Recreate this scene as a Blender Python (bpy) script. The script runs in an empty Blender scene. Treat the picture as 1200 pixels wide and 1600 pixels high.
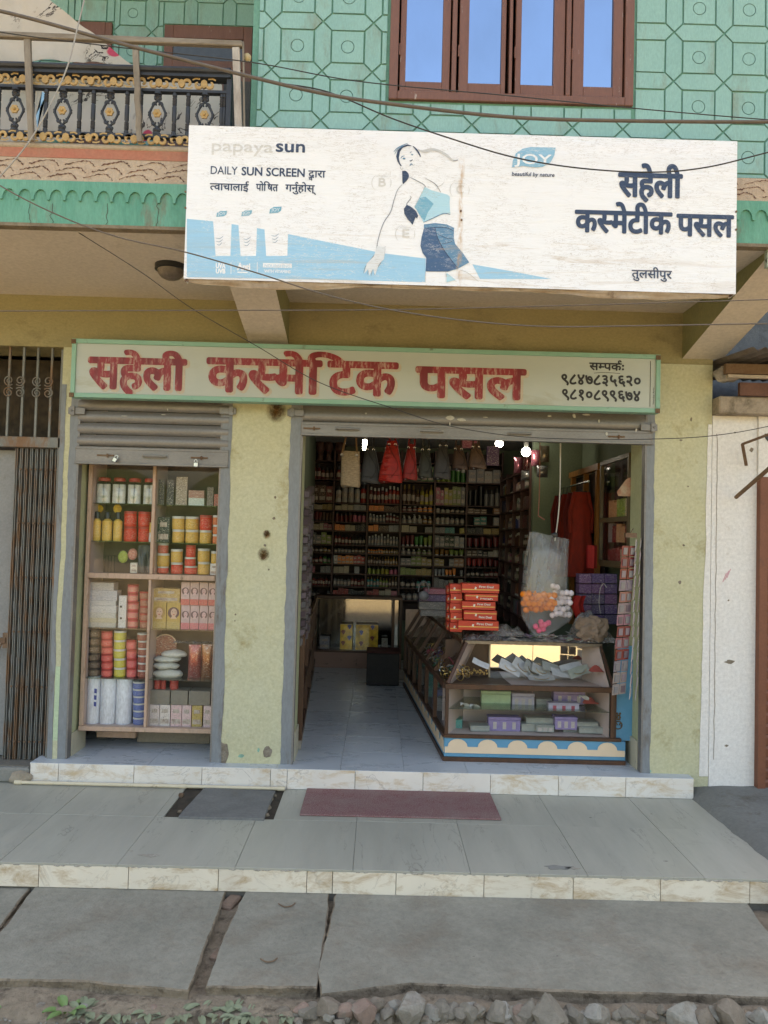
import bpy, bmesh, math, random
from mathutils import Vector, Matrix, noise
from mathutils.geometry import tessellate_polygon
random.seed(7)
R = math.radians
sc = bpy.context.scene
C = sc.collection
# ------------------------------------------------------------------ camera
F, DIST, EYE = 1180.0, 4.92, 1.5
PITCH, ROLL, YAW = R(1.94), R(1.5), R(0.35)
fw = Vector((math.sin(YAW)*math.cos(PITCH), math.cos(YAW)*math.cos(PITCH), math.sin(PITCH)))
r0 = Vector((math.cos(YAW), -math.sin(YAW), 0)); u0 = r0.cross(fw)
rt = r0*math.cos(ROLL) + u0*math.sin(ROLL); up = -r0*math.sin(ROLL) + u0*math.cos(ROLL)
EYEP = Vector((0, -DIST, EYE))
cd = bpy.data.cameras.new('camera'); cam = bpy.data.objects.new('camera', cd); C.objects.link(cam)
cam.matrix_world = Matrix((( rt.x, up.x, -fw.x, EYEP.x), (rt.y, up.y, -fw.y, EYEP.y), (rt.z, up.z, -fw.z, EYEP.z), (0, 0, 0, 1)))
cd.sensor_fit = 'VERTICAL'; cd.sensor_height = 24; cd.lens = 24*F/1600
cd.clip_start = 0.05; cd.clip_end = 3000
sc.camera = cam
# ------------------------------------------------------------------ light
SUN_EL, SUN_AZ = 53, 4      # degrees; the sun stands behind the building, the street front is in open shade
w = bpy.data.worlds.new('World'); sc.world = w; w.use_nodes = True
nt = w.node_tree; nt.nodes.clear()
sky = nt.nodes.new('ShaderNodeTexSky'); sky.sky_type = 'NISHITA'; sky.sun_disc = False
sky.sun_elevation = R(SUN_EL); sky.sun_rotation = R(SUN_AZ); sky.air_density = 1.2; sky.dust_density = 4.5; sky.ozone_density = 1.0
bg = nt.nodes.new('ShaderNodeBackground'); bg.inputs[1].default_value = 0.15
wo = nt.nodes.new('ShaderNodeOutputWorld'); nt.links.new(sky.outputs[0], bg.inputs[0]); nt.links.new(bg.outputs[0], wo.inputs[0])
sl = bpy.data.lights.new('sun', 'SUN'); sl.energy = 3.2; sl.angle = R(0.5); sl.color = (1, .93, .82)
so = bpy.data.objects.new('sun', sl); C.objects.link(so)
sd = Vector((math.sin(R(SUN_AZ))*math.cos(R(SUN_EL)), math.cos(R(SUN_AZ))*math.cos(R(SUN_EL)), math.sin(R(SUN_EL))))
so.rotation_euler = sd.to_track_quat('Z', 'Y').to_euler(); so.location = (0, 10, 20)
sc.view_settings.view_transform = 'Standard'; sc.view_settings.look = 'None'
sc.view_settings.use_white_balance = True; sc.view_settings.white_balance_temperature = 8300; sc.view_settings.white_balance_tint = 12
sc.view_settings.exposure = 2.15; sc.view_settings.gamma = 1; sc.view_settings.use_curve_mapping = False

# ------------------------------------------------------------------ positions read from the photograph (1200x1600)
def ray(px, py): return (fw*F + rt*(px-600) + up*(800-py)).normalized()
def P(px, py, Y):
    d = ray(px, py); return EYEP + d*((Y+DIST)/d.y)
def G(px, py, z):
    d = ray(px, py); return EYEP + d*((z-EYE)/d.z)
def PX(px, py, X):
    d = ray(px, py); return EYEP + d*(X/d.x)
# ------------------------------------------------------------------ materials
MATS = {}
def rgb(c): return (c[0], c[1], c[2], 1)
class NT:
    def __init__(s, name):
        s.m = bpy.data.materials.new(name); s.m.use_nodes = True; s.t = s.m.node_tree; s.t.nodes.clear()
        s.out = s.n('ShaderNodeOutputMaterial')
    def n(s, k, **kw):
        x = s.t.nodes.new(k)
        for a, b in kw.items():
            if a.startswith('i_'): x.inputs[a[2:].replace('_', ' ')].default_value = b
            else: setattr(x, a, b)
        return x
    def l(s, a, b): s.t.links.new(a, b)
    def coord(s, scale=(1, 1, 1), rnd=True, kind='Object'):
        tc = s.n('ShaderNodeTexCoord'); v = tc.outputs[kind]
        if rnd:
            oi = s.n('ShaderNodeObjectInfo'); mu = s.n('ShaderNodeMath', operation='MULTIPLY'); mu.inputs[1].default_value = 13.7
            s.l(oi.outputs['Random'], mu.inputs[0])
            ad = s.n('ShaderNodeVectorMath', operation='ADD'); s.l(v, ad.inputs[0]); s.l(mu.outputs[0], ad.inputs[1]); v = ad.outputs[0]
        mp = s.n('ShaderNodeMapping'); mp.inputs['Scale'].default_value = scale; s.l(v, mp.inputs['Vector'])
        return mp.outputs[0]
    def noise(s, v, scale, detail=5, rough=.6, dist=0):
        x = s.n('ShaderNodeTexNoise'); x.inputs['Scale'].default_value = scale; x.inputs['Detail'].default_value = detail
        x.inputs['Roughness'].default_value = rough; x.inputs['Distortion'].default_value = dist; s.l(v, x.inputs['Vector']); return x.outputs[0]
    def ramp(s, f, a, b, lo=0., hi=1.):
        x = s.n('ShaderNodeMapRange'); x.inputs[1].default_value = a; x.inputs[2].default_value = b
        x.inputs[3].default_value = lo; x.inputs[4].default_value = hi; s.l(f, x.inputs[0]); return x.outputs[0]
    def math(s, op, a, b):
        x = s.n('ShaderNodeMath', operation=op)
        for i, q in enumerate((a, b)):
            if isinstance(q, (int, float)): x.inputs[i].default_value = q
            elif q is not None: s.l(q, x.inputs[i])
        return x.outputs[0]
    def mix(s, f, a, b, mode='MIX'):
        x = s.n('ShaderNodeMix', data_type='RGBA', blend_type=mode)
        if isinstance(f, (int, float)): x.inputs[0].default_value = f
        else: s.l(f, x.inputs[0])
        for i, q in ((6, a), (7, b)):
            if isinstance(q, tuple): x.inputs[i].default_value = rgb(q)
            else: s.l(q, x.inputs[i])
        return x.outputs[2]
    def principled(s, col, rough=.6, metal=0., spec=.5, bump=None, bstr=.3, bdist=.01, trans=0., **kw):
        p = s.n('ShaderNodeBsdfPrincipled')
        if isinstance(col, tuple): p.inputs['Base Color'].default_value = rgb(col)
        else: s.l(col, p.inputs['Base Color'])
        if isinstance(rough, (int, float)): p.inputs['Roughness'].default_value = rough
        else: s.l(rough, p.inputs['Roughness'])
        p.inputs['Metallic'].default_value = metal; p.inputs['Specular IOR Level'].default_value = spec
        if trans: p.inputs['Transmission Weight'].default_value = trans
        if bump is not None:
            b = s.n('ShaderNodeBump'); b.inputs['Strength'].default_value = bstr; b.inputs['Distance'].default_value = bdist
            s.l(bump, b.inputs['Height']); s.l(b.outputs[0], p.inputs['Normal'])
        s.l(p.outputs[0], s.out.inputs[0]); return p
def mat(name, c1, c2=None, scale=4, rough=.65, bump=.25, bscale=60, bdist=.004, dirt=None, dlo=.58, dhi=.72, dscale=2.5, metal=0., spec=.4,
        stretch=(1, 1, 1), chips=None, clo=.66, cscale=18, rnd=True):
    if name in MATS: return MATS[name]
    s = NT(name); v = s.coord(stretch, rnd)
    c2 = c2 or tuple(x*.8 for x in c1)
    n1 = s.noise(v, scale, 6, .65)
    col = s.mix(s.ramp(n1, .3, .7), c1, c2)
    nf = s.noise(v, bscale, 4, .7)
    if chips:
        nc = s.noise(v, cscale, 5, .7, .4); col = s.mix(s.ramp(nc, clo, clo+.02), col, chips)
    if dirt:
        nd = s.noise(v, dscale, 8, .72, .3); col = s.mix(s.ramp(nd, dlo, dhi), col, dirt)
    col = s.mix(s.ramp(nf, .3, .7, 0, .22), col, (0, 0, 0), 'MIX') if bump > .15 else col
    s.principled(col, s.ramp(n1, .2, .8, rough-.08, min(1, rough+.1)), metal, spec, nf, bump, bdist)
    MATS[name] = s.m; return s.m
def plain(name, c, rough=.5, metal=0., spec=.5):
    if name in MATS: return MATS[name]
    s = NT(name); v = s.coord()
    col = s.mix(s.ramp(s.noise(v, 25, 4), .35, .7), c, tuple(x*.78 for x in c))
    s.principled(col, rough, metal, spec); MATS[name] = s.m; return s.m
def objcol(name, rough=.35, spec=.5, vary=.25, metal=0., printed=False):
    """goods: the body's colour is the object's own colour; printed adds small blocks of unreadable print"""
    if name in MATS: return MATS[name]
    s = NT(name); oi = s.n('ShaderNodeObjectInfo'); v = s.coord(kind='Generated')
    dk = s.mix(vary, oi.outputs['Color'], (0.02, .015, .01))
    col = s.mix(s.ramp(s.noise(v, 9, 5), .35, .65), oi.outputs['Color'], dk)
    if printed:
        vv = s.coord((3, 3, 14), kind='Generated'); n = s.noise(vv, 2.6, 3, .8)
        col = s.mix(s.ramp(n, .575, .60, 0, .7), col, (.75, .7, .62)); n2 = s.noise(s.coord((5, 5, 20), kind='Generated'), 2.2, 2, .8)
        col = s.mix(s.ramp(n2, .59, .61, 0, .7), col, (.04, .03, .04))
    s.principled(col, rough, metal, spec); MATS[name] = s.m; return s.m
def glass(name, tint=(.93, .95, .94), refl=.10, rough=.02, dust=.0):
    if name in MATS: return MATS[name]
    s = NT(name); tr = s.n('ShaderNodeBsdfTransparent'); tr.inputs[0].default_value = rgb(tint)
    gl = s.n('ShaderNodeBsdfGlossy'); gl.inputs['Roughness'].default_value = rough; gl.inputs[0].default_value = (1, 1, 1, 1)
    lw = s.n('ShaderNodeLayerWeight'); lw.inputs[0].default_value = .5
    f = s.math('ADD', s.math('MULTIPLY', s.math('POWER', lw.outputs['Facing'], 5.), .85), refl)
    m = s.n('ShaderNodeMixShader'); s.l(f, m.inputs[0]); s.l(tr.outputs[0], m.inputs[1]); s.l(gl.outputs[0], m.inputs[2]); o = m.outputs[0]
    if dust:
        df = s.n('ShaderNodeBsdfDiffuse'); df.inputs[0].default_value = (.45, .43, .38, 1); m2 = s.n('ShaderNodeMixShader')
        s.l(s.ramp(s.noise(s.coord(), 5, 6, .7), .4, .75, dust*.3, dust), m2.inputs[0]); s.l(o, m2.inputs[1]); s.l(df.outputs[0], m2.inputs[2]); o = m2.outputs[0]
    s.l(o, s.out.inputs[0]); MATS[name] = s.m; return s.m
def film(name, c, opac=.3, spec=.25, wr=14):
    """thin crinkled plastic"""
    if name in MATS: return MATS[name]
    s = NT(name); v = s.coord((1, 1, .35)); n = s.noise(v, wr, 6, .75, .6)
    b = s.n('ShaderNodeBump'); b.inputs['Strength'].default_value = .9; b.inputs['Distance'].default_value = .03; s.l(n, b.inputs['Height'])
    tr = s.n('ShaderNodeBsdfTransparent'); df = s.n('ShaderNodeBsdfDiffuse'); df.inputs[0].default_value = rgb(c)
    tl = s.n('ShaderNodeBsdfTranslucent'); tl.inputs[0].default_value = rgb(c); gl = s.n('ShaderNodeBsdfGlossy'); gl.inputs['Roughness'].default_value = .18
    for q in (df, tl, gl): s.l(b.outputs[0], q.inputs['Normal'])
    a = s.n('ShaderNodeMixShader'); a.inputs[0].default_value = .4; s.l(df.outputs[0], a.inputs[1]); s.l(tl.outputs[0], a.inputs[2])
    a2 = s.n('ShaderNodeMixShader'); s.l(s.ramp(n, .35, .7, opac*.5, min(1, opac*1.7)), a2.inputs[0]); s.l(tr.outputs[0], a2.inputs[1]); s.l(a.outputs[0], a2.inputs[2])
    a3 = s.n('ShaderNodeMixShader'); a3.inputs[0].default_value = spec; s.l(a2.outputs[0], a3.inputs[1]); s.l(gl.outputs[0], a3.inputs[2])
    s.l(a3.outputs[0], s.out.inputs[0]); MATS[name] = s.m; return s.m
def marble(name, base, vein, vs=2.2, rough=.22, stretch=(1, 1, 1), stain=None, slo=.55, width=.012, dist=1.2):
    if name in MATS: return MATS[name]
    s = NT(name); v = s.coord(stretch)
    n = s.noise(v, vs, 7, .6, dist); a = s.math('ABSOLUTE', s.math('SUBTRACT', n, .5), None)
    veins = s.math('MULTIPLY', s.ramp(a, 0, width, 1, 0), s.ramp(s.noise(v, vs*.8, 3), .42, .62))
    c = s.mix(s.ramp(s.noise(v, vs*.7, 5), .35, .7), base, tuple(x*.86 for x in base))
    c = s.mix(s.math('MULTIPLY', veins, .75), c, vein)
    if stain:
        st = s.noise(s.coord((1, 1, 2.5)), 5, 8, .75, .5); c = s.mix(s.ramp(st, slo, slo+.17, 0, .85), c, stain)
    nb = s.noise(v, 40, 4); s.principled(c, s.ramp(s.noise(v, 6, 6, .7), .3, .7, rough, rough+.25), 0, .5, nb, .05, .002)
    MATS[name] = s.m; return s.m

teal = mat('teal wall paint', (.195, .395, .375), (.245, .455, .43), 1.6, .6, .25, 90, .003, dirt=(.19, .25, .20), dlo=.53, dhi=.72, dscale=3.0, stretch=(1.6, 1, .5), chips=(.33, .38, .33), clo=.74, cscale=22)
teal_trim = mat('teal trim paint', (.19, .39, .31), (.24, .44, .36), 6, .5, .15, 70, .002, dirt=(.12, .14, .10), dlo=.6, dhi=.75, dscale=9)
band_teal = mat('green band paint', (.075, .29, .215), (.14, .38, .295), 5, .65, .4, 50, .005, dirt=(.17, .15, .11), dlo=.56, dhi=.72, dscale=4, stretch=(2, 1, .5))
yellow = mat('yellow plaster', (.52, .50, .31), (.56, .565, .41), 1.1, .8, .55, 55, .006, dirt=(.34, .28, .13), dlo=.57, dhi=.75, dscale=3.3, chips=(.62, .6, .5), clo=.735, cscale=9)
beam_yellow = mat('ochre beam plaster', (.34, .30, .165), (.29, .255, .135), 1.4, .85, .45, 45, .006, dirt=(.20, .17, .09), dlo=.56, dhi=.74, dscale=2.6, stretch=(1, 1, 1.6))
beige = mat('beige soffit paint', (.68, .62, .545), (.60, .545, .475), 1.0, .85, .3, 40, .005, dirt=(.24, .19, .14), dlo=.60, dhi=.8, dscale=1.7)
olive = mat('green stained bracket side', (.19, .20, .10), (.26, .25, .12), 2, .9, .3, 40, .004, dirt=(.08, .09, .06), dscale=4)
greywash = mat('blue grey edge paint', (.195, .22, .24), (.24, .26, .275), 4, .6, .3, 60, .003, dirt=(.13, .10, .075), dlo=.55, dhi=.68, dscale=5, stretch=(1, 1, .3), chips=(.4, .39, .32), clo=.72)
zig_beige = mat('beige textured plaster', (.46, .36, .28), (.52, .42, .33), 4, .9, .7, 60, .01, dirt=(.32, .22, .16), dlo=.6, dhi=.75)
terra = mat('terracotta band paint', (.44, .15, .10), (.40, .20, .14), 6, .8, .3, 50, .004, dirt=(.28, .20, .15), dlo=.55, dhi=.75, dscale=5)
zig_dark = mat('dark zigzag scoring', (.16, .06, .04), (.09, .07, .06), 20, .9, .4, 60, .003)
drip = mat('dirty drip edge', (.15, .12, .08), (.28, .23, .17), 12, .95, .6, 60, .01)
lip = mat('balcony lip plaster', (.47, .40, .32), (.36, .3, .24), 8, .8, .4, 60, .004, dirt=(.17, .14, .11), dscale=9)
brownpaint = mat('brown window paint', (.19, .085, .058), (.16, .07, .05), 6, .45, .2, 60, .002, chips=(.36, .30, .27), clo=.665, cscale=26, stretch=(2.5, 1, .35))
darkwood = mat('dark varnished wood', (.11, .05, .028), (.06, .03, .018), 8, .4, .2, 70, .002, stretch=(1, 1, .3), chips=(.25, .17, .11), clo=.70, cscale=22)
pinkwood = mat('pinkish painted wood', (.56, .38, .29), (.48, .34, .25), 12, .5, .2, 60, .002, dirt=(.24, .16, .10), dlo=.58, dhi=.68, dscale=14, stretch=(1, 1, .4))
greywood = mat('weathered grey wood', (.30, .265, .22), (.17, .14, .11), 14, .9, .6, 90, .004, stretch=(1, 1, .25))
greywoodh = mat('weathered grey wood rail', (.30, .265, .22), (.17, .14, .11), 14, .9, .6, 90, .004, stretch=(.25, 1, 1))
steel = mat('weathered shutter steel', (.255, .245, .235), (.20, .195, .19), 4, .45, .2, 80, .002, metal=.35, dirt=(.22, .15, .10), dlo=.6, dhi=.75, dscale=4, stretch=(.6, 1, 2))
gatesteel = mat('grey blue gate steel', (.21, .225, .22), (.15, .16, .155), 6, .55, .3, 80, .003, metal=.2, dirt=(.20, .115, .065), dlo=.46, dhi=.60, dscale=7, stretch=(1, 1, .4))
doorsheet = mat('grey sheet door', (.27, .28, .28), (.23, .235, .24), 2, .6, .35, 70, .003, dirt=(.17, .16, .15), dscale=6)
rust = mat('rusty iron', (.14, .075, .045), (.22, .15, .10), 18, .85, .5, 90, .003)
blackiron = mat('black cast iron', (.022, .026, .035), (.04, .045, .055), 12, .45, .3, 90, .003, dirt=(.12, .10, .08), dlo=.62, dhi=.8, dscale=10)
gold = mat('gold paint', (.50, .33, .13), (.38, .24, .09), 22, .5, .3, 90, .002)
concrete = mat('grey concrete', (.30, .30, .275), (.24, .235, .21), 2.2, .9, .55, 70, .006, dirt=(.20, .17, .13), dlo=.57, dhi=.75, dscale=3, chips=(.42, .41, .38), clo=.735, cscale=30)
slabm = mat('drain slab concrete', (.315, .30, .245), (.22, .21, .17), 2.6, .92, .9, 38, .009, dirt=(.23, .20, .155), dlo=.50, dhi=.68, dscale=3.0, chips=(.15, .13, .10), clo=.685, cscale=30)
neighbour = mat('rough grey cement wall', (.17, .19, .22), (.13, .145, .165), 2, .9, .6, 30, .01, dirt=(.09, .095, .10), dlo=.5, dhi=.66, dscale=3)
earthside = mat('earthy broken concrete', (.31, .25, .18), (.20, .16, .115), 12, .95, .9, 40, .015, dirt=(.09, .07, .05), dlo=.52, dhi=.66, dscale=14)
dirtm = mat('damp dirt', (.235, .19, .135), (.17, .14, .10), 3, .95, .8, 50, .012, dirt=(.085, .066, .048), dlo=.5, dhi=.68, dscale=6, chips=(.27, .23, .18), clo=.70, cscale=60)
sand = mat('dry sandy ground', (.36, .285, .165), (.30, .24, .15), .5, .95, .6, 12, .03, dirt=(.30, .235, .15), dlo=.55, dhi=.7, dscale=.4)
whitewash = mat('white limewash', (.80, .79, .77), (.74, .72, .69), 1.2, .85, .4, 45, .006, dirt=(.42, .34, .26), dlo=.62, dhi=.8, dscale=2.4, chips=(.22, .18, .14), clo=.745, cscale=9)
redshutter = mat('red brown shutter paint', (.23, .085, .045), (.19, .07, .04), 5, .55, .25, 60, .003, dirt=(.13, .055, .035), dlo=.55, dhi=.7, dscale=6)
tilewhite = marble('white marble riser tile', (.76, .72, .66), (.33, .30, .28), 3.0, .3, stain=(.52, .38, .22), slo=.50)
tilelow = marble('stained marble riser tile', (.78, .70, .57), (.33, .28, .22), 2.6, .35, stain=(.44, .30, .16), slo=.48)
tileshop = marble('bluish marble floor tile', (.50, .54, .58), (.25, .28, .31), 1.6, .2, stretch=(.6, 1.4, 1))
tileplat = marble('grey green platform tile', (.385, .375, .315), (.18, .17, .145), 3.2, .3, stretch=(2.2, .38, 1), width=.009, dist=.6, stain=(.27, .26, .22), slo=.62)
grout = mat('dark grout', (.20, .185, .155), None, 20, .95, .3)
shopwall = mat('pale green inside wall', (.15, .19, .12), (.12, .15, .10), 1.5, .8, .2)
revealgreen = mat('pale green reveal paint', (.46, .50, .31), (.40, .43, .27), 2, .75, .35, 60, .004, dirt=(.26, .24, .16), dlo=.58, dhi=.74, dscale=5, stretch=(1, 1, .4))
shelfwood = mat('dark red brown shelf board', (.075, .03, .022), (.05, .022, .018), 8, .45, .15)
shelfback = plain('shelf back board', (.05, .028, .022), .7)
bluepaint = mat('bright blue counter paint', (.095, .30, .46), (.07, .25, .40), 6, .45, .12, 80, .001, dirt=(.10, .17, .20), dlo=.62, dhi=.78, dscale=7)
creampaint = mat('cream counter paint', (.72, .56, .40), (.66, .51, .36), 6, .5, .12, 80, .001, dirt=(.4, .3, .2), dlo=.66, dhi=.8, dscale=8)
pinkboard = mat('pale pink board', (.56, .44, .40), (.50, .39, .36), 4, .5, .12, 60, .001, dirt=(.33, .24, .2), dlo=.6, dhi=.8)
cablem = plain('black cable rubber', (.025, .023, .022), .55)
cable2 = plain('grey brown cable', (.11, .09, .075), .6)
chrome = plain('bright steel', (.6, .6, .6), .25, 1.)
brass = plain('gilt metal', (.75, .52, .22), .3, 1.)
white = plain('white plastic', (.75, .75, .73), .4)
black = plain('black plastic', (.015, .015, .016), .4)
paperw = plain('white card', (.72, .72, .70), .7)
grime = mat('black grime', (.03, .025, .02), (.09, .07, .05), 15, .95, .6)
clearglass = glass('clear display glass', tint=(.97, .98, .97), refl=.03, dust=.004)
counterglass = glass('counter glass', tint=(.97, .98, .97), refl=.03, dust=.012)
PL = objcol('glossy coloured plastic'); PR = objcol('printed carton', .45, .4, .2, 0, True)
SOFT = objcol('matt coloured cloth', .85, .2, .35); FOIL = objcol('coloured foil', .25, .6, .3, .6, True)
LEATHER = objcol('coloured leather', .5, .2, .35)
film_clear = film('clear plastic bag', (.62, .63, .64), .10, .10, 9)
film_grey = film('grey crinkled plastic', (.52, .52, .53), .42, .22, 20)
film_pack = film('clear pack film', (.75, .75, .75), .10, .06, 30)

# ------------------------------------------------------------------ mesh building
class MB:
    def __init__(s): s.v = []; s.f = []; s.mi = []; s.cur = 0
    def add(s, vs, fs):
        b = len(s.v); s.v += [Vector(p) for p in vs]
        for f in fs: s.f.append([b+i for i in f]); s.mi.append(s.cur)
        return s
    def box(s, x0, x1, y0, y1, z0, z1):
        return s.add([(x, y, z) for z in (z0, z1) for y in (y0, y1) for x in (x0, x1)],
                     [(0, 2, 3, 1), (4, 5, 7, 6), (0, 1, 5, 4), (2, 6, 7, 3), (0, 4, 6, 2), (1, 3, 7, 5)])
    def hexa(s, a):  # 8 corners: 4 bottom ccw, 4 top ccw
        return s.add(a, [(3, 2, 1, 0), (4, 5, 6, 7), (0, 1, 5, 4), (1, 2, 6, 5), (2, 3, 7, 6), (3, 0, 4, 7)])
    def bar(s, a, b, w, h, upv=(0, 0, 1)):
        a = Vector(a); b = Vector(b); d = (b-a).normalized(); u = Vector(upv)
        sx = d.cross(u)
        if sx.length < 1e-4: sx = d.cross(Vector((0, 1, 0)))
        sx.normalize(); u = sx.cross(d).normalized(); q = [(-w/2, -h/2), (w/2, -h/2), (w/2, h/2), (-w/2, h/2)]
        return s.add([p+sx*i+u*j for p in (a, b) for i, j in q], [(0, 1, 2, 3), (7, 6, 5, 4), (0, 4, 5, 1), (1, 5, 6, 2), (2, 6, 7, 3), (3, 7, 4, 0)])
    def prism(s, pts, o, ux, uz, depth):
        """polygon pts (u,v) in the plane o+ux*u+uz*v, facing n=ux x uz, extruded back by depth"""
        ux = Vector(ux); uz = Vector(uz); o = Vector(o); n = ux.cross(uz).normalized()
        k = len(pts); fr = [o+ux*a+uz*b for a, b in pts]; bk = [p-n*depth for p in fr]
        tri = tessellate_polygon([[Vector((a, b, 0)) for a, b in pts]])
        area = sum(pts[i][0]*pts[(i+1) % k][1]-pts[(i+1) % k][0]*pts[i][1] for i in range(k)); fs = []
        for t in tri:
            a2 = (pts[t[1]][0]-pts[t[0]][0])*(pts[t[2]][1]-pts[t[0]][1])-(pts[t[2]][0]-pts[t[0]][0])*(pts[t[1]][1]-pts[t[0]][1])
            if abs(a2) < 1e-14: continue
            t = tuple(t) if a2 > 0 else tuple(reversed(t)); fs.append(t)
            if depth: fs.append(tuple(reversed([i+k for i in t])))
        if depth:
            for i in range(k):
                j = (i+1) % k; fs.append((i, i+k, j+k, j) if area > 0 else (i, j, j+k, i+k))
            return s.add(fr+bk, fs)
        return s.add(fr, fs)
    def flat(s, pts3):
        return s.add(pts3, [tuple(range(len(pts3)))])
    def tube(s, pts, r, n=8, cap=True):
        pts = [Vector(p) for p in pts]; k = len(pts); vs = []; prev = None
        for i, p in enumerate(pts):
            d = (pts[min(i+1, k-1)]-pts[max(i-1, 0)]).normalized()
            a = prev if prev is not None else (Vector((0, 0, 1)) if abs(d.z) < .9 else Vector((1, 0, 0)))
            x = (a - d*a.dot(d)).normalized(); prev = x; y = d.cross(x); rr = r[i] if isinstance(r, (list, tuple)) else r
            vs += [p + x*(rr*math.cos(2*math.pi*j/n)) + y*(rr*math.sin(2*math.pi*j/n)) for j in range(n)]
        fs = [(i*n+j, i*n+(j+1) % n, (i+1)*n+(j+1) % n, (i+1)*n+j) for i in range(k-1) for j in range(n)]
        if cap: fs += [tuple(reversed(range(n))), tuple((k-1)*n+j for j in range(n))]
        return s.add(vs, fs)
    def lathe(s, prof, c=(0, 0, 0), n=12, sx=1, sy=1):
        """prof: (radius, z) from bottom to top"""
        c = Vector(c); k = len(prof)
        vs = [c+Vector((r*sx*math.cos(2*math.pi*j/n), r*sy*math.sin(2*math.pi*j/n), z)) for r, z in prof for j in range(n)]
        fs = [(i*n+j, i*n+(j+1) % n, (i+1)*n+(j+1) % n, (i+1)*n+j) for i in range(k-1) for j in range(n)]
        fs += [tuple(reversed(range(n))), tuple((k-1)*n+j for j in range(n))]
        return s.add(vs, fs)
    def grid(s, fn, nu, nv):
        vs = [fn(i/nu, j/nv) for j in range(nv+1) for i in range(nu+1)]
        return s.add(vs, [(j*(nu+1)+i, j*(nu+1)+i+1, (j+1)*(nu+1)+i+1, (j+1)*(nu+1)+i) for j in range(nv) for i in range(nu)])
    def strip(s, pts, wd, o, ux, uz, lift=0):
        """flat stroke of width wd along 2D pts"""
        k = len(pts); L = []; Rr = []
        for i in range(k):
            a = pts[max(i-1, 0)]; b = pts[min(i+1, k-1)]; dx, dy = b[0]-a[0], b[1]-a[1]; l = math.hypot(dx, dy) or 1
            w_ = (wd[i] if isinstance(wd, (list, tuple)) else wd)/2
            L.append((pts[i][0]-dy/l*w_, pts[i][1]+dx/l*w_)); Rr.append((pts[i][0]+dy/l*w_, pts[i][1]-dx/l*w_))
        o = Vector(o); ux = Vector(ux); uz = Vector(uz); n = ux.cross(uz).normalized()
        vs = [o+ux*a+uz*b+n*lift for a, b in L]+[o+ux*a+uz*b+n*lift for a, b in Rr]
        return s.add(vs, [(k+i, k+i+1, i+1, i) for i in range(k-1)])
    def ball(s, c, r, nu=10, nv=7, jit=0, sc_=(1, 1, 1)):
        c = Vector(c)
        def f(u, v):
            a = 2*math.pi*u; b = math.pi*(v-.5); d = Vector((math.cos(a)*math.cos(b), math.sin(a)*math.cos(b), math.sin(b)))
            q = 1+(jit*noise.noise(d*1.7+c*9) if jit else 0); return c+Vector((d.x*sc_[0], d.y*sc_[1], d.z*sc_[2]))*r*q
        return s.grid(f, nu, nv)
    def build(s, name, m, parent=None, org=None, smooth=0, label=None, cat=None, group=None, kind=None, bevel=0, merge=False):
        ms = m if isinstance(m, (list, tuple)) else [m]
        if parent is not None: org_ = parent_world(parent)
        elif org is not None: org_ = Vector(org)
        else:
            xs = [p.x for p in s.v]; ys = [p.y for p in s.v]; org_ = Vector(((min(xs)+max(xs))/2, (min(ys)+max(ys))/2, min(p.z for p in s.v)))
        me = bpy.data.meshes.new(name); me.from_pydata([p-org_ for p in s.v], [], s.f)
        for q in ms: me.materials.append(q)
        if len(ms) > 1: me.polygons.foreach_set('material_index', s.mi)
        if merge or bevel:
            bm = bmesh.new(); bm.from_mesh(me)
            if merge: bmesh.ops.remove_doubles(bm, verts=bm.verts, dist=1e-5)
            if bevel:
                es = [e for e in bm.edges if len(e.link_faces) == 2 and e.calc_face_angle(0) > .5]
                bmesh.ops.bevel(bm, geom=es, offset=bevel, segments=1, affect='EDGES', profile=.5)
            bm.to_mesh(me); bm.free()
        if smooth:
            me.polygons.foreach_set('use_smooth', [True]*len(me.polygons)); me.set_sharp_from_angle(angle=R(smooth))
        o = bpy.data.objects.new(name, me); C.objects.link(o)
        if parent is not None: o.parent = parent
        else: o.location = org_
        tag(o, label, cat, group, kind); return o
def parent_world(p):
    v = Vector((0, 0, 0))
    while p is not None: v += Vector(p.location); p = p.parent
    return v
def tag(o, label=None, cat=None, group=None, kind=None):
    if label: o['label'] = label
    if cat: o['category'] = cat
    if group: o['group'] = group
    if kind: o['kind'] = kind
def thing(name, loc, label, cat, group=None):
    o = bpy.data.objects.new(name, None); C.objects.link(o); o.location = loc; o.empty_display_size = .05; tag(o, label, cat, group); return o
def structure(name, mb, m, **kw): return mb.build(name, m, kind='structure', org=(0, 0, 0), **kw)
def clone(o, parent=None, loc=None, label=None, col=None):
    c = o.copy(); C.objects.link(c); c.parent = parent
    if loc is not None: c.location = loc
    if label: c['label'] = label
    if col: c.color = col
    for ch in KIDS.get(o.name, None) or list(o.children): clone(ch, c)
    return c
KIDS = {}
def setcol(o, c): o.color = (c[0], c[1], c[2], 1)
def spline(pts, n=8):
    out = []; k = len(pts)
    for i in range(k-1):
        p0 = pts[max(i-1, 0)]; p1 = pts[i]; p2 = pts[i+1]; p3 = pts[min(i+2, k-1)]
        for j in range(n):
            t = j/n; out.append(tuple(.5*((2*b)+(-a+c)*t+(2*a-5*b+4*c-d)*t*t+(-a+3*b-3*c+d)*t**3) for a, b, c, d in zip(p0, p1, p2, p3)))
    out.append(tuple(pts[-1])); return out
ORD = ['first', 'second', 'third', 'fourth', 'fifth', 'sixth', 'seventh', 'eighth', 'ninth', 'tenth', 'eleventh', 'twelfth', 'thirteenth', 'fourteenth', 'fifteenth', 'sixteenth', 'seventeenth', 'eighteenth']

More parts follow.
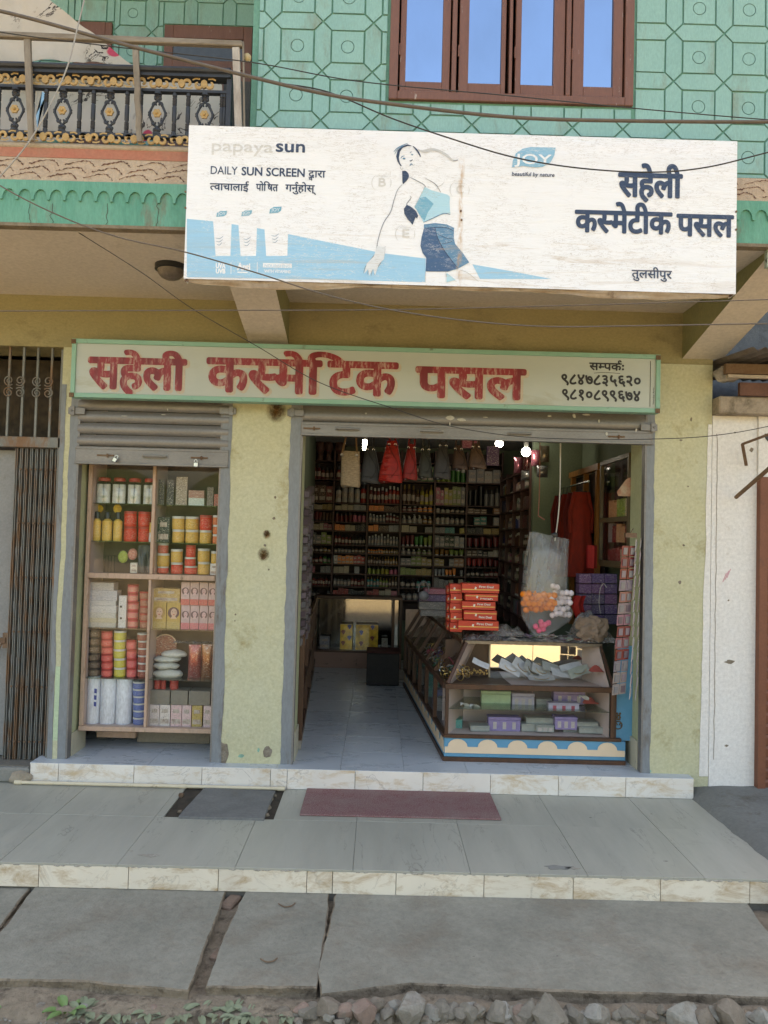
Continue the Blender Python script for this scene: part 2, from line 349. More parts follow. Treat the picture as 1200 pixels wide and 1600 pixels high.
# ------------------------------------------------------------------ lettering
GL = {}
def load_glyphs(chars):
    objs = []
    def T(t):
        c = bpy.data.curves.new('glyph', 'FONT'); c.body = t; c.size = 1; c.resolution_u = 3
        o = bpy.data.objects.new('glyph', c); C.objects.link(o); return o
    todo = [(ch, T(ch), T(ch+'।')) for ch in chars]; ref = T('।')
    bpy.context.view_layer.update(); dg = bpy.context.evaluated_depsgraph_get()
    mx = lambda o: max(p[0] for p in o.bound_box)
    rm = mx(ref)
    for ch, a, b in todo:
        ae = a.evaluated_get(dg); me = ae.to_mesh()
        GL[ch] = ([(v.co.x, v.co.y) for v in me.vertices], [tuple(p.vertices) for p in me.polygons], mx(b)-rm); ae.to_mesh_clear()
    for ch, a, b in todo:
        for o in (a, b): c = o.data; bpy.data.objects.remove(o); bpy.data.curves.remove(c)
    c = ref.data; bpy.data.objects.remove(ref); bpy.data.curves.remove(c)
def half(ch):
    v, f, adv = GL[ch]; x1 = max(p[0] for p in v)-.185; bm = bmesh.new(); bv = [bm.verts.new((a, b, 0)) for a, b in v]
    for q in f:
        try: bm.faces.new([bv[i] for i in q])
        except ValueError: pass
    bmesh.ops.bisect_plane(bm, geom=bm.verts[:]+bm.edges[:]+bm.faces[:], plane_co=(x1, 0, 0), plane_no=(1, 0, 0), clear_outer=True)
    bm.verts.index_update(); r_ = ([(p.co.x, p.co.y) for p in bm.verts], [tuple(q.index for q in g.verts) for g in bm.faces], x1-.012); bm.free(); return r_
def reph():
    pts = spline([(-.13, .63), (-.20, .72), (-.18, .84), (-.07, .86), (-.02, .76)], 4); m = MB(); m.strip(pts, .055, (0, 0, 0), (1, 0, 0), (0, 1, 0))
    return ([(p.x, p.y) for p in m.v], [tuple(f) for f in m.f], 0)
ALL = 'सहेलीकमटिपर्काचइईतोषितगनुसस्मदवबः०१२३४५६७८९ू' + 'papayasun DAILYSUNSCREENJOYbeautifulbynatureBCEUVAUVBAntiNOURISHINGWITHVITAMINSHotDealFirstNandipArts.MilshZ0'
load_glyphs(sorted(set(ALL)-{' '}))
for h_ in 'समतव': GL['½'+h_] = half(h_)
GL['reph'] = reph(); GL[' '] = ([], [], .28)
def subva():
    v, f, a = GL['व']; return ([(x*.62-.50, y*.5-.30) for x, y in v], f, 0)
GL['subva'] = subva()
def toks(s):
    out = []; i = 0
    while i < len(s):
        if s[i] == '½': out.append(s[i:i+2]); i += 2
        elif s[i] == '^': out.append('reph'); i += 1
        elif s[i] == '~': out.append('subva'); i += 1
        else: out.append(s[i]); i += 1
    return out
def twidth(s, track=0): return sum(GL[t][2]+track for t in toks(s))
def letter(mb, s, o, ux, uz, width, hgt, ref='स', bold=0, track=0, copies=8, slant=0, jitter=0, layer=3e-5, top=1.):
    """s fitted to width, height of the ref glyph = hgt; o = left end of the base line"""
    o = Vector(o); ux = Vector(ux).normalized(); uz = Vector(uz).normalized(); n = ux.cross(uz)
    sx = width/max(twidth(s, track), .01); sz = hgt/(.622 if ref == 'स' else max(p[1] for p in GL[ref][0])); x = 0; k = 0
    sh = [(0, 0)]+([(bold*math.cos(2*math.pi*i/copies), bold*math.sin(2*math.pi*i/copies)) for i in range(copies)] if bold else [])
    for t in toks(s):
        v, f, adv = GL[t]; v = [(a, b if b < .64 else .64+(b-.64)*top) for a, b in v] if top != 1 else v; jz = random.uniform(-jitter, jitter)
        for dx, dz in sh:
            k += 1
            mb.add([o+ux*((x+a+b*slant)*sx+dx)+uz*(b*sz+dz+jz)+n*(k % 40*layer) for a, b in v], f)
        x += adv+track
    return mb
XU, ZU = Vector((1, 0, 0)), Vector((0, 0, 1))

def fence_jit(a, amp, sc_=6): return amp*noise.noise(Vector((a*sc_, 3.1, 7.7)))

# ================================================================== GROUND
YP = .08                       # plane of the piers
m = MB()
def gf(u, v):
    x = -9+18*u; y = -6.0+4.7*v; z = -.316+.012*noise.noise(Vector((x*2.2, y*2.2, 0)))+.012*noise.noise(Vector((x*9, y*9, 4)))
    return Vector((x, y, z - (.02 if y < -3.5 else 0)))
m.grid(gf, 150, 56); structure('dirt_ground', m, dirtm, smooth=60)
m = MB(); m.flat([(-900, -900, -.35), (900, -900, -.35), (900, 900, -.35), (-900, 900, -.35)]); structure('ground', m, sand)
m = MB()
def bk(u, v):
    x = -40+80*u; y = -24+9*v; h = math.sin(math.pi*min(1, v*1.0))*1.1*(.7+.5*noise.noise(Vector((x*.25, y*.4, 1))))
    return Vector((x, y, -.5+h+.12*noise.noise(Vector((x, y, 3)))))
m.grid(bk, 90, 14); structure('sandy_bank', m, sand, smooth=60)

m = MB()
def tl(u, v):
    x = -70+140*u; h = math.sin(math.pi*v)*(4.6+1.8*noise.noise(Vector((x*.16, 1, 1)))+.9*noise.noise(Vector((x*.7, v*3, 1)))); return Vector((x, -34+9*v+.8*noise.noise(Vector((x*.5, v*4, 2))), -.6+h))
m.grid(tl, 240, 16); structure('unseen_treeline', m, mat('unseen foliage', (.05, .085, .03), (.09, .13, .045), 1.2, .9, .8, 4, .2))  # added out of view to dim glass reflections and ground bounce

# ---- raised tiled platform in front of the shop
ZPL, ZSL, YPF = -.13, -.25, -1.15
m = MB(); m.box(-5.2, 2.95, YPF, 0, -.5, ZPL-.008); plat = structure('platform', m, grout)
XS = [P(px, 1350, YPF).x for px in (0, 182, 367, 549, 730, 915, 1100)]; tw = (XS[-1]-XS[0])/6
hx0, hx1 = G(272, 1255, ZPL).x-.0, G(434, 1255, ZPL).x+.01; hy0, hy1 = G(350, 1281, ZPL).y, G(376, 1229, ZPL).y
def ptile(x0, x1, y0, y1):
    if x1-x0 < .01 or y1-y0 < .01: return
    m = MB(); dz = random.uniform(-.001, .001); m.box(x0+.0009, x1-.0009, y0+.0007, y1-.0007, ZPL-.012, ZPL+dz); m.build('tile', tileplat, plat, bevel=.001)
for i in range(-5, 12):
    x0 = XS[0]+i*tw
    if x0 > 2.6: break
    for y0, y1 in ((YPF-.014, -.53), (-.53, 0)):
        x1 = x0+tw
        if y1 > -.1 and x0 < hx1 and x1 > hx0:      # tiles cut round the drain opening
            ptile(x0, min(x1, hx0), y0, y1); ptile(max(x0, hx1), x1, y0, y1)
            ptile(max(x0, hx0), min(x1, hx1), hy1, y1); ptile(max(x0, hx0), min(x1, hx1), y0, hy0)
        else: ptile(x0, x1, y0, y1)
def riser(parent, xs, y, z0, z1, mt, over=.012):
    for a, b in zip(xs[:-1], xs[1:]):
        m = MB(); d = random.uniform(0, .002); m.box(a+.0015, b-.0015, y-over-d, y-.001, z0, z1); m.build('tile', mt, parent, bevel=.0015)
rx = [P(px, 1365, YPF).x for px in (-190, -60, 62, 202, 342, 480, 520, 619, 756, 895, 1031, 1170, 1300, 1420)]
riser(plat, [-4.2, -3.6, -3.0]+rx, YPF, ZSL+.002, ZPL-.012, tilelow)
m = MB()     # chipped mortar line along the platform edge
for i in range(90):
    x = random.uniform(-2.2, 2.4); m.ball((x, YPF-.012, ZPL-.012), random.uniform(.003, .008), 5, 4, .5, (2.6, .8, .6))
m.build('mortar_chips', mat('pale mortar', (.45, .42, .36), (.3, .27, .22), 30), plat, kind='stuff')

# drain opening with its loose cover plate
m = MB(); m.box(hx0, hx1, hy0, hy1, ZPL-.0105, ZPL-.0075); m.build('drain_hole', grime, plat)
pl = [G(278, 1276, ZPL+.012), G(412, 1279, ZPL+.012), G(430, 1236, ZPL+.012), G(319, 1231, ZPL+.012)]
m = MB(); a = []
for i in range(4):
    p, q = pl[i], pl[(i+1) % 4]
    for j in range(6): t = j/6; a.append(p.lerp(q, t)+Vector((random.uniform(-1, 1), random.uniform(-1, 1), 0))*.0025)
m.prism([(p.x, p.y) for p in a], (0, 0, ZPL+.014), (1, 0, 0), (0, 1, 0), .028)
m.build('drain_cover', mat('dark cement plate', (.21, .21, .20), (.15, .15, .145), 5, .85, .4, 60, .004, dirt=(.20, .18, .15), dscale=5), label='dark grey square cement cover over the drain opening in the tiled platform', cat='drain cover', bevel=.002)
for i, (px, py, r) in enumerate(((420, 1262, .018), (424, 1248, .014), (430, 1243, .012), (417, 1273, .016), (281, 1268, .014))):
    g = G(px, py, ZPL); m = MB(); m.ball((g.x, g.y, ZPL-.002), r, 8, 6, .5, (1, 1.2, .7))
    m.build('stone', earthside, smooth=50, label='small dirty pebble in the gap beside the dark drain cover', cat='stone', group='pebbles in the drain gap')
g = G(283, 1244, ZPL); m = MB(); m.box(g.x-.014, g.x+.014, g.y-.012, g.y+.012, ZPL, ZPL+.018); m.tube([g+Vector((.012*math.cos(t), -.013, .008+.012*math.sin(t))) for t in [i*.7 for i in range(10)]], .002, 6)
m.build('hinge_lug', rust, label='small rusty hinge lug at the left edge of the drain cover', cat='hinge', bevel=.002)

# ---- shop floor, ledge in front
XL0 = P(48, 1190, 0).x; XR0 = P(1083, 1225, 0).x
m = MB(); m.box(XL0, XR0, .0, 5.2, -.5, -.006); m.box(-5, XL0, .02, 5.2, -.5, -.03); floor = structure('shop_floor', m, grout)
riser(floor, [P(px, 1212, 0).x for px in (48, 92, 210, 316, 423, 449, 555, 661, 766, 872, 977, 1083)], 0, ZPL+.001, -.002, tilewhite)
fx = [P(px, 1195, .02).x for px in (532, 632, 734, 830, 929)]; ft = (fx[-1]-fx[0])/4
for i in range(-6, 6):
    for j in range(13):
        x0 = fx[0]+i*ft; y0 = -.012+(j*ft if j else 0); y1 = -.012+(j+1)*ft
        x1 = min(x0+ft, XR0); x0 = max(x0, XL0)
        if x1-x0 < .02: continue
        if y0 > 1.0 and (x1 < -1.0 or x0 > 1.6): continue
        m = MB(); m.box(x0+.001, x1-.001, y0+.001, y1-.001, -.012, 0); m.build('tile', tileshop, floor)
m = MB(); m.box(-5, XL0-.002, -.02, .3, ZPL+.001, -.035); 
m.build('concrete_step', concrete, label='worn grey concrete step below the folding gate at the left edge', cat='step', bevel=.012)
m = MB(); m.ball((XL0-.05, -.02, -.09), .06, 9, 7, .4, (1.2, .5, .7)); m.build('rubble_lump', mat('crumbled plaster', (.42, .36, .28), (.3, .25, .19), 12, .95, .8), label='crumbled plaster lump at the left end of the marble ledge', cat='rubble', smooth=40)
# pipe along the ledge
za = ZPL+.014; a = G(50, 1206, za); b = G(450, 1220, za); a.y = b.y = -.045
pvc = mat('cream plastic pipe', (.66, .58, .42), (.58, .5, .36), 9, .45, .1, dirt=(.35, .27, .18), dlo=.6, dhi=.7, dscale=12)
t = thing('drain_pipe', a, 'cream plastic pipe lying along the foot of the marble ledge', 'pipe')
m = MB(); m.tube([a, b], .011, 12); m.build('pipe', pvc, t, smooth=40)
for q in (.006, .62, .985):
    p = a.lerp(b, q); m = MB(); m.tube([p-Vector((.022, 0, 0)), p+Vector((.022, 0, 0))], .0145, 12); m.build('coupling', pvc, t, smooth=40)
for i, (px, py, r) in enumerate(((1041, 1346, .012), (1016, 1247, .02), (735, 1283, .006), (236, 1337, .05), (205, 1330, .012), (873, 1356, .07), (895, 1357, .035), (923, 1278, .008), (300, 1300, .006), (1018, 1272, .005), (620, 1310, .005))):
    g = G(px, py, ZPL); m = MB(); m.prism([(r*(1+.4*math.sin(k*2.1+px))*math.cos(k*.6), r*.35*(1+.3*math.sin(k*3+px))*math.sin(k*.6)) for k in range(10)], (g.x, g.y, ZPL+.0022), (1, 0, 0), (0, 1, 0), .001)
    m.build('cement_splash', MATS['pale mortar'] if i in (3, 4, 6) else concrete, plat)
# door mat
q = [G(468, 1275, ZPL), G(776, 1283, ZPL), G(757, 1232, ZPL), G(478, 1226, ZPL)]
x0, x1, y0, y1 = q[0].x+.0, q[2].x+.02, q[0].y, q[3].y; m = MB(); m.box(x0, x1, y0, y1, ZPL+.001, ZPL+.011)
dm = NT('speckled red mat'); v = dm.coord(); n = dm.noise(v, 260, 2, .6); n2 = dm.noise(v, 6, 5)
c = dm.mix(dm.ramp(n, .42, .6), (.20, .055, .06), (.36, .25, .235)); c = dm.mix(dm.ramp(n2, .4, .75, 0, .45), c, (.33, .28, .25)); dm.principled(c, .95, 0, .1, n, 1, .006)
m.build('door_mat', dm.m, label='speckled dull red door mat on the platform below the shop entrance', cat='door mat', bevel=.003)

# ---- drain slabs, one polygon each, on the ground side
def slab(px, label, th=.085, lift=0):
    pts = [G(a, b, ZSL+lift) for a, b in px]; o = []
    for i in range(len(pts)):
        p, q = pts[i], pts[(i+1) % len(pts)]; k = max(2, int((q-p).length/.035))
        for j in range(k):
            r_ = p.lerp(q, j/k); amp = .006; o.append(Vector((r_.x+amp*noise.noise(r_*14), r_.y+amp*noise.noise(r_*14+Vector((5, 5, 5))), ZSL+lift)))
    m = MB(); k = len(o); m.prism([(p.x, p.y) for p in o], (0, 0, ZSL+lift), (1, 0, 0), (0, 1, 0), 0)
    ctr = sum(o, Vector())/k; m.cur = 1; rows = [o]
    for h, out in ((.006, .006), (.03, .002), (.07, .008), (th, -.012)):
        rows.append([Vector((p.x, p.y, ZSL+lift-h))+(p-ctr).normalized()*(out+.007*noise.noise(p*25+Vector((0, 0, h*90)))) for p in o])
    for a, b in zip(rows[:-1], rows[1:]):
        m.add(a+b, [(i, i+k, (i+1) % k+k, (i+1) % k) for i in range(k)])
    return m.build('concrete_slab', [slabm, earthside], label=label, cat='slab', smooth=45, group='drain slabs along the platform')
slab([(-330, 1362), (57, 1371), (-3, 1449), (-85, 1545), (-500, 1545)], 'concrete slab cut off by the left edge of the photo', lift=-.008)
slab([(67, 1369), (357, 1377), (330, 1450), (293, 1546), (120, 1530), (-72, 1528), (8, 1449)], 'wide concrete slab at the left with a leafy weed before it')
slab([(388, 1383), (514, 1386), (508, 1450), (494, 1540), (323, 1540), (352, 1462)], 'narrow concrete slab with two curved wire lifting loops', lift=.001)
slab([(530, 1380), (850, 1392), (1160, 1402), (1192, 1448), (1290, 1560), (850, 1545), (640, 1535), (504, 1552), (497, 1520), (515, 1450)], 'very long concrete slab behind the rubble at the right', lift=.003)
slab([(1210, 1402), (1420, 1412), (1500, 1570), (1312, 1558), (1215, 1448)], 'concrete slab beyond the right edge, past the dark gap', lift=-.004)
for cx, cy, lb in ((448, 1414, 'upper'), (420, 1500, 'lower')):
    p0 = [G(cx-13, cy-2, ZSL+.002), G(cx-6, cy+2, ZSL+.006), G(cx, cy+3, ZSL+.007), G(cx+8, cy+1, ZSL+.006), G(cx+13, cy-3, ZSL+.002)]
    m = MB(); m.tube(spline([tuple(p) for p in p0], 4), .003, 6); m.build('lifting_loop', rust, label=lb+' curved rusty wire loop set in the narrow concrete slab', cat='wire loop')
# earth shelf under the slabs
m = MB()
def es(u, v):
    x = -3.4+7.4*u; y = -1.15-.96*v; z = -.288+.02*noise.noise(Vector((x*7, y*7, 9)))-(.03 if v > .93 else 0)
    if v > .99: z = -.36
    return Vector((x, y+.025*noise.noise(Vector((x*5, 0, 1))), z))
m.grid(es, 150, 26); structure('earth_shelf', m, earthside, smooth=70)
brickm = mat('old brick', (.27, .18, .13), (.21, .15, .11), 10, .95, .6, 60, .006, dirt=(.22, .19, .16), dscale=9)
for px, py, L, lb in ((360, 1410, .13, 'worn brick end upright in the gap between the slabs'), (346, 1490, .10, 'second brick half buried lower in the slab gap')):
    g = G(px, py, ZSL-.03); m = MB(); m.box(g.x-.033, g.x+.033, g.y-L/2, g.y+L/2, g.z-.07, g.z+.012); o = m.build('brick', brickm, label=lb, cat='brick', bevel=.008); o.rotation_euler.z = R(-16)
g = G(313, 1531, ZSL-.07); m = MB(); m.ball((g.x, g.y, g.z), .028, 12, 9, .2, (1, .9, .8)); m.build('stone', mat('grey pebble', (.16, .14, .125), (.12, .11, .10), 9, .8), smooth=60, label='round grey pebble low in the gap between the two left slabs', cat='stone')

# ================================================================== THE BUILDING
bld = thing('shop_building', (0, YP, 0), 'two storey shop building, teal above with yellow green piers below', 'building')
ZSO = 3.055                                            # soffit
ZBM = P(600, 556, YP).z                                # under side of the beam
XFR = P(1111, 800, YP).x; YB = 5.2
def part(name, mb, m_, parent=None, **kw): return mb.build(name, m_, parent or bld, **kw)
xg = {k: P(px, 900, YP).x for k, px in dict(a=85, b=92, c=100, d=113, e=118, f=340, g=355, h=447, i=463, j=1008, k=1020).items()}
PT = .30                                               # thickness of the piers
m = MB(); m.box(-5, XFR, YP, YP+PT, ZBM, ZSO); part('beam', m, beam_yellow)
m = MB(); m.box(xg['a'], xg['d'], YP, YP+PT, 0, ZBM-.001); part('pier', m, yellow, label='narrow left pier between folding gate and window case')
m = MB(); m.box(xg['f'], xg['i'], YP, YP+PT, 0, ZBM-.001); part('pier', m, yellow, label='wide middle pier')
m = MB(); m.box(xg['j'], XFR, YP, YP+PT, -.14, ZBM-.001); part('pier', m, yellow, label='right hand pier')
m = MB()     # inner reveals of the openings, own paint
for x, s_ in ((xg['d'], 1), (xg['f'], -1), (xg['i'], 1), (xg['j'], -1)):
    m = MB(); m.box(min(x, x+s_*.004), max(x, x+s_*.004), YP+.065, YP+PT+.003, 0, ZBM-.01); part('reveal', m, revealgreen)

# painted grey edges with a wavy border, sheets proud of the plaster
def painted(px0, px1, side, z0, z1, wavy, y=YP-.003):
    m = MB(); x0 = xg[px0] if isinstance(px0, str) else px0; x1 = xg[px1] if isinstance(px1, str) else px1; n = 60; a = []; b = []
    for i in range(n+1):
        z = z0+(z1-z0)*i/n; j = wavy*(noise.noise(Vector((z*4, x0*5, 2)))+.5*noise.noise(Vector((z*23, x0, 5))))
        a.append((x0+(j if side in 'lb' else 0), z)); b.append((x1+(j if side in 'rb' else 0), z))
    m.prism(a[::-1]+b if False else b+a[::-1], (0, y, 0), XU, ZU, .0025); return part('painted_edge', m, greywash)
painted('a', 'b', 'r', 0, ZBM-.25, .010); painted('c', 'd', 'l', 0, ZBM-.25, .010)
painted('f', 'g', 'r', 0, ZBM-.25, .012); painted('h', 'i', 'l', 0, ZBM-.25, .014); painted('j', 'k', 'r', 0, ZBM-.25, .010)
m = MB(); m.box(xg['c']-.028, xg['c']+.002, YP-.005, YP-.0005, .12, .6); part('fresh_paint_drip', m, mat('pale green paint smear', (.50, .62, .42), (.42, .55, .38), 9, .7, .2))
# broken plaster patches and holes on the piers
broken = mat('broken plaster', (.18, .14, .105), (.33, .29, .23), 30, .95, .9, 80, .012)
holes = [(347, 1178, .045, .075), (418, 1175, .030, .036), (432, 637, .020, .016), (428, 810, .010, .010), (417, 833, .017, .018), (414, 852, .009, .009), (411, 871, .013, .014), (430, 777, .008, .009), (420, 890, .006, .006),
         (1062, 910, .010, .012), (1075, 760, .006, .006), (1068, 852, .008, .007), (1018, 910, .012, .035), (1064, 688, .010, .006), (1069, 852, .004, .004), (368, 960, .006, .006), (367, 970, .004, .005), (1080, 655, .006, .014)]
for px, py, rx_, rz in holes:
    p = P(px, py, YP); m = MB(); n = 14; pts = []
    for i in range(n):
        a = 2*math.pi*i/n; q = 1+.35*noise.noise(Vector((math.cos(a)*2+px, math.sin(a)*2, py))); pts.append((math.cos(a)*rx_*q, math.sin(a)*rz*q))
    m.prism(pts, (p.x, YP-.002, p.z), XU, ZU, .0015); part('plaster_break', m, broken)
for px, py, rx_, rz in ((377, 1181, .02, .012), (404, 1172, .008, .014), (1015, 1205, .012, .01)):
    p = P(px, py, YP); m = MB(); m.prism([(math.cos(i*.7)*rx_*(1+.3*math.sin(i*3)), math.sin(i*.7)*rz) for i in range(9)], (p.x, YP-.002, p.z), XU, ZU, .0015); part('old_paint_spot', m, teal_trim)
sootm = NT('soot stain'); v = sootm.coord(rnd=False); ln = sootm.n('ShaderNodeVectorMath', operation='LENGTH'); sootm.l(v, ln.inputs[0])
al = sootm.math('MULTIPLY', sootm.ramp(ln.outputs['Value'], .01, .085, .85, 0), sootm.ramp(sootm.noise(v, 28, 5, .7), .25, .6))
bs = sootm.n('ShaderNodeBsdfDiffuse'); bs.inputs[0].default_value = (.11, .055, .02, 1); tr = sootm.n('ShaderNodeBsdfTransparent'); mx_ = sootm.n('ShaderNodeMixShader')
sootm.l(al, mx_.inputs[0]); sootm.l(tr.outputs[0], mx_.inputs[1]); sootm.l(bs.outputs[0], mx_.inputs[2]); sootm.l(mx_.outputs[0], sootm.out.inputs[0])
for px, py, q in ((432, 642, .85), (412, 866, .5), (417, 835, .34)):       # burnt stains round the old cable holes
    p = P(px, py, YP); m = MB(); m.prism([(.1*math.cos(i*.4), .1*math.sin(i*.4)) for i in range(16)], (0, 0, 0), XU, ZU, .001)
    me_o = m.build('soot_stain', sootm.m, bld); me_o.location = Vector((p.x, YP-.004-.001*q, p.z))-Vector(bld.location); me_o.data.transform(Matrix.Translation(Vector(bld.location))); me_o.scale = (q, 1, q*1.15)
# door lining tiles at the foot of the right reveal
m = MB(); m.box(xg['j']-.018, xg['j']-.005, YP+.07, YP+PT, .0, .19); part('skirting_tile', m, mat('cream skirting tile', (.50, .47, .36), (.42, .39, .3), 8, .4, .1))
m = MB(); m.box(xg['i']+.005, xg['i']+.016, YP+.07, YP+PT, .0, .19); part('skirting_tile', m, MATS['cream skirting tile'])
m = MB(); m.box(xg['d']+.005, xg['d']+.016, YP+.07, YP+PT, .0, .15); part('skirting_tile', m, MATS['cream skirting tile'])
# slab with soffit and fascia bands
YF = -1.09
zb = {k: P(150, y, YF).z for k, y in dict(bot=351, teal=285, zig=248, terra=233, lip=221).items()}
XT0 = P(393, 120, -1.05).x; XB1 = XFR+.12
m = MB(); m.box(-5, XB1, YF+.05, YB, ZSO, zb['lip']-.02); part('floor_slab', m, beige)
m = MB(); m.box(-5, XB1+.002, YF, YF+.049, zb['bot'], zb['teal']); fb = part('green_band', m, band_teal)
m = MB(); m.box(-5, XB1+.004, YF-.004, YF+.05, zb['bot']-.018, zb['bot']-.001); part('drip_edge', m, drip)
p = .0805; x = P(2, 330, YF).x-30*p; zt = P(150, 303, YF).z; zc = P(150, 312, YF).z; pts = [(-5, zb['teal']-.001), ]
xs_ = []
k = int((XB1-x)/p); m = MB(); n = 8
for i in range(k):       # scalloped upper strip, proud of the band
    cx = x+(i+.5)*p; rr = p/2-.006
    if cx+p/2 < -5 or cx > XB1: continue
    low = [(cx-p/2, zc-.012), (cx-rr, zc-.012)]+[(cx-rr*math.cos(math.pi*j/n), zc-.010+(zt-zc+.012)*1.25*math.sin(math.pi*j/n)) for j in range(n+1)]+[(cx+rr, zc-.012), (cx+p/2, zc-.012)]
    m.prism(low+[(cx+p/2, zb['teal']-.002), (cx-p/2, zb['teal']-.002)], (0, YF-.011, 0), XU, ZU, .0105)
part('scalloped_trim', m, band_teal, fb)
m = MB()
for px, a in ((47, .0), (82, .3), (168, -.2), (247, .2)):      # hairline cracks
    p0 = P(px, 318, YF); pts = [(p0.x+.02*noise.noise(Vector((px, j*.6, 0))), p0.z-j*.016) for j in range(9)]
    m.strip(pts, .0025, (0, YF-.0015, 0), XU, ZU)
part('crack', m, grime, fb)
m = MB(); m.box(-5, XB1+.001, YF+.004, YF+.05, zb['teal']+.001, zb['zig']); zg = part('textured_band', m, zig_beige)
m = MB(); m.box(-5, XT0-.002, YF+.002, YF+.05, zb['zig']+.001, zb['terra']); part('terracotta_band', m, terra)
m = MB(); m.tube([(-5, YF+.012, zb['terra']+.014), (XT0-.002, YF+.012, zb['terra']+.014)], .017, 12); m.box(-5, XT0-.004, YF+.012, 0, zb['terra']+.001, zb['terra']+.024); part('balcony_lip', m, lip, smooth=40)
px_m = 1/309.
m = MB()
for row, (dy, ox, dk) in enumerate(((0, 0, 0), (11, -14, 0), (21, -28, 1))):
    for i in range(-6, 36):
        x0 = P(45, 260, YF).x+(i*57+ox-row*0)*px_m; z0 = zb['zig']-.033-dy*px_m
        if x0 > XB1-.2: continue
        pts = spline([(x0, z0), (x0+15*px_m, z0+4*px_m), (x0+31*px_m, z0+7*px_m), (x0+40*px_m, z0+5*px_m), (x0+47*px_m, z0-2*px_m)], 7)
        pts = [(a+random.uniform(-.002, .002), b+random.uniform(-.004, .003)) for a, b in pts]; ww = [random.choice((.0015, .005, .008, .003)) for _ in pts]
        m.strip(pts, ww, (0, YF+.002, 0), XU, ZU)
part('scored_zigzag', m, zig_dark, zg)
# brackets under the slab
def bracket(x0, x1, yend, zw, zend, lab):
    y0 = YP; m = MB(); m.cur = 0
    m.add([(x0, y0, zw), (x1, y0, zw), (x1, yend, zend), (x0, yend, zend)], [(0, 3, 2, 1)])
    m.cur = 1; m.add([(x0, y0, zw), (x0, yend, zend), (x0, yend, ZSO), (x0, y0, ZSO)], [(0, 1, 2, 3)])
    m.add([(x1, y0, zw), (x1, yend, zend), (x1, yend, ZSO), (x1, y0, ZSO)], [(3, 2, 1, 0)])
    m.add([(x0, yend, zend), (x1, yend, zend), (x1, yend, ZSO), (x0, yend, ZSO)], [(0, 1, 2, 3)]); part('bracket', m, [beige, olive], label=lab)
bxa = P(389, 535, YP).x; bxb = P(451, 535, YP).x; zw = P(420, 537, YP).z
bracket(bxa, bxb, -1.03, zw, ZSO-.03, 'bracket above the hand painted sign')
bxa = P(1066, 560, YP).x; bxb = P(1128, 562, YP).x
bracket(bxa, bxb, -1.03, P(1090, 561, YP).z, ZSO-.03, 'bracket at the right corner of the building')
m = MB(); q = P(1190, 410, -1.03); m.box(bxa-.02, bxb+.02, -1.06, -1.031, ZSO-.10, ZSO-.001); part('bracket_end', m, mat('pale flaking green', (.42, .5, .42), (.25, .3, .2), 12, .9, .5, chips=(.1, .1, .07), clo=.6))

# ---- upper front wall with raised plaster panels
YW = -1.05
wx0, wx1 = P(608, 120, YW).x, P(988, 140, YW).x; wzb = P(800, 163, YW).z; ZT = 5.75
zw0 = zb['terra']-.0; zw0 = zb['zig']+.001
m = MB(); m.box(XT0, wx0, YW+.0, YW+.2, zw0, ZT); m.box(wx1, XB1-.02, YW, YW+.2, zw0, ZT); m.box(wx0+.0001, wx1-.0001, YW, YW+.2, zw0, wzb); m.box(wx0+.0001, wx1-.0001, YW, YW+.2, wzb+1.35, ZT)
m.box(XB1-.22, XB1-.021, YW+.2, YB, zw0, ZT); m.box(XT0, XT0+.15, YW+.2, YP, zw0, ZT)
teal_dark = mat('teal groove paint', (.11, .28, .22), (.13, .32, .26), 3, .8, .3, 60, .003)
uw = part('upper_wall', m, teal_dark)
def clip(poly, nx, nz, d):
    out = []
    for i in range(len(poly)):
        a, b = poly[i], poly[(i+1) % len(poly)]; da = a[0]*nx+a[1]*nz-d; db = b[0]*nx+b[1]*nz-d
        if da <= 0: out.append(a)
        if da*db < 0: t = da/(da-db); out.append((a[0]+(b[0]-a[0])*t, a[1]+(b[1]-a[1])*t))
    return out
def area(p): return abs(sum(p[i][0]*p[(i+1) % len(p)][1]-p[(i+1) % len(p)][0]*p[i][1] for i in range(len(p))))/2
def inset(poly, d):
    s_ = 1 if sum(poly[i][0]*poly[(i+1) % len(poly)][1]-poly[(i+1) % len(poly)][0]*poly[i][1] for i in range(len(poly))) > 0 else -1
    k = len(poly); o = []
    for i in range(k):
        a, b, c = Vector(poly[i-1]), Vector(poly[i]), Vector(poly[(i+1) % k]); e1 = (b-a); e2 = (c-b)
        if e1.length < 1e-6 or e2.length < 1e-6: continue
        e1.normalize(); e2.normalize(); n1 = Vector((-e1.y, e1.x))*s_; n2 = Vector((-e2.y, e2.x))*s_; bi = (n1+n2); q = 1+n1.dot(n2)
        o.append(tuple(b+bi*(d/max(q, .35))))
    return o
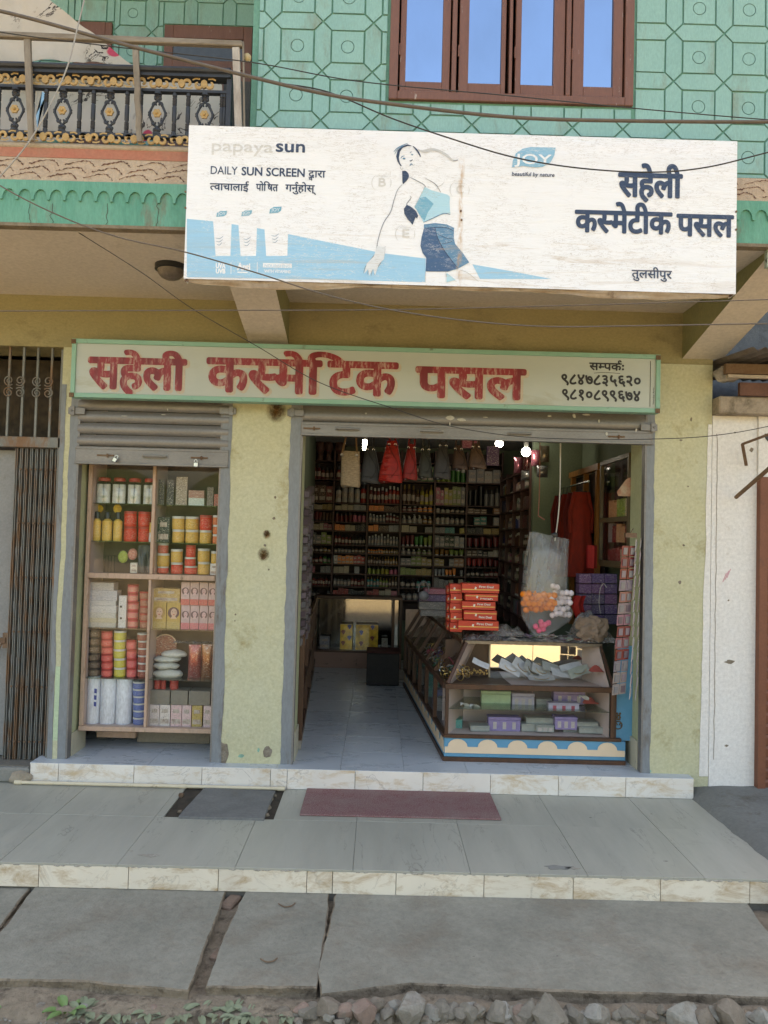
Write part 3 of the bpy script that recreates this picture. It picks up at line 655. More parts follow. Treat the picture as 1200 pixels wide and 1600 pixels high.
def panelwall(parent, Y, gx, gz, pitch, sq, cols, rows, keep, mt, ringr=.031, gv=.0046):
    """squares joined by pointed hexagons; keep(poly) returns the clipped pieces"""
    h = sq/2; g = (pitch-sq)
    for r_ in rows:
        for c_ in cols:
            cx = gx+c_*pitch; cz = gz+r_*pitch
            S = [(cx-h, cz-h), (cx+h, cz-h), (cx+h, cz+h), (cx-h, cz+h)]
            H = [(cx+h, cz-h), (cx+h+g/2, cz-h-g/2), (cx+h+g, cz-h), (cx+h+g, cz+h), (cx+h+g/2, cz+h+g/2), (cx+h, cz+h)]
            V = [(cx-h, cz+h), (cx+h, cz+h), (cx+h+g/2, cz+h+g/2), (cx+h, cz+h+g), (cx-h, cz+h+g), (cx-h-g/2, cz+h+g/2)]
            for kind_, poly in (('s', S), ('h', H), ('v', V)):
                for pc in keep(poly):
                    if len(pc) < 3 or area(pc) < .0006: continue
                    p2 = inset(pc, gv)
                    if len(p2) < 3 or area(p2) < .0004: continue
                    p2 = [(a+random.uniform(-.0012, .0012), b+random.uniform(-.0012, .0012)) for a, b in p2]; m = MB(); pr = .009
                    if kind_ == 's' and len(pc) == 4 and area(pc) > .97*sq*sq:
                        n = 28; ro = ringr+.004; out = []; rin = []
                        for i in range(n):
                            a = 2*math.pi*(i+.5)/n; dx, dy = math.cos(a), math.sin(a); q = (h-gv)/max(abs(dx), abs(dy))
                            out.append(Vector((cx+dx*q, Y-pr, cz+dy*q))); rin.append(Vector((cx+dx*ro, Y-pr, cz+dy*ro*1.0)))
                        back = [p+Vector((0, pr, 0)) for p in out]; rb = [p+Vector((0, .008, 0)) for p in rin]
                        m.add(out+rin, [(i, (i+1) % n, n+(i+1) % n, n+i) for i in range(n)]); m.add(back+out, [(i, (i+1) % n, n+(i+1) % n, n+i) for i in range(n)])
                        m.add(rin+rb, [(i, (i+1) % n, n+(i+1) % n, n+i) for i in range(n)])
                        ri = ringr; m.prism([(cx+ri*math.cos(2*math.pi*i/n), cz+ri*math.sin(2*math.pi*i/n)) for i in range(n)], (0, Y-pr, 0), XU, ZU, pr-.0005)
                    else: m.prism(p2, (0, Y-pr, 0), XU, ZU, pr-.0005)
                    m.build('panel', mt, parent)
gx = P(465, 72, YW).x; gz = P(504, 72, YW).z; c1_ = P(1013, 91, YW); pitch = (c1_.x-gx)/7; gz = (gz+c1_.z)/2
def keep_front(poly):
    poly = clip(poly, -1, 0, -(XT0+.03)); poly = clip(poly, 1, 0, XB1-.05) if poly else []; poly = clip(poly, 0, -1, -(zw0+.01)) if poly else []
    if len(poly) < 3: return []
    e = .012
    if max(a for a, b in poly) < wx0-e or min(a for a, b in poly) > wx1+e or max(b for a, b in poly) < wzb-e: return [poly]
    return [clip(poly, 1, 0, wx0-e), clip(poly, -1, 0, -(wx1+e)), clip(clip(clip(poly, 1, 0, wx1+e), -1, 0, -(wx0-e)) or [(0, 0)], 0, 1, wzb-e)]
panelwall(uw, YW, gx, gz, pitch, pitch*.655, range(-1, 10), range(-3, 3), keep_front, teal)
# window in the upper wall
win = thing('window', (wx0-bld.location.x, YW-bld.location.y, wzb), None, None); win.parent = bld; del_ = [win.pop(k) for k in ('label', 'category') if k in win]
def wpart(name, m, mt, **kw): return m.build(name, mt, win, **kw)
jw = .045; zt_ = wzb+1.35; sill = .045; WW = wx1-wx0
m = MB(); m.box(wx0, wx0+jw, YW-.02, YW+.12, wzb, zt_); m.box(wx1-jw, wx1, YW-.02, YW+.12, wzb, zt_); m.box(wx0+jw, wx1-jw, YW-.021, YW+.12, wzb, wzb+sill); m.box(wx0+jw, wx1-jw, YW-.02, YW+.12, zt_-.045, zt_)
xm = P(797, 100, YW).x; m.box(xm-.008, xm+.008, YW-.018, YW+.1, wzb+sill, zt_-.045)
for px in (709, 887): q = P(px, 100, YW).x; m.box(q-.012, q+.012, YW-.019, YW+.1, wzb+sill, zt_-.045)
wpart('frame', m, brownpaint, bevel=.003)
mirror = NT('tinted reflecting window glass'); p_ = mirror.principled(mirror.mix(mirror.ramp(mirror.noise(mirror.coord((1, 1, .5)), 2.5, 5), .35, .75), (.27, .39, .56), (.235, .33, .46)), .035, 1.0, bump=mirror.noise(mirror.coord(), 1.5, 2), bstr=.06, bdist=.02); 
sash = [((624, 702), (633, 690)), ((716, 789), (731, 782)), ((804, 881), (813, 864)), ((893, 972), (911, 957))]
for (s0, s1), (g0, g1) in sash:
    a, b = P(s0, 130, YW).x, P(s1, 130, YW).x; c, d = P(g0, 130, YW).x, P(g1, 130, YW).x; z0 = wzb+sill+.004; z1 = zt_-.05; gz0 = z0+.055
    m = MB(); y0, y1 = YW-.006, YW+.03
    m.box(a, c, y0, y1, z0, z1); m.box(d, b, y0, y1, z0, z1); m.box(c, d, y0+.001, y1, z0, gz0); m.box(c, d, y0+.001, y1, z1-.05, z1); wpart('sash', m, brownpaint, bevel=.002)
    m = MB(); m.box(c+.0005, d-.0005, YW+.012, YW+.016, gz0+.0005, z1-.0505); wpart('pane', m, mirror.m)
    for zz in (.22, .9): m = MB(); m.tube([(a-.002, YW-.010, z0+zz-.03), (a-.002, YW-.010, z0+zz+.03)], .005, 6); wpart('hinge', m, brownpaint)

# ---- recessed balcony wall on the left with two doors
YR = .1
m = MB(); m.box(-5, XT0+.15, YR, YR+.2, zb['lip']-.02, ZT); bw = part('balcony_wall', m, teal_dark)
px0 = P(148, 20, YR); d0 = (P(258, 60, YR).x, P(395, 60, YR).x, P(320, 43, YR).z); d1 = (P(118, 60, YR).x, P(176, 60, YR).x, P(150, 37, YR).z)
def keep_b(poly):
    poly = clip(poly, 1, 0, XT0-.01)
    if len(poly) < 3: return []
    res = [poly]
    for a, b, zt2 in (d0, d1):
        nr = []
        for q in res:
            if len(q) < 3: continue
            if max(x for x, z in q) < a-.01 or min(x for x, z in q) > b+.01 or min(z for x, z in q) > zt2+.01: nr.append(q); continue
            nr += [clip(q, 1, 0, a-.01), clip(q, -1, 0, -(b+.01)), clip(clip(clip(q, 1, 0, b+.01), -1, 0, -(a-.01)) or [(0, 0)], 0, -1, -(zt2+.01))]
        res = nr
    return [q for q in res if len(q) > 2]
panelwall(bw, YR, px0.x, px0.z, .262, .172, range(-4, 6), range(-3, 5), keep_b, teal)
for (a, b, zt2), w_ in ((d0, .06), (d1, .045)):
    m = MB(); z0 = zb['lip']; b2 = min(b, XT0+.1)
    m.box(a, a+w_, YR-.02, YR-.001, z0, zt2); m.box(b2-w_, b2, YR-.02, YR-.001, z0, zt2); m.box(a+w_, b2-w_, YR-.021, YR-.001, zt2-.09, zt2); m.box(a+w_, b2-w_, YR-.019, YR-.001, zt2-.30, zt2-.24)
    d = part('door_frame', m, brownpaint, bevel=.002); m = MB(); m.box(a+w_, b2-w_, YR-.012, YR-.003, zt2-.24, zt2-.09); m.build('pane', plain('dark door glass', (.06, .07, .08), .1), d); m = MB(); m.box(a+w_, b2-w_, YR-.010, YR-.002, z0, zt2-.30); m.build('door_leaf', brownpaint, d)
# upper mass: side, roof
m = MB(); m.box(-5, XB1-.02, YB-.2, YB, -.4, ZT); m.box(-5, -4.8, 0.3, YB-.2, -.4, ZT); part('rear_wall', m, shopwall)
m = MB(); m.box(-5.1, XB1+.1, YW-.12, YB+.1, ZT+.001, ZT+.14); part('roof', m, concrete)

# ---- interior shell
XLW, XRW, YBK, ZC = -.86, P(1006, 900, .4).x+.02, 4.42, 2.62
m = MB(); m.box(-1.02, XRW+.3, YBK, YBK+.1, 0, ZSO); part('inner_back_wall', m, shopwall)
m = MB(); m.hexa([(xg['i']-.06, YP+PT, 0), (xg['i'], YP+PT, 0), (-.80, YBK, 0), (-.9, YBK, 0), (xg['i']-.06, YP+PT, ZSO), (xg['i'], YP+PT, ZSO), (-.80, YBK, ZSO), (-.9, YBK, ZSO)]); part('inner_left_wall', m, shopwall)
m = MB(); m.box(XRW, XRW+.12, YP+PT, YBK, 0, ZSO); part('inner_right_wall', m, shopwall)
m = MB(); m.box(-.95, XRW+.1, YP+PT+.002, YBK, ZC, ZC+.04); part('inner_ceiling', m, plain('off white ceiling', (.45, .46, .43), .8))
# window-case recess
m = MB(); m.box(xg['d']-.05, xg['f']+.05, .75, .8, 0, ZBM); part('recess_back', m, shopwall)
# ---- collapsible gate opening at the left
gz1 = P(60, 690, .2).z
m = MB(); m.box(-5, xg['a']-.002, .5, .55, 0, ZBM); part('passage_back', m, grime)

# ================================================================== NEIGHBOURING BUILDING ON THE RIGHT
nb = thing('neighbour_shop', (3.2, .05, -.05), 'lower neighbouring shop with white limewashed pier and tin roof at the right edge', 'building')
xw1 = P(1181, 900, YP).x; XN0 = XFR+.003
zl = P(1150, 648, .02).z
m = MB(); m.box(XN0, xw1, YP-.002, .4, -.12, zl); m.build('pier', whitewash, nb)
m = MB(); n = 70; a = []; b = []      # limewash that laps over the yellow paint in a wavy line
for i in range(n+1):
    z = -.01+(zl-.05)*i/n; zz = z/zl; q = XFR-.06+.035*zz+.012*noise.noise(Vector((z*3, 4, 2)))+.004*noise.noise(Vector((z*19, 4, 2)))
    a.append((min(q, XFR-.004), z)); b.append((XFR-.001, z))
m.prism(b+a[::-1], (0, YP-.004, 0), XU, ZU, .003); m.build('limewash_overlap', whitewash, nb)
m = MB(); k = [(XFR+.035+.008*noise.noise(Vector((j*.5, 1, 1))), .1+j*.05) for j in range(44)]; m.strip(k, .004, (0, YP-.004, 0), XU, ZU); m.build('crack', mat('old crack', (.3, .25, .2), None, 20), nb)
for px, py, rx_, rz in ((1140, 1034, .03, .014), (1138, 938, .006, .006), (1135, 1165, .012, .008), (1148, 676, .008, .006), (1174, 703, .012, .016)):
    p = P(px, py, YP); m = MB(); m.prism([(math.cos(i*.55)*rx_*(1+.4*math.sin(i*2.3)), math.sin(i*.55)*rz) for i in range(11)], (p.x, YP-.0035, p.z), XU, ZU, .001); m.build('plaster_break', broken, nb)
for dx in (0, .012, .022): p = P(1136+dx*300, 903-dx*300, .04); m = MB(); m.strip([(p.x-.012, p.z-.03), (p.x, p.z), (p.x+.012, p.z+.03)], .004, (0, YP-.004, 0), XU, ZU); m.build('pink_smear', mat('pink smear', (.75, .3, .38), None, 20), nb)
m = MB(); m.box(XN0, 7, -.02, .4, zl+.001, zl+.115); m.build('lintel', mat('dirty cement lintel', (.40, .34, .27), (.3, .25, .2), 5, .9, .6, 40, .01, dirt=(.13, .11, .08), dlo=.5, dhi=.66, dscale=5), nb, bevel=.008)
m = MB(); m.box(XN0+.12, 7, -.05, -.02, zl+.116, zl+.20); m.build('rafter', mat('red brown beam', (.16, .07, .045), (.11, .05, .035), 9), nb)
m = MB(); m.box(XN0+.01, 7, -.12, -.09, zl+.215, zl+.235); m.build('purlin', lip, nb); m = MB(); m.box(XN0+.005, 7, -.10, -.06, zl+.245, zl+.31); m.build('purlin', rust, nb)
m = MB()     # corrugated tin
def ct(u, v): x = XN0+.01+5.2*u; return Vector((x, -.42+1.3*v, zl+.325+.10*v+.012*math.sin(x*2*math.pi/.076)))
m.grid(ct, 68*8, 3); tin = m.build('corrugated_roof', mat('old corrugated tin', (.25, .23, .21), (.17, .13, .11), 6, .6, .3, 60, .003, metal=.3, dirt=(.14, .09, .06)), nb, smooth=60)
xs0 = xw1+.001
m = MB(); m.box(xs0, xs0+.05, .03, .10, -.1, P(1190, 745, .03).z); m.box(xs0+.05, 7, .03, .10, P(1190, 745, .03).z-.05, P(1190, 745, .03).z); m.build('shutter_frame', redshutter, nb)
zt_ = P(1190, 745, .03).z-.055; k = int((zt_+.1)/.072)
for i in range(k):
    m = MB(); z = -.08+i*.072; m.box(xs0+.052, 4.2, .05, .062, z, z+.068); m.add([(xs0+.052, .05, z+.002), (4.2, .05, z+.002), (4.2, .042, z+.05), (xs0+.052, .042, z+.05), (4.2, .05, z+.066), (xs0+.052, .05, z+.066)], [(0, 1, 2, 3), (3, 2, 4, 5)]); m.build('slat', redshutter, nb)
m = MB(); m.box(xs0, 7, .06, .30, P(1190, 745, .03).z+.001, zl); m.build('wall', whitewash, nb)
m = MB(); letter(m, 'स', (P(1195, 690, .058).x, .057, P(1195, 690, .058).z), XU, ZU, .06, .05, bold=.003); m.build('painted_letter', black, nb)
m = MB(); m.box(XB1+.0, 7.5, 1.0, 1.2, zl+.2, 6.0); m.box(XB1, 7.5, 1.2, 6, 5.9, 6.0); m.box(XFR+.3, 7.5, .4, 6, -.1, zl+.1); m.build('rear_wall', neighbour, nb)  # unseen height of the grey wall is raised to block leaking sun
m = MB(); p = P(1142, 580, -.0); m.ball((p.x-.02, .0, p.z-.02), .075, 12, 9, .35, (1.2, .8, .75)); m.build('mortar_lump', mat('white flaking mortar', (.55, .52, .48), (.2, .18, .16), 9, .9, .9, 30, .02), nb, smooth=50)
# bent iron awning supports
a1 = P(1150, 777, .035); m = MB(); m.tube([a1, PX(1250, 690, 2.35)], .013, 8); m.build('awning_prop', rust, nb, smooth=40)
m = MB(); b1 = P(1166, 727, .035); b2 = P(1160, 694, -.05); b3 = P(1230, 668, -.3); m.bar(b1, b2, .018, .012); m.bar(b2, b3, .018, .012); m.build('awning_bracket', rust, nb)
# rough cement plinth
m = MB()
def plf(u, v):
    y = .3-1.85*v; x = 2.13+4*u; z = -.06-.05*v+.008*noise.noise(Vector((x*6, y*6, 2)))
    if u < .001: x -= .09+.02*noise.noise(Vector((0, y*8, 1))); z = ZPL-.02
    elif u < .03: x = 2.13-.02+.02*noise.noise(Vector((2, y*8, 1))); z -= .012
    return Vector((x, y, z))
us = [0, .02]+[.04+.96*i/30 for i in range(31)]
m.grid(lambda u, v: plf(us[min(32, round(u*32))], v), 32, 30); m.box(2.15, 6.1, -1.5, .3, -.5, -.13); m.build('cement_plinth', mat('dark cement screed', (.21, .215, .20), (.17, .17, .155), 2.5, .9, .5, 50, .008, dirt=(.13, .11, .09), dlo=.56, dhi=.72, dscale=4), smooth=60, label='rough grey cement plinth before the brown shutter at the right edge', cat='plinth')
# ================================================================== WIDE HAND PAINTED SIGN BOARD
YS = -.07
s0, s1 = P(112, 575, YS).x, P(1031, 600, YS).x; sz0, sz1 = P(570, 633, YS).z, P(570, 542, YS).z
sg = thing('signboard', ((s0+s1)/2, YS, sz0), 'long pale green hand painted signboard with red lettering over the shutters', 'sign')
board = mat('faded pale green sign board', (.40, .455, .44), (.44, .495, .48), 3, .55, .15, 60, .002, dirt=(.33, .34, .27), dlo=.58, dhi=.75, dscale=3, stretch=(.5, 1, 2), rnd=False)
fwd = .028
m = MB(); m.box(s0+fwd, s1-fwd, YS, YS+.03, sz0+fwd, sz1-fwd); m.build('board', board, sg)
for x0, x1, z0, z1 in ((s0, s1, sz1-fwd, sz1), (s0, s1, sz0, sz0+fwd), (s0, s0+fwd, sz0+fwd, sz1-fwd), (s1-fwd, s1, sz0+fwd, sz1-fwd)):
    m = MB(); m.box(x0, x1, YS-.012, YS+.07, z0, z1); m.build('frame_rail', teal_trim, sg, bevel=.002)
for x in (s0+.012, s1-.018):
    for z in (sz0+.012, sz1-.02): m = MB(); m.box(x-.014, x+.014, YS-.02, YS-.012, z-.014, z+.014); m.tube([(x, YS-.026, z), (x, YS-.012, z)], .005, 8); m.build('corner_clamp', rust, sg)
ys = YS-.001
redp = NT('brushed red sign paint'); v = redp.coord((1.2, 1, .35), False); c = redp.mix(redp.ramp(redp.noise(v, 40, 5, .7), .50, .64, 0, .75), (.25, .02, .03), (.46, .33, .28)); c = redp.mix(redp.ramp(redp.noise(v, 7, 3), .5, .62), c, (.17, .012, .02)); redp.principled(c, .5)
pinkp = mat('pale pink sign outline', (.58, .50, .42), (.50, .46, .38), 12, .6, rnd=False)
words = (('सहेली', 133, 291, 555, 605), ('क½स्मेटिक', 0, 0, 0, 0), ('पसल', 0, 0, 0, 0))
for s_, x0, x1, yh, yb, yx in (('सहेली', 133, 290, 553, 600, 1), ('क½समेिटक', 318, 620, 558, 609, 1), ('पसल', 645, 820, 570, 616, 1)):
    a = P(x0+6, yb-2, ys); b = P(x1-2, yb, ys); h_ = (yb-yh)/1180*(DIST+ys)-.006
    for nm, mt, bo, off, lay in (('letter_outline', pinkp, .0175, (.012, -.010), 0), ('letter', redp.m, .0115, (0, 0), .0025)):
        m = MB(); letter(m, s_, (a.x+off[0], ys-lay, sz0+.068+off[1]+(.0)), XU, ZU, b.x-a.x, h_, bold=bo, copies=12, layer=2.5e-5, top=.6); m.build(nm, mt, sg)
blk = plain('black sign paint', (.02, .02, .022), .5)
for s_, x0, x1, yb, hh, bo in (('सम½मपक^:', 0, 0, 0, 0, 0),):
    pass
for s_, x0, x1, yb, hpx, bo in (('स½मपक^ः', 921, 976, 579, 11, .0022), ('९८४७८३५६२०', 876, 1002, 602, 15, .0032), ('९८१०८९९६७४', 877, 1001, 625.5, 15, .0032)):
    a = P(x0, yb-1, ys); b = P(x1, yb, ys); m = MB(); letter(m, s_, (a.x, ys-.001, (a.z+b.z)/2), XU, ZU, b.x-a.x, hpx/1180*(DIST+ys), bold=bo); m.build('writing', blk, sg)
a = P(928, 583, ys); m = MB(); m.strip(spline([(a.x, a.z), (a.x+.07, a.z+.006), (a.x+.17, a.z+.002)], 4), .003, (0, ys-.001, 0), XU, ZU); m.build('underline', blk, sg)
a = P(1022, 632, ys); m = MB(); letter(m, 'Nandip Arts..', (a.x, ys-.001, a.z), ZU, -XU, .12, .010, ref='N'); m.build('signature', blk, sg)
m = MB(); p = P(1016, 600, ys); m.box(p.x-.0015, p.x+.0015, ys-.0012, ys, sz0+.04, sz1-.04); m.build('panel_seam', grime, sg)

# ================================================================== ROLLING SHUTTERS
def shutter(x0, x1, zt, zslat, zbot, label, handles, locks, slats=True):
    y = YP+.012; t = thing('rolling_shutter', ((x0+x1)/2, y, zbot), label, 'shutter')
    n = max(1, round((zt-zslat)/.078)); h_ = (zt-zslat)/n
    for i in range(n):
        z = zslat+i*h_; pr = [(0, .004), (.008, .006), (.018, .024), (.020, .045), (.014, .064), (.002, h_-.004), (0, h_)]
        m = MB(); dz = random.uniform(-.002, .002)
        m.add([(x0, y-d, z+q) for d, q in pr]+[(x1, y-d, z+q+dz) for d, q in pr], [(j, j+len(pr), j+1+len(pr), j+1) for j in range(len(pr)-1)]); m.build('slat', steel, t, smooth=50)
    m = MB(); hb = zslat-zbot; m.box(x0-.005, x1+.005, y-.022, y+.004, zbot+.012, zslat); m.box(x0-.006, x1+.006, y-.034, y+.008, zbot, zbot+.014); m.box(x0-.005, x1+.005, y-.026, y-.022, zslat-.02, zslat-.004); m.build('bottom_rail', steel, t, bevel=.002)
    for q in handles:
        xc = x0+(x1-x0)*q; zc = zbot+hb*.52; m = MB(); m.box(xc-.085, xc+.085, y-.025, y-.022, zc-.012, zc+.012); m.tube(spline([(xc-.07, y-.024, zc), (xc-.062, y-.05, zc), (xc+.062, y-.05, zc), (xc+.07, y-.024, zc)], 3), .006, 6); m.build('pull_handle', steel, t)
    for q in locks:
        xc = x0+(x1-x0)*q; zc = zbot+hb*.5; m = MB(); m.box(xc-.06, xc+.05, y-.030, y-.022, zc-.004, zc+.006); m.tube([(xc+.01, y-.032, zc-.012), (xc+.01, y-.032, zc+.012)], .006, 8); m.build('sliding_bolt', rust, t)
    k = 0
    for i in range(int((x1-x0)/.16)):
        xx = x0+.08+i*.16; m = MB(); m.tube([(xx, y-.0275, zslat-.012), (xx, y-.024, zslat-.012)], .004, 6); m.build('rivet', steel, t)
    return t
zsu = sz0+.02
shutter(P(121, 680, YP).x, P(357, 680, YP).x, zsu, P(240, 700, YP).z, P(240, 728, YP).z, 'grey rolling shutter pulled halfway up over the small display window', (.52,), (.2, .82))
shutter(P(472, 680, YP).x, P(1018, 680, YP).x, zsu, P(745, 666, YP).z, P(745, 688, YP).z, 'wide grey rolling shutter raised above the open shop doorway', (.13, .37, .62), (.03, .90))
for px, py, s_ in ((120, 642, -1), (356, 642, 1), (462, 645, -1), (1014, 668, 1)):
    p = P(px, py, YP-.02); m = MB(); m.box(p.x-.055, p.x+.055, p.y-.006, p.y+.006, p.z-.022, p.z+.022); m.box(p.x-.04 if s_ < 0 else p.x+.01, p.x-.01 if s_ < 0 else p.x+.04, p.y-.016, p.y-.006, p.z-.03, p.z+.03); m.tube([(p.x-.03*s_*-1, p.y-.024, p.z), (p.x-.03*s_*-1, p.y-.006, p.z)], .008, 8)
    m.build('guide_bracket', steel, label={120: 'steel guide bracket at the far left top corner of the small shutter', 356: 'steel guide bracket at the right top corner of the small shutter', 462: 'steel guide bracket at the left top corner of the wide doorway shutter', 1014: 'steel guide bracket at the right top corner of the wide doorway shutter'}[px], cat='bracket', bevel=.002)
m = MB()
for px, py, sx, sy in ((722, 656, .03, .010), (858, 650, .016, .006), (897, 650, .012, .014), (915, 648, .03, .006), (936, 658, .006, .012), (758, 652, .02, .003), (572, 646, .006, .006), (948, 678, .008, .012), (704, 653, .026, .016), (703, 663, .004, .016), (994, 672, .005, .012), (195, 650, .02, .003), (255, 648, .018, .003), (262, 640, .005, .007)):
    p = P(px, py, YP-.012); m.prism([(sx*math.cos(i*.8)*(1+.3*math.sin(i*5+px)), sy*math.sin(i*.8)) for i in range(8)], (p.x, YP-.0085 if 0 else YP-.0145, p.z), XU, ZU, .001)
m.build('paint_spatter', mat('white paint spots', (.55, .54, .48), None, 20), kind='stuff', label='white paint spots spattered over the rolling shutter rails', cat='paint')
# shutter guide channels (dark slot at the inner edge of the painted pier edges)
for x, s_ in ((xg['d'], 1), (xg['f'], -1), (xg['i'], 1), (xg['j'], -1)):
    m = MB(); a, b = (x, x+.012*s_); m.box(min(a, b), max(a, b), YP-.002, YP+.06, 0.002, zsu); m.build('shutter_channel', steel, bld)
# padlocks
for px, py, rot, lb in ((178, 714, .5, 'small steel padlock hanging tilted on the left bolt of the small shutter'), (306, 722, 0, 'steel padlock hanging on the right bolt of the small shutter')):
    p = P(px, py, YP-.04); t = thing('padlock', (p.x, p.y, p.z-.03), lb, 'padlock'); m = MB(); m.box(p.x-.014, p.x+.014, p.y-.007, p.y+.007, p.z-.032, p.z-.002); m.build('body', chrome, t, bevel=.003)
    m = MB(); m.tube([(p.x+.010*math.cos(q), p.y, p.z-.002+.02*math.sin(q)) for q in [math.pi*i/8 for i in range(9)]], .0028, 6); m.build('shackle', chrome, t); t.rotation_euler.y = rot

# ================================================================== FOLDING GATE AT THE LEFT
ga = P(20, 690, .12); gx0 = -3.6; gx1 = xg['a']-.004
m = MB(); z0, z1 = P(60, 684, .12).z, P(60, 697, .12).z
t = thing('window_grille', (-2.9, .12, z0), 'iron grille with scrolls above the folding gate at the left', 'grille')
zg0, zg1 = P(50, 683, .12).z, P(50, 537, .12).z
m = MB(); m.box(gx0, gx1, .10, .14, zg0-.07, zg0); m.build('bottom_rail', gatesteel, t, bevel=.003)
m = MB(); m.box(gx0, gx1, .10, .14, zg1, zg1+.04); m.build('top_rail', gatesteel, t, bevel=.003)
xj = P(101, 600, .12).x; m = MB(); m.box(gx1-.02, gx1, .10, .14, -.03, ZBM-.01); m.build('jamb', gatesteel, t, bevel=.003)
for i in range(24):
    x = P(85, 600, .12).x-.02-i*.094
    if x < gx0: break
    m = MB(); m.box(x-.007, x+.007, .113, .127, zg0, zg1); m.build('bar', greywood if 0 else gatesteel, t)
zc = P(50, 605, .12).z
for i in range(12):
    xc = P(68, 600, .12).x-i*.188
    for sx in (-1, 1):
        for sz in (-1, 1):
            pts = []
            for k in range(22):
                q = k/21; a = q*math.pi*3.2; r = .036*(1-q*.78)
                cx, cz = xc+sx*.040, zc+sz*.040; pts.append((cx+sx*(-.002)+sx*r*math.cos(a+math.pi*1.25), .108, cz-sz*r*math.sin(a+math.pi*1.25)*-1))
            m = MB(); m.tube(pts, .0045, 6); m.build('scroll', gatesteel, t)
t = thing('folding_gate', (gx1-.2, .15, -.02), 'rusty grey collapsible steel gate folded against the left pier', 'gate')
zgt = zg0-.075
for i in range(9):
    x = gx1-.035-i*.0335; lean = 0
    for dx in (0,):
        m = MB(); m.box(x-.008, x-.003, .13, .155, -.025, zgt); m.box(x+.003, x+.008, .13, .155, -.025, zgt); m.box(x-.003, x+.003, .15, .155, -.025, zgt); m.build('picket', gatesteel, t)
for j in range(7):
    zz = zgt-.14-j*.36
    if zz < .05: break
    for i in range(8):
        x = gx1-.035-i*.0335
        for s_ in (-1, 1):
            m = MB(); m.bar((x, .160 if s_ > 0 else .166, zz-.16*s_), (x-.0335, .160 if s_ > 0 else .166, zz+.16*s_), .004, .010, (1, 0, 0)); m.build('lattice_bar', gatesteel, t)
        m = MB(); m.tube([(x, .120, zz), (x, .130, zz)], .007, 8); m.build('rivet', rust, t)
m = MB(); m.box(gx1-.35, gx1-.315, .145, .165, .7, .8); m.box(gx1-.365, gx1-.33, .135, .15, .735, .77); m.build('latch', rust, t)
t = thing('sheet_door', (-3, .2, -.02), 'plain grey sheet metal door behind the folding gate', 'door')
xd = P(46, 900, .22).x; m = MB(); m.box(gx0, xd, .20, .23, -.02, zgt-.01); m.build('sheet', doorsheet, t)
m = MB(); m.box(xd-.03, xd, .185, .20, -.02, zgt-.01); m.build('edge_angle', gatesteel, t)
m = MB(); p = P(14, 1035, .2); m.tube(spline([(p.x+.06*math.cos(q), .17, p.z+.04+.12*math.sin(q)) for q in [.3*i for i in range(12)]], 2), .006, 6); m.build('wire_hoop', rust, t)

# ================================================================== BALCONY RAILING
YB_ = YF-.0
rl = thing('balcony_railing', (-2, YB_, zb['lip']), 'black cast iron balcony railing with gold scroll friezes above the green band', 'railing')
q = {k: P(180, y, YB_).z for k, y in dict(top0=108, top1=121, fr0=134, mid=139, b1=143, b0=211, bl=216).items()}; xr0, xr1 = -3.2, P(362, 120, YB_).x
m = MB(); m.box(xr0, xr1, YB_-.03, YB_+.03, q['top1'], q['top0']); m.tube([(xr0, YB_-.03, q['top0']-.012), (xr1, YB_-.03, q['top0']-.012)], .016, 8); m.build('top_rail', blackiron, rl, smooth=30)
m = MB(); m.box(xr0, xr1, YB_-.015, YB_+.015, q['b1'], q['mid']); m.build('middle_rail', blackiron, rl)
m = MB(); m.box(xr0, xr1, YB_-.015, YB_+.015, q['b0']-.014, q['b0']+.004); m.build('lower_rail', blackiron, rl)
m = MB(); m.box(xr1-.02, xr1+.005, YB_-.02, YB_+.02, zb['lip'], q['top1']); m.build('end_post', blackiron, rl)
unit = 36*px_m; fh = q['top1']-q['mid']; zc = (q['top1']+q['mid'])/2; base = P(180, 100, YB_).x
def scroll_proto(h_, name, z, s):
    m = MB()
    for sx in (-1, 1):
        cx = sx*unit*.27; pts = [(cx+sx*-(h_*.40*(1-.72*q))*math.cos(q*5.2-.6), z+s*(h_*.42*(1-.68*q))*math.sin(q*5.2-.6)) for q in [i/13 for i in range(14)]]
        m.strip(pts, [.004+.010*math.sin(math.pi*(i+1)/14) for i in range(14)], (0, -.012-.001*sx, 0), XU, ZU); m.strip(pts[::-1], [.004+.010*math.sin(math.pi*(14-i)/14) for i in range(14)], (0, -.004-.001*sx, 0), XU, ZU)
        m.strip([(cx+sx*-.01, z-s*h_*.38), (cx+sx*.012, z-s*h_*.42), (cx+sx*unit*.24, z-s*h_*.30)], .008, (0, -.013, 0), XU, ZU)
    m.prism([(.018*math.cos(a), z+.022*math.sin(a)) for a in [i*.785 for i in range(8)]], (0, -.014, 0), XU, ZU, .012)
    return m
i = 0; x = base-10*unit*1.0; first = {}
while x < xr1-.05:
    for nm, z, h_, s in (('frieze_scroll', zc, fh*1.05, 1 if i % 2 else -1), ('lower_scroll', (q['b0']-.01+zb['lip'])/2-.003, .06, 1 if i % 2 else -1)):
        key = (nm, s)
        if key not in first:
            m = scroll_proto(h_, nm, 0, s); o = m.build(nm, gold, rl, org=None); 
            for v_ in o.data.vertices: v_.co += parent_world(rl)
            first[key] = o.data
        else: o = bpy.data.objects.new(nm, first[key]); C.objects.link(o); o.parent = rl
        o.location = Vector((x, YB_-.004, z))-rl.location
    x += unit; i += 1
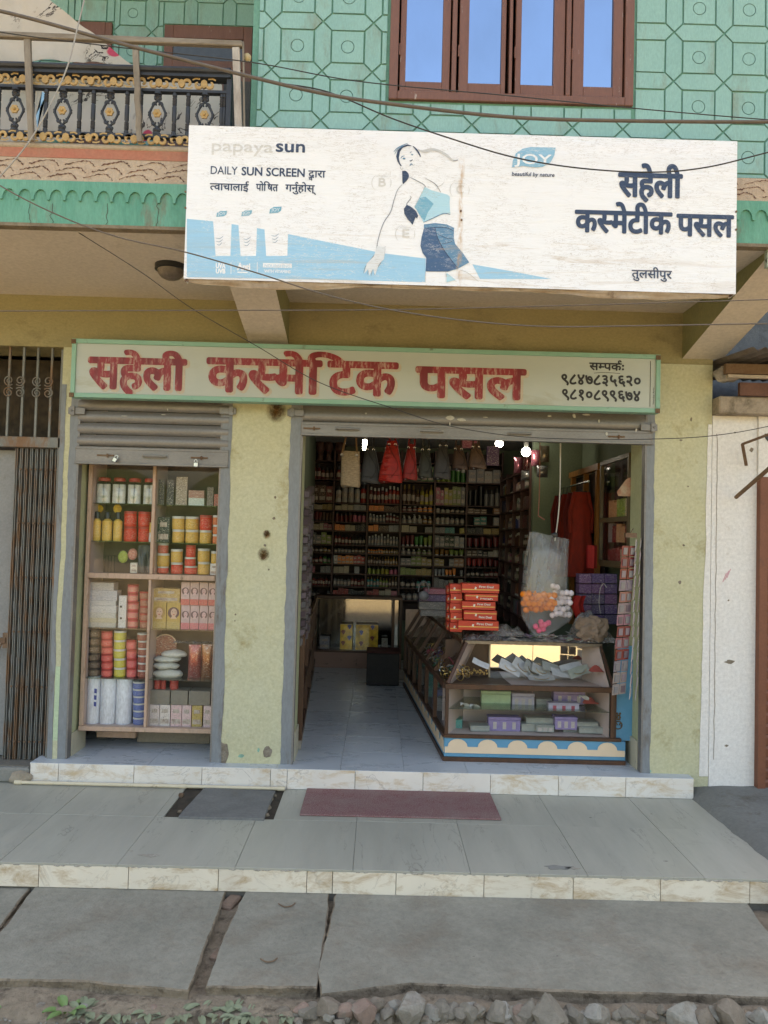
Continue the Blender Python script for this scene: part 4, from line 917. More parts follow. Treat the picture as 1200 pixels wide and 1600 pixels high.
# balusters: plain turned bars and lozenge shaped ornaments
zb0, zb1 = q['b0']+.004, q['b1']; H_ = zb1-zb0
m = MB(); pr = [(.011, 0), (.011, .03*H_*4)]
prof = [(.012, 0), (.012, .08*H_), (.008, .1*H_)]+[(.0095 if k % 2 else .012, (.12+.018*k)*H_) for k in range(9)]+[(.008, .3*H_), (.0115, .34*H_), (.0115, .66*H_), (.008, .7*H_)]+[(.0095 if k % 2 else .012, (.72+.018*k)*H_) for k in range(9)]+[(.008, .9*H_), (.012, .92*H_), (.012, H_)]
m.lathe(prof, (0, 0, 0), 9); b0 = m.build('baluster', blackiron, rl, smooth=30)
for v_ in b0.data.vertices: v_.co += parent_world(rl)
def ornament(x):
    t = bpy.data.objects.new('ornamental_baluster', None)
    m = MB(); ps = [(.012, 0), (.020, .0), (.020, .05*H_), (.012, .07*H_), (.016, .10*H_), (.009, .13*H_), (.007, .2*H_)]; m.lathe(ps, (0, 0, 0), 9); m.lathe([(r, H_-z) for r, z in ps][::-1], (0, 0, 0), 9)
    for sx in (-1, 1):
        m.tube(spline([(0, 0, .18*H_), (sx*.020, 0, .28*H_), (sx*.036, 0, .42*H_), (sx*.040, 0, .5*H_), (sx*.036, 0, .58*H_), (sx*.020, 0, .72*H_), (0, 0, .82*H_)], 3), .0066, 6)
        for sz in (-1, 1):
            c = .5*H_; m.tube([(sx*(.020-.013*(1-k/9)*math.cos(k*.62)), -.003, c+sz*(.045+.014*(1-k/9)*math.sin(k*.62)*1.4)) for k in range(9)], .0052, 5)
            m.tube([(sx*(.008+.008*math.cos(k*.7)), -.003, c+sz*(.085+.012*math.sin(k*.7))) for k in range(7)], .0048, 5)
        m.ball((sx*.012, 0, .86*H_), .009, 6, 5); m.ball((sx*.012, 0, .14*H_), .009, 6, 5); m.ball((sx*.043, 0, .5*H_+.006), .007, 6, 5); m.ball((sx*.043, 0, .5*H_-.006), .007, 6, 5)
    o = m.build('ornament', blackiron, rl, smooth=40)
    for v_ in o.data.vertices: v_.co += parent_world(rl)
    o.location = Vector((x, YB_, zb0))-rl.location
    m = MB(); pts = [((.017+.006*abs(math.cos(3*a)))*math.cos(a), (.017+.006*abs(math.cos(3*a)))*math.sin(a)) for a in [i*math.pi/15 for i in range(30)]]
    m.prism(pts, (0, -.012, .5*H_), XU, ZU, .008); m.ball((0, -.013, .5*H_), .008, 8, 6); f = m.build('gold_flower', gold, o)
    for v_ in f.data.vertices: v_.co += parent_world(o)
    return o, f
oo = None
xa = P(98, 175, YB_).x; pa = (P(246, 178, YB_).x-xa)/2
for k in range(-9, 4):
    x = xa+k*pa
    if x > xr1-.03: break
    if oo is None: oo = ornament(x)
    else:
        c = oo[0].copy(); C.objects.link(c); c.location = Vector((x, YB_, zb0))-rl.location; f = oo[1].copy(); C.objects.link(f); f.parent = c
    for s_ in (-.30, .30) if k < 3 else (-.3,):
        c = b0.copy(); C.objects.link(c); c.location = Vector((x+pa*.5+s_*pa*.48, YB_, zb0))-rl.location
b0.location = Vector((xa+3*pa+.42*pa, YB_, zb0))-rl.location
# old wooden frame nailed over the railing
wf = thing('wooden_barrier', (-1.9, YB_-.06, zb['lip']), 'weathered grey wooden frame of posts and top bar nailed before the balcony railing', 'frame')
a = P(-330, 42, YB_-.05); b = P(379, 70, YB_-.05); m = MB(); m.bar(a, b, .03, .030); m.build('top_bar', greywoodh, wf, bevel=.004)
for i, (px, y0, y1, w_) in enumerate(((44, 60, 220, .032), (213, 72, 222, .030))):
    a = P(px-1, y0, YB_-.045); b = P(px+5, y1, YB_-.045); n = 7
    m = MB(); pts = [a.lerp(b, j/n)+Vector((.006*noise.noise(Vector((px, j*.9, 0))), 0, 0)) for j in range(n+1)]
    for j in range(n): m.bar(pts[j], pts[j+1], .02, w_*(1-.03*j), (1, 0, 0))
    m.build('post', greywood, wf)
a = P(369, 76, YB_-.05); b = P(373, 200, YB_-.05); m = MB(); m.bar(a, b, .025, .036, (1, 0, 0)); m.build('post', mat('white flaking wood', (.48, .45, .41), (.25, .21, .18), 14, .9, .5, stretch=(1, 1, .3)), wf, label='paler flaking post at the right end')
m = MB(); a = P(380, 66, YB_-.05); b = P(382, 200, YB_-.05); m.bar(a, b, .012, .008, (1, 0, 0)); m.build('thin_batten', greywood, wf)
m = MB(); p = P(386, 90, YB_-.03); m.ball(p, .022, 9, 7, .1, (1, .8, 1)); m.build('insulator', mat('yellowed porcelain', (.5, .4, .22), None, 9, .4), label='yellowed porcelain insulator beside the end of the wooden frame', cat='insulator', smooth=60)
# cloths hanging on the balcony
def cloth(name, pts_px, Y, mt, label, wav=.04, nu=30, nv=24):
    A, B, D, E_ = [P(a, b, Y) for a, b in pts_px]   # top-left, top-right, bottom-right, bottom-left
    m = MB()
    def f(u, v):
        p = A.lerp(B, u).lerp(E_.lerp(D, u), v); p = p.copy(); p.y += wav*noise.noise(Vector((p.x*5, 0, p.z*1.2)))+wav*.4*noise.noise(Vector((p.x*14, 2, p.z*5))); return p
    m.grid(f, nu, nv); m.add([p+Vector((0, .003, 0)) for p in m.v[:]], [tuple(reversed(q)) for q in m.f[:]])
    return m.build(name, mt, label=label, cat='cloth', smooth=80), f
cl = NT('off white sheet with dark floral print'); v = cl.coord(rnd=False); n = cl.noise(v, 5.5, 4, .65, 1.6); a_ = cl.math('ABSOLUTE', cl.math('SUBTRACT', n, .5), None)
pm = cl.math('MULTIPLY', cl.ramp(a_, .010, .022, 1, 0), cl.ramp(cl.noise(v, 2.0, 2), .50, .56)); c = cl.mix(cl.ramp(cl.noise(v, 2.4, 5), .35, .7), (.50, .46, .41), (.40, .37, .33)); c = cl.mix(pm, c, (.03, .025, .03)); 
pk = cl.ramp(cl.noise(v, 3.3, 2), .70, .72); c = cl.mix(pk, c, (.45, .07, .12)); cl.principled(c, .9, 0, .1, n, .3, .02)
cloth('bedsheet', [(-120, -30), (65, -8), (207, 100), (-120, 92)], -.75, cl.m, 'pale printed bedsheet slanting over the balcony rail at top left')
cloth('curtain', [(-160, 120), (345, 112), (352, 216), (-160, 222)], -.62, cl.m, 'greyish floral curtain hanging behind the balcony railing', .05)
m = MB(); A = P(68, 146, -.70); m.flat([P(58, 200, -.70), P(66, 142, -.70), P(72, 148, -.70), P(56, 180, -.70)])  # flat blue sheet standing in for a sliver of open sky
m.add([p+Vector((0, .004, 0)) for p in m.v[:]], [(3, 2, 1, 0)]); m.build('sky_sliver', plain('painted sky sliver', (.35, .6, .8), .9), label='narrow painted sky sliver behind the railing near the left post', cat='sky gap')
m = MB(); m.box(P(350, 150, -.5).x, P(392, 150, -.5).x, -.52, -.50, zb['lip'], P(370, 130, -.5).z); m.build('wire_mesh_panel', mat('dark wire mesh panel', (.05, .045, .04), (.10, .09, .08), 60), label='dark mesh panel standing at the right end of the balcony', cat='panel')

# ================================================================== PRINTED VINYL BANNER
YN = -1.22
n0, n1 = P(291, 320, YN).x, P(1151, 330, YN).x; nz0, nz1 = P(720, 447.5, YN).z, P(720, 208, YN).z
bn = thing('banner', ((n0+n1)/2, YN, nz0), 'large weathered white and blue vinyl shop banner on a box frame above the shop', 'banner')
BM = {}
def vinyl(name, col, fade=.55):
    if name in BM: return BM[name]
    s = NT(name); v = s.coord(rnd=False)
    def sv(scale): mp = s.n('ShaderNodeMapping'); mp.inputs['Scale'].default_value = scale; s.l(v, mp.inputs['Vector']); return mp.outputs[0]
    wr = s.noise(sv((1.0, 1, 7)), 4.2, 6, .62, .7)                      # horizontal wrinkles
    cr = s.noise(sv((1.1, 1, 6)), 9, 4, .7, .9); ca = s.math('ABSOLUTE', s.math('SUBTRACT', cr, .5), None)
    cracks = s.math('MULTIPLY', s.ramp(ca, .004, .016, 1, 0), s.ramp(s.noise(v, 3.4, 4), .42, .52))
    fl = s.ramp(s.noise(sv((1, 1, 3)), 30, 4, .8), .61, .67, 0, fade if col[2] > .12 else .12)    # flaked ink
    c = s.mix(fl, col, (.74, .74, .73))
    cc = s.mix(s.math('MULTIPLY', cracks, .55 if col[2] > .12 else .12), c, (.34, .30, .27) if col[0] > .3 else (.70, .70, .70))
    sx = s.n('ShaderNodeSeparateXYZ'); s.l(v, sx.inputs[0])
    st = s.noise(sv((.45, 1, 7)), 2.6, 6, .6, 1.2); low = s.ramp(sx.outputs[2], .02, .42, .17, 0)
    dirt_ = s.ramp(s.math('ADD', st, low), .66, .80, 0, .75); mid = s.ramp(s.math('ABSOLUTE', s.math('SUBTRACT', sx.outputs[0], .18), None), .25, 1.15, 1, .25)
    cc = s.mix(s.math('MULTIPLY', dirt_, mid), cc, (.44, .33, .22))
    rs = s.ramp(s.math('ABSOLUTE', s.math('SUBTRACT', sx.outputs[0], -.007), None), .004, .018, 1, 0)      # rusty run-down line
    rs = s.math('MULTIPLY', rs, s.ramp(sx.outputs[2], .60, .66, 1, 0)); rs = s.math('MULTIPLY', rs, s.ramp(s.noise(sv((9, 1, 3)), 5, 4), .42, .6, 0, .7))
    cc = s.mix(rs, cc, (.45, .27, .12))
    b = s.math('ADD', s.math('MULTIPLY', wr, 1.0), s.math('MULTIPLY', ca, -.4)); s.principled(cc, .42, 0, .4, b, .28, .014); BM[name] = s.m; return s.m
vw = vinyl('white vinyl', (.75, .78, .83)); vb = vinyl('sky blue vinyl ink', (.27, .52, .72)); vn = vinyl('navy vinyl ink', (.022, .045, .10), .25); vg = vinyl('pale grey vinyl ink', (.50, .52, .54)); vt = vinyl('teal blue vinyl ink', (.13, .36, .50))
vnv = vinyl('dark navy cloth ink', (.04, .10, .21), .4); vlb = vinyl('light blue vinyl ink', (.36, .60, .72)); vpg = vinyl('faint lettering ink', (.58, .59, .60)); vd = vinyl('denim blue ink', (.09, .22, .36), .35); vsk = vinyl('thin grey line ink', (.22, .24, .28), .3)
m = MB(); 
def bf(u, v):
    x = n0+(n1-n0)*u; z = nz0+(nz1-nz0)*v; e = min(u, 1-u, 1)*8; sag = .0
    return Vector((x, YN, z))
m.grid(bf, 8, 4); m.box(n0, n1, YN+.002, YN+.075, nz1-.003, nz1); m.box(n0, n0+.003, YN+.002, YN+.075, nz0, nz1-.003); m.box(n1-.003, n1, YN+.002, YN+.075, nz0, nz1-.003)
m.build('vinyl_sheet', vw, bn)
m = MB()     # loose dirty hem hanging below the frame
def hem(u, v):
    x = n0+.02+(n1-n0-.05)*u; d = .014+.020*max(0, math.sin(u*9.5))*1.1+.006*noise.noise(Vector((u*22, 0, 0)))
    return Vector((x, YN+.004+.012*v+.01*noise.noise(Vector((x*7, v*3, 2))), nz0-d*v))
m.grid(hem, 120, 5); m.build('loose_hem', mat('dirty vinyl hem', (.46, .38, .29), (.30, .22, .15), 6, .7, .3, 40, .004, dirt=(.12, .08, .05), dscale=8), bn, smooth=80)
m = MB(); m.box(n0+.004, n1-.004, YN+.02, YN+.05, nz0+.001, nz0+.03); m.box(n0+.004, n0+.03, YN+.05, YN+.08, nz0+.031, nz1-.01); m.build('frame_tube', rust, bn)
for px, py in ((290, 300), (290, 325), (1150, 331), (1150, 359), (721, 344), (720, 330), (290, 439), (294, 439)):
    p = P(px, py, YN); m = MB(); m.tube([(p.x, YN-.006, p.z), (p.x, YN, p.z)], .005, 8); m.build('nail', rust, bn)
LAY = [0]
def bp(px, py): p = P(px, py, YN); return (p.x, p.z)
def ink(pts, mt, name='print', curve=0, lay=None):
    pts = [bp(a, b) for a, b in pts]
    if curve: pts = spline([p+(0,) for p in pts+[pts[0]]], curve)[:-1]; pts = [(p[0], p[1]) for p in pts]
    LAY[0] += 1; m = MB(); m.prism(pts, (0, YN-.0008-LAY[0]*.000012, 0), XU, ZU, 0); return m.build(name, mt, bn)
def line(pts, mt, wpx, name='print_line', curve=4):
    pts = [bp(a, b)+(0,) for a, b in pts]; pts = [(p[0], p[1]) for p in (spline(pts, curve) if curve else pts)]; n = len(pts)
    LAY[0] += 1; m = MB(); m.strip(pts, [wpx/318*(.35+.65*math.sin(math.pi*(i+.5)/n)) for i in range(n)], (0, YN-.0008-LAY[0]*.000012, 0), XU, ZU); return m.build(name, mt, bn)
def btext(s_, x0, x1, yb, hpx, mt, ref='स', bold=0, **kw):
    a = P(x0, yb, YN); b = P(x1, yb+(x1-x0)*.0225, YN); LAY[0] += 3; m = MB(); letter(m, s_, (a.x, YN-.0008-LAY[0]*.000012, (a.z+b.z)/2), XU, ZU, b.x-a.x, hpx/318, ref=ref, bold=bold, layer=8e-6, **kw); return m.build('lettering', mt, bn)
ink([(292, 342), (335, 346), (400, 356), (451, 366), (520, 380), (600, 396), (665, 404), (665, 441), (560, 438), (292, 433)], vb, 'blue_field')
ink([(738, 413), (800, 424), (862, 436), (750, 436)], vb, 'blue_field')
for x0, x1, yt, yb in ((333, 362, 345, 400), (372, 402, 343, 400), (412, 451, 338, 400)):     # the printed tubes
    ink([(x0, yt), (x1, yt), (x1-2, yb), (x0+4, yb)], vw, 'printed_tube')
for x, y, k in ((346, 334, 1), (385, 333, 1), (430, 328, 1.15)):
    ink([(x-8*k, y+5*k), (x-7*k, y-1*k), (x-2*k, y-4*k), (x+9*k, y-4.4*k), (x+8*k, y+1*k), (x+4*k, y+4*k)], vt, 'leaf_logo'); btext('JOY', x-5*k, x+6*k, y+2*k, 4.5*k, vw, 'J')
for x, y in ((345, 372), (388, 373), (432, 368)):
    for j in range(3): line([(x-8+j, y+j*5), (x-2, y+1+j*5), (x+4-j, y+j*5-3)], vd, .9)
btext('papaya', 329, 427, 236, 12, vpg, 'a', .0006); btext('sun', 430, 478, 237, 12.5, vn, 'u', .0020)
btext('DAILY', 328, 371, 272, 12.5, vn, 'D', .0003); btext('SUN SCREEN', 377, 477, 274, 13, vn, 'S', .0013)
btext('द~ारा', 482, 508, 277, 10.5, vn, 'स', .0011); btext('½तवाचालाई', 328, 388, 297, 10.5, vn, 'स', .0011); btext('पोिषत', 400, 434, 298, 10.5, vn, 'स', .0011); btext('गनु^होस्', 446, 491, 299, 10.5, vn, 'स', .0011)
btext('UVA', 337, 352, 419, 8, vw, 'U', .0015); btext('UVB', 337, 352, 427, 7, vw, 'U', .0015); btext('Anti', 371, 391, 422, 11, vw, 'A', .0022)
ink([(411, 411), (456, 412), (456, 419), (411, 418)], vw, 'print_box'); btext('NOURISHING', 413, 454, 417.5, 4.5, vb, 'N'); btext('WITH VITAMINS', 413, 454, 426, 4.5, vw, 'W', .0006)
for x in (361, 402): line([(x, 410), (x, 428)], vw, 1.2, curve=0)
for x in (337, 371): ink([(x, 424.5), (x+16, 425), (x+16, 427), (x, 426.5)], vw, 'print_box') if x == 371 else None
# round vitamin marks
for ch, x, y in (('B', 596, 286), ('E', 633, 366), ('C', 718, 297)):
    btext(ch, x-6, x+7, y+5, 13, vpg, ch, .0012)
    for a0, a1 in ((2.4, 4.1), (-.4, .5)): line([(x+15*math.cos(a), y+15*math.sin(a)) for a in [a0+(a1-a0)*i/8 for i in range(9)]], vpg, 1.2)
    btext('VITAMIN', x-8, x+9, y-9, 3, vpg, 'V')
# the standing woman: pale figure drawn in thin lines, blue top, navy skirt
def wp(pts): return [(590+a/6.4, 200+b/6.4) for a, b in pts]
ink(wp([(246, 430), (285, 432), (312, 470), (305, 510), (275, 545), (250, 556)]), vn, 'printed_hair', 3)
ink(wp([(186, 285), (200, 225), (240, 185), (300, 165), (345, 180), (300, 182), (250, 200), (222, 240), (212, 300), (222, 350), (244, 385), (225, 378), (198, 335)]), vn, 'printed_hair')
line(wp([(355, 185), (385, 215), (410, 250), (430, 290)]), vn, 2.6); line(wp([(162, 240), (195, 205), (250, 175), (300, 155)]), vd, 1.6); line(wp([(170, 265), (200, 215), (262, 178)]), vd, 1.0)
line(wp([(232, 305), (245, 287), (270, 280)]), vd, 1.3); line(wp([(322, 250), (340, 238)]), vd, 1.2)
for ex, ey, k in ((265, 306, 1), (346, 268, .8)): ink(wp([(ex-18*k, ey+4), (ex-4*k, ey-9*k), (ex+14*k, ey-4*k), (ex+10*k, ey+9*k), (ex-6*k, ey+10*k)]), vd, 'printed_eye')
line(wp([(322, 325), (330, 332), (350, 318)]), vn, 1.5); line(wp([(322, 380), (335, 362), (350, 372)]), vd, 2.2); line(wp([(355, 375), (372, 366)]), vg, 1)
line(wp([(225, 390), (235, 415), (252, 410), (250, 395)]), vg, 1.2)
line(wp([(400, 215), (450, 232), (540, 215), (620, 235), (690, 275), (750, 325), (800, 322)]), vg, 4.2); line(wp([(425, 228), (470, 240), (545, 222), (600, 235)]), vg, 3); line(wp([(755, 326), (780, 330), (805, 320)]), vsk, 1.6)
line(wp([(310, 490), (380, 522), (470, 575), (465, 610), (430, 680), (370, 790)]), vsk, 1.4); line(wp([(248, 565), (200, 620), (165, 720), (130, 840), (60, 950), (10, 1100), (-20, 1250), (-50, 1330)]), vsk, 1.4)
line(wp([(480, 505), (560, 550), (600, 590), (630, 645)]), vsk, 1.4); line(wp([(320, 680), (335, 700), (290, 765), (330, 790), (380, 830)]), vsk, 1.3); line(wp([(600, 590), (640, 570), (665, 540)]), vg, 1)
ink(wp([(472, 592), (540, 625), (630, 650), (700, 668), (722, 690), (718, 760), (728, 860), (700, 850), (600, 880), (520, 920), (458, 946), (430, 890), (392, 820), (370, 795), (420, 700)]), vlb, 'printed_top', 0)
ink(wp([(372, 797), (425, 700), (480, 690), (560, 760), (500, 850), (470, 930), (430, 890), (392, 822)]), vt, 'printed_top'); line(wp([(458, 946), (560, 900), (660, 856), (728, 868)]), vd, 1.6)
ink(wp([(292, 768), (340, 795), (385, 835), (406, 880), (395, 905), (378, 895), (350, 970), (325, 940), (300, 915), (268, 860), (262, 810)]), vn, 'printed_hair')
ink(wp([(463, 965), (575, 952), (690, 965), (765, 1000), (762, 1100), (775, 1160), (850, 1250), (916, 1345), (800, 1410), (700, 1438), (480, 1436), (486, 1300), (450, 1250), (428, 1180), (440, 1090), (462, 1020)]), vd, 'printed_skirt')
ink(wp([(463, 1005), (575, 1000), (600, 1090), (660, 1220), (800, 1400), (700, 1438), (480, 1436), (486, 1300), (450, 1250), (428, 1180), (440, 1090)]), vnv, 'printed_skirt')
line(wp([(575, 1000), (600, 1100), (665, 1225), (735, 1320), (800, 1400)]), vn, 1.5); line(wp([(465, 1003), (575, 996), (690, 1000), (765, 1035)]), vn, 1.2); line(wp([(600, 1060), (680, 1100), (760, 1110)]), vn, 1); line(wp([(640, 1160), (700, 1150), (750, 1130)]), vn, .9)
for pts in ([(45, 1130), (10, 1300), (-60, 1400), (-100, 1440), (-130, 1500)], ): pass
line([(590, 383), (587, 395), (580, 405), (571, 417), (568, 427)], vsk, 1.1); line([(602, 385), (600, 400), (594, 412), (586, 424), (585, 430)], vsk, 1.1); line([(577, 418), (574, 429)], vsk, .8); line([(582, 420), (580, 431)], vsk, .8)
ink([(589, 385), (602, 386), (600, 405), (592, 413), (586, 431), (583, 420), (577, 431), (575, 421), (569, 428), (573, 412), (584, 401)], vinyl('pale hand ink', (.62, .66, .70)), 'printed_hand')
line(wp([(480, 1438), (475, 1545)]), vg, 1.2); line(wp([(680, 1440), (700, 1500), (790, 1535)]), vg, 1.2); line(wp([(820, 1420), (900, 1450), (1010, 1540)]), vg, 1)
ink(wp([(690, 1450), (780, 1520), (690, 1545)]), vlb, 'print')
# brand leaf
ink([(800, 262), (801, 252), (806, 240), (816, 233), (828, 230), (868, 231), (866, 243), (860, 254), (848, 261), (836, 262), (818, 260)], vinyl('logo blue ink', (.20, .43, .60)), 'leaf_logo')
btext('JOY', 806, 861, 256, 15.5, vw, 'J', .0012); btext('beautiful by nature', 799, 866, 275, 6.2, vn, 'b', .0005, slant=.18)
btext('सहेली', 967, 1064, 306.5, 36, vn, 'स', .0058, copies=12); btext('क½समेटीक', 899, 1048, 362, 33, vn, 'स', .0052, copies=12); btext('पसल', 1058, 1144, 368, 33, vn, 'स', .0052, copies=12)
btext('तुलसीपुर', 987, 1049, 434, 12, vn, 'स', .0011)

# lamp under the balcony
p = P(267, 425, -.55); lm = thing('ceiling_lamp', (p.x, p.y, ZSO), 'round unlit bulkhead lamp with a dusty dome under the balcony', 'lamp')
m = MB(); m.lathe([(.082, -.03), (.092, -.028), (.092, 0)], (p.x, p.y, ZSO), 24); m.build('base_ring', black, lm, smooth=30)
m = MB(); m.lathe([(.002, -.085), (.03, -.082), (.055, -.070), (.072, -.050), (.078, -.03)], (p.x, p.y, ZSO), 24); m.build('dome', mat('dusty brown glass dome', (.16, .14, .12), (.11, .09, .08), 30, .35), lm, smooth=60)
p = P(957, 464, -.9); m = MB(); m.tube([Vector((p.x+.008*math.cos(i*1.3), p.y+.008*math.sin(i*1.3), ZSO-.0-i*.0035)) for i in range(24)], .004, 6); m.build('conduit_stub', mat('grey brown conduit', (.22, .19, .15), None, 20), label='short spiral conduit stub hanging from the soffit below the banner', cat='conduit')

# ================================================================== WIRES IN FRONT OF THE FACADE
def wire(pts, Y, r, mt, label):
    if isinstance(Y, (int, float)): Y = [Y]*len(pts)
    p3 = spline([tuple(P(a, b, y)) for (a, b), y in zip(pts, Y)], 10); m = MB(); m.tube(p3, r, 7); m.build('overhead_wire', mt, smooth=60, label=label, cat='wire')
wire([(-160, -10), (0, 17), (200, 71), (380, 117), (500, 145), (600, 161), (800, 183), (1000, 189), (1230, 190), (1500, 185)], -1.5, .0085, cable2, 'thick brown cable sagging across the teal wall above the banner')
wire([(-160, 20), (0, 50), (170, 72), (390, 97), (560, 127), (800, 150), (1000, 170), (1200, 187), (1400, 200)], -1.42, .0026, cablem, 'thin black wire crossing the window sill above the banner')
wire([(350, 108), (420, 127), (510, 143), (610, 184), (700, 215), (800, 245), (900, 262), (1010, 269), (1100, 262), (1200, 238), (1420, 180)], -1.46, .0034, cablem, 'black drop wire sagging across the top of the banner')
wire([(-140, 200), (0, 290), (100, 340), (190, 372), (290, 394), (400, 426), (500, 458), (600, 482), (720, 500), (850, 510), (1000, 509), (1230, 505), (1500, 500)], -1.7, .0030, cable2, 'grey wire dipping from the green band across the soffit to the right corner')
wire([(-140, 486), (0, 486), (300, 485), (600, 484), (900, 477), (1200, 468), (1500, 458)], -1.6, .0024, cable2, 'straight thin wire along the soffit just below the banner')
wire([(-140, 160), (0, 285), (60, 325), (130, 368), (220, 425), (300, 482), (400, 540), (500, 598), (620, 640), (700, 665), (800, 681), (900, 686), (1020, 686), (1120, 680), (1230, 660), (1500, 600)], -1.0, .0022, cablem, 'thin wire running down across the red lettered sign to the doorway top')
wire([(134, -10), (122, 40), (105, 105), (78, 165), (45, 222), (0, 276), (-60, 340)], -1.66, .0032, plain('light grey wire', (.32, .31, .29), .5), 'light grey wire hanging in an arc before the balcony railing')

# ================================================================== GOODS: unit sized prototypes, the body takes the object's own colour
DATA = {}
capw = plain('white cap', (.6, .6, .57), .35); capb = plain('dark cap', (.02, .02, .022), .3); capg = plain('gold cap', (.55, .38, .14), .3, .8); capr = plain('red lid', (.45, .045, .04), .35)
lab1 = objcol('unused', .5); paper_lab = mat('printed paper label', (.6, .55, .47), (.25, .16, .14), 6, .5, .05, rnd=True)
def proto(name, fn, mats, smooth=35):
    m = MB(); fn(m); me = bpy.data.meshes.new(name); me.from_pydata(m.v, [], m.f)
    for q in mats: me.materials.append(q)
    me.polygons.foreach_set('material_index', m.mi)
    me.polygons.foreach_set('use_smooth', [True]*len(me.polygons)); me.set_sharp_from_angle(angle=R(smooth)); DATA[name] = me
def f_bottle(m, cap=True):
    m.cur = 0; m.lathe([(.46, 0), (.5, .02), (.5, .62), (.42, .70), (.2, .76)], n=10); m.cur = 1; m.lathe([(.24, .76), (.24, .98), (.2, 1)], n=8); m.cur = 2; m.lathe([(.505, .18), (.505, .5)], n=10)
def f_tall(m):
    m.cur = 0; m.lathe([(.44, 0), (.5, .03), (.46, .35), (.5, .70), (.32, .80)], n=10, sy=.7); m.cur = 1; m.lathe([(.30, .80), (.30, .99), (.26, 1)], n=8, sy=.8); m.cur = 2; m.lathe([(.47, .25), (.475, .55)], n=10, sy=.72)
def f_pump(m):
    f_bottle(m); m.cur = 1; m.tube([(0, 0, 1), (0, 0, 1.12)], .06, 6); m.box(-.3, .1, -.09, .09, 1.1, 1.18)
def f_can(m):
    m.cur = 0; m.lathe([(.48, 0), (.5, .02), (.5, .78), (.45, .80)], n=10); m.cur = 1; m.lathe([(.42, .80), (.42, .98), (.38, 1)], n=10)
def f_jar(m):
    m.cur = 0; m.lathe([(.44, 0), (.5, .05), (.5, .70), (.46, .74)], n=14); m.cur = 1; m.lathe([(.49, .74), (.5, .76), (.5, .97), (.46, 1)], n=14)
def f_box(m): m.cur = 0; m.box(-.5, .5, -.5, .5, 0, 1); m.cur = 1; m.box(-.42, .42, -.512, -.501, .12, .34); m.box(-.3, .3, -.512, -.501, .62, .8)
def f_card(m): m.cur = 0; m.box(-.5, .5, -.5, .5, 0, 1)
def f_tube(m): m.cur = 0; m.add([(-.5, 0, .98), (.5, 0, .98), (.5, .03, 1), (-.5, .03, 1)], [(0, 1, 2, 3)]); m.lathe([(.36, .16), (.40, .2), (.44, .5)], n=10); m.cur = 1; m.lathe([(.34, 0), (.34, .16)], n=10)
def f_tube2(m):
    m.cur = 0; n = 10; rings = []
    for z, ax, ay in ((.16, .36, .36), (.3, .42, .34), (.65, .47, .2), (1, .5, .03)): rings.append([(ax*math.cos(2*math.pi*j/n), ay*math.sin(2*math.pi*j/n), z) for j in range(n)])
    m.add(sum(rings, []), [(i*n+j, i*n+(j+1) % n, (i+1)*n+(j+1) % n, (i+1)*n+j) for i in range(3) for j in range(n)]); m.cur = 1; m.lathe([(.32, 0), (.34, .02), (.34, .16)], n=10)
def f_pack(m):
    def g(u, v): b = math.sin(math.pi*u)**.5*math.sin(math.pi*v)**.5 if 0 < u < 1 and 0 < v < 1 else 0; return Vector((-.5+u, -.45*b, v))
    m.grid(g, 6, 6); m.grid(lambda u, v: Vector((.5-u, .2*(math.sin(math.pi*u)*math.sin(math.pi*v)), v)), 6, 6)
for nm, fn, cp in (('bottle', f_bottle, capw), ('bottle_dark', f_bottle, capb), ('bottle_gold', f_bottle, capg), ('tall', f_tall, capw), ('tall_dark', f_tall, capb), ('pump', f_pump, capw), ('can', f_can, capb), ('can_white', f_can, capw), ('jar', f_jar, capw), ('jar_dark', f_jar, capb), ('jar_gold', f_jar, capg), ('tube', f_tube2, capw), ('tube_dark', f_tube2, capb)):
    proto(nm, fn, [PL, cp, paper_lab])
proto('box', f_box, [PR, paper_lab]); proto('card', f_card, [PR]); proto('plainbox', f_card, [mat('plain carton', (.28, .25, .20), (.24, .21, .17), 5, .8, .2)]); proto('pack', f_pack, [FOIL], 80)
KIND = {'bottle': 'bottle', 'bottle_dark': 'bottle', 'bottle_gold': 'bottle', 'tall': 'bottle', 'tall_dark': 'bottle', 'pump': 'pump_bottle', 'can': 'spray_can', 'can_white': 'spray_can', 'jar': 'jar', 'jar_dark': 'jar', 'jar_gold': 'jar', 'tube': 'tube', 'tube_dark': 'tube', 'box': 'carton', 'card': 'card_pack', 'pack': 'foil_packet', 'plainbox': 'cardboard_box'}
def item(kind_, x, y, z, w, d, h, col, label, group=None, rz=0, name=None):
    nm = name or KIND[kind_]; o = bpy.data.objects.new(nm, DATA[kind_]); C.objects.link(o)
    o.location = (x, y, z); o.scale = (w, d, h); o.rotation_euler.z = rz; setcol(o, col); tag(o, label, nm.replace('_', ' '), group); return o
CN = {'dark red': (.22, .02, .02), 'red': (.5, .04, .03), 'orange': (.75, .22, .04), 'amber': (.42, .20, .03), 'gold': (.50, .35, .10), 'yellow': (.62, .52, .08), 'green': (.07, .28, .06), 'lime': (.30, .40, .08), 'teal': (.05, .36, .33),
      'white': (.62, .60, .56), 'cream': (.60, .50, .34), 'grey': (.28, .28, .28), 'black': (.02, .02, .022), 'brown': (.15, .07, .035), 'pink': (.65, .16, .25), 'purple': (.16, .07, .24), 'blue': (.06, .10, .35), 'silver': (.42, .43, .45), 'peach': (.66, .32, .16), 'dark green': (.02, .07, .04)}
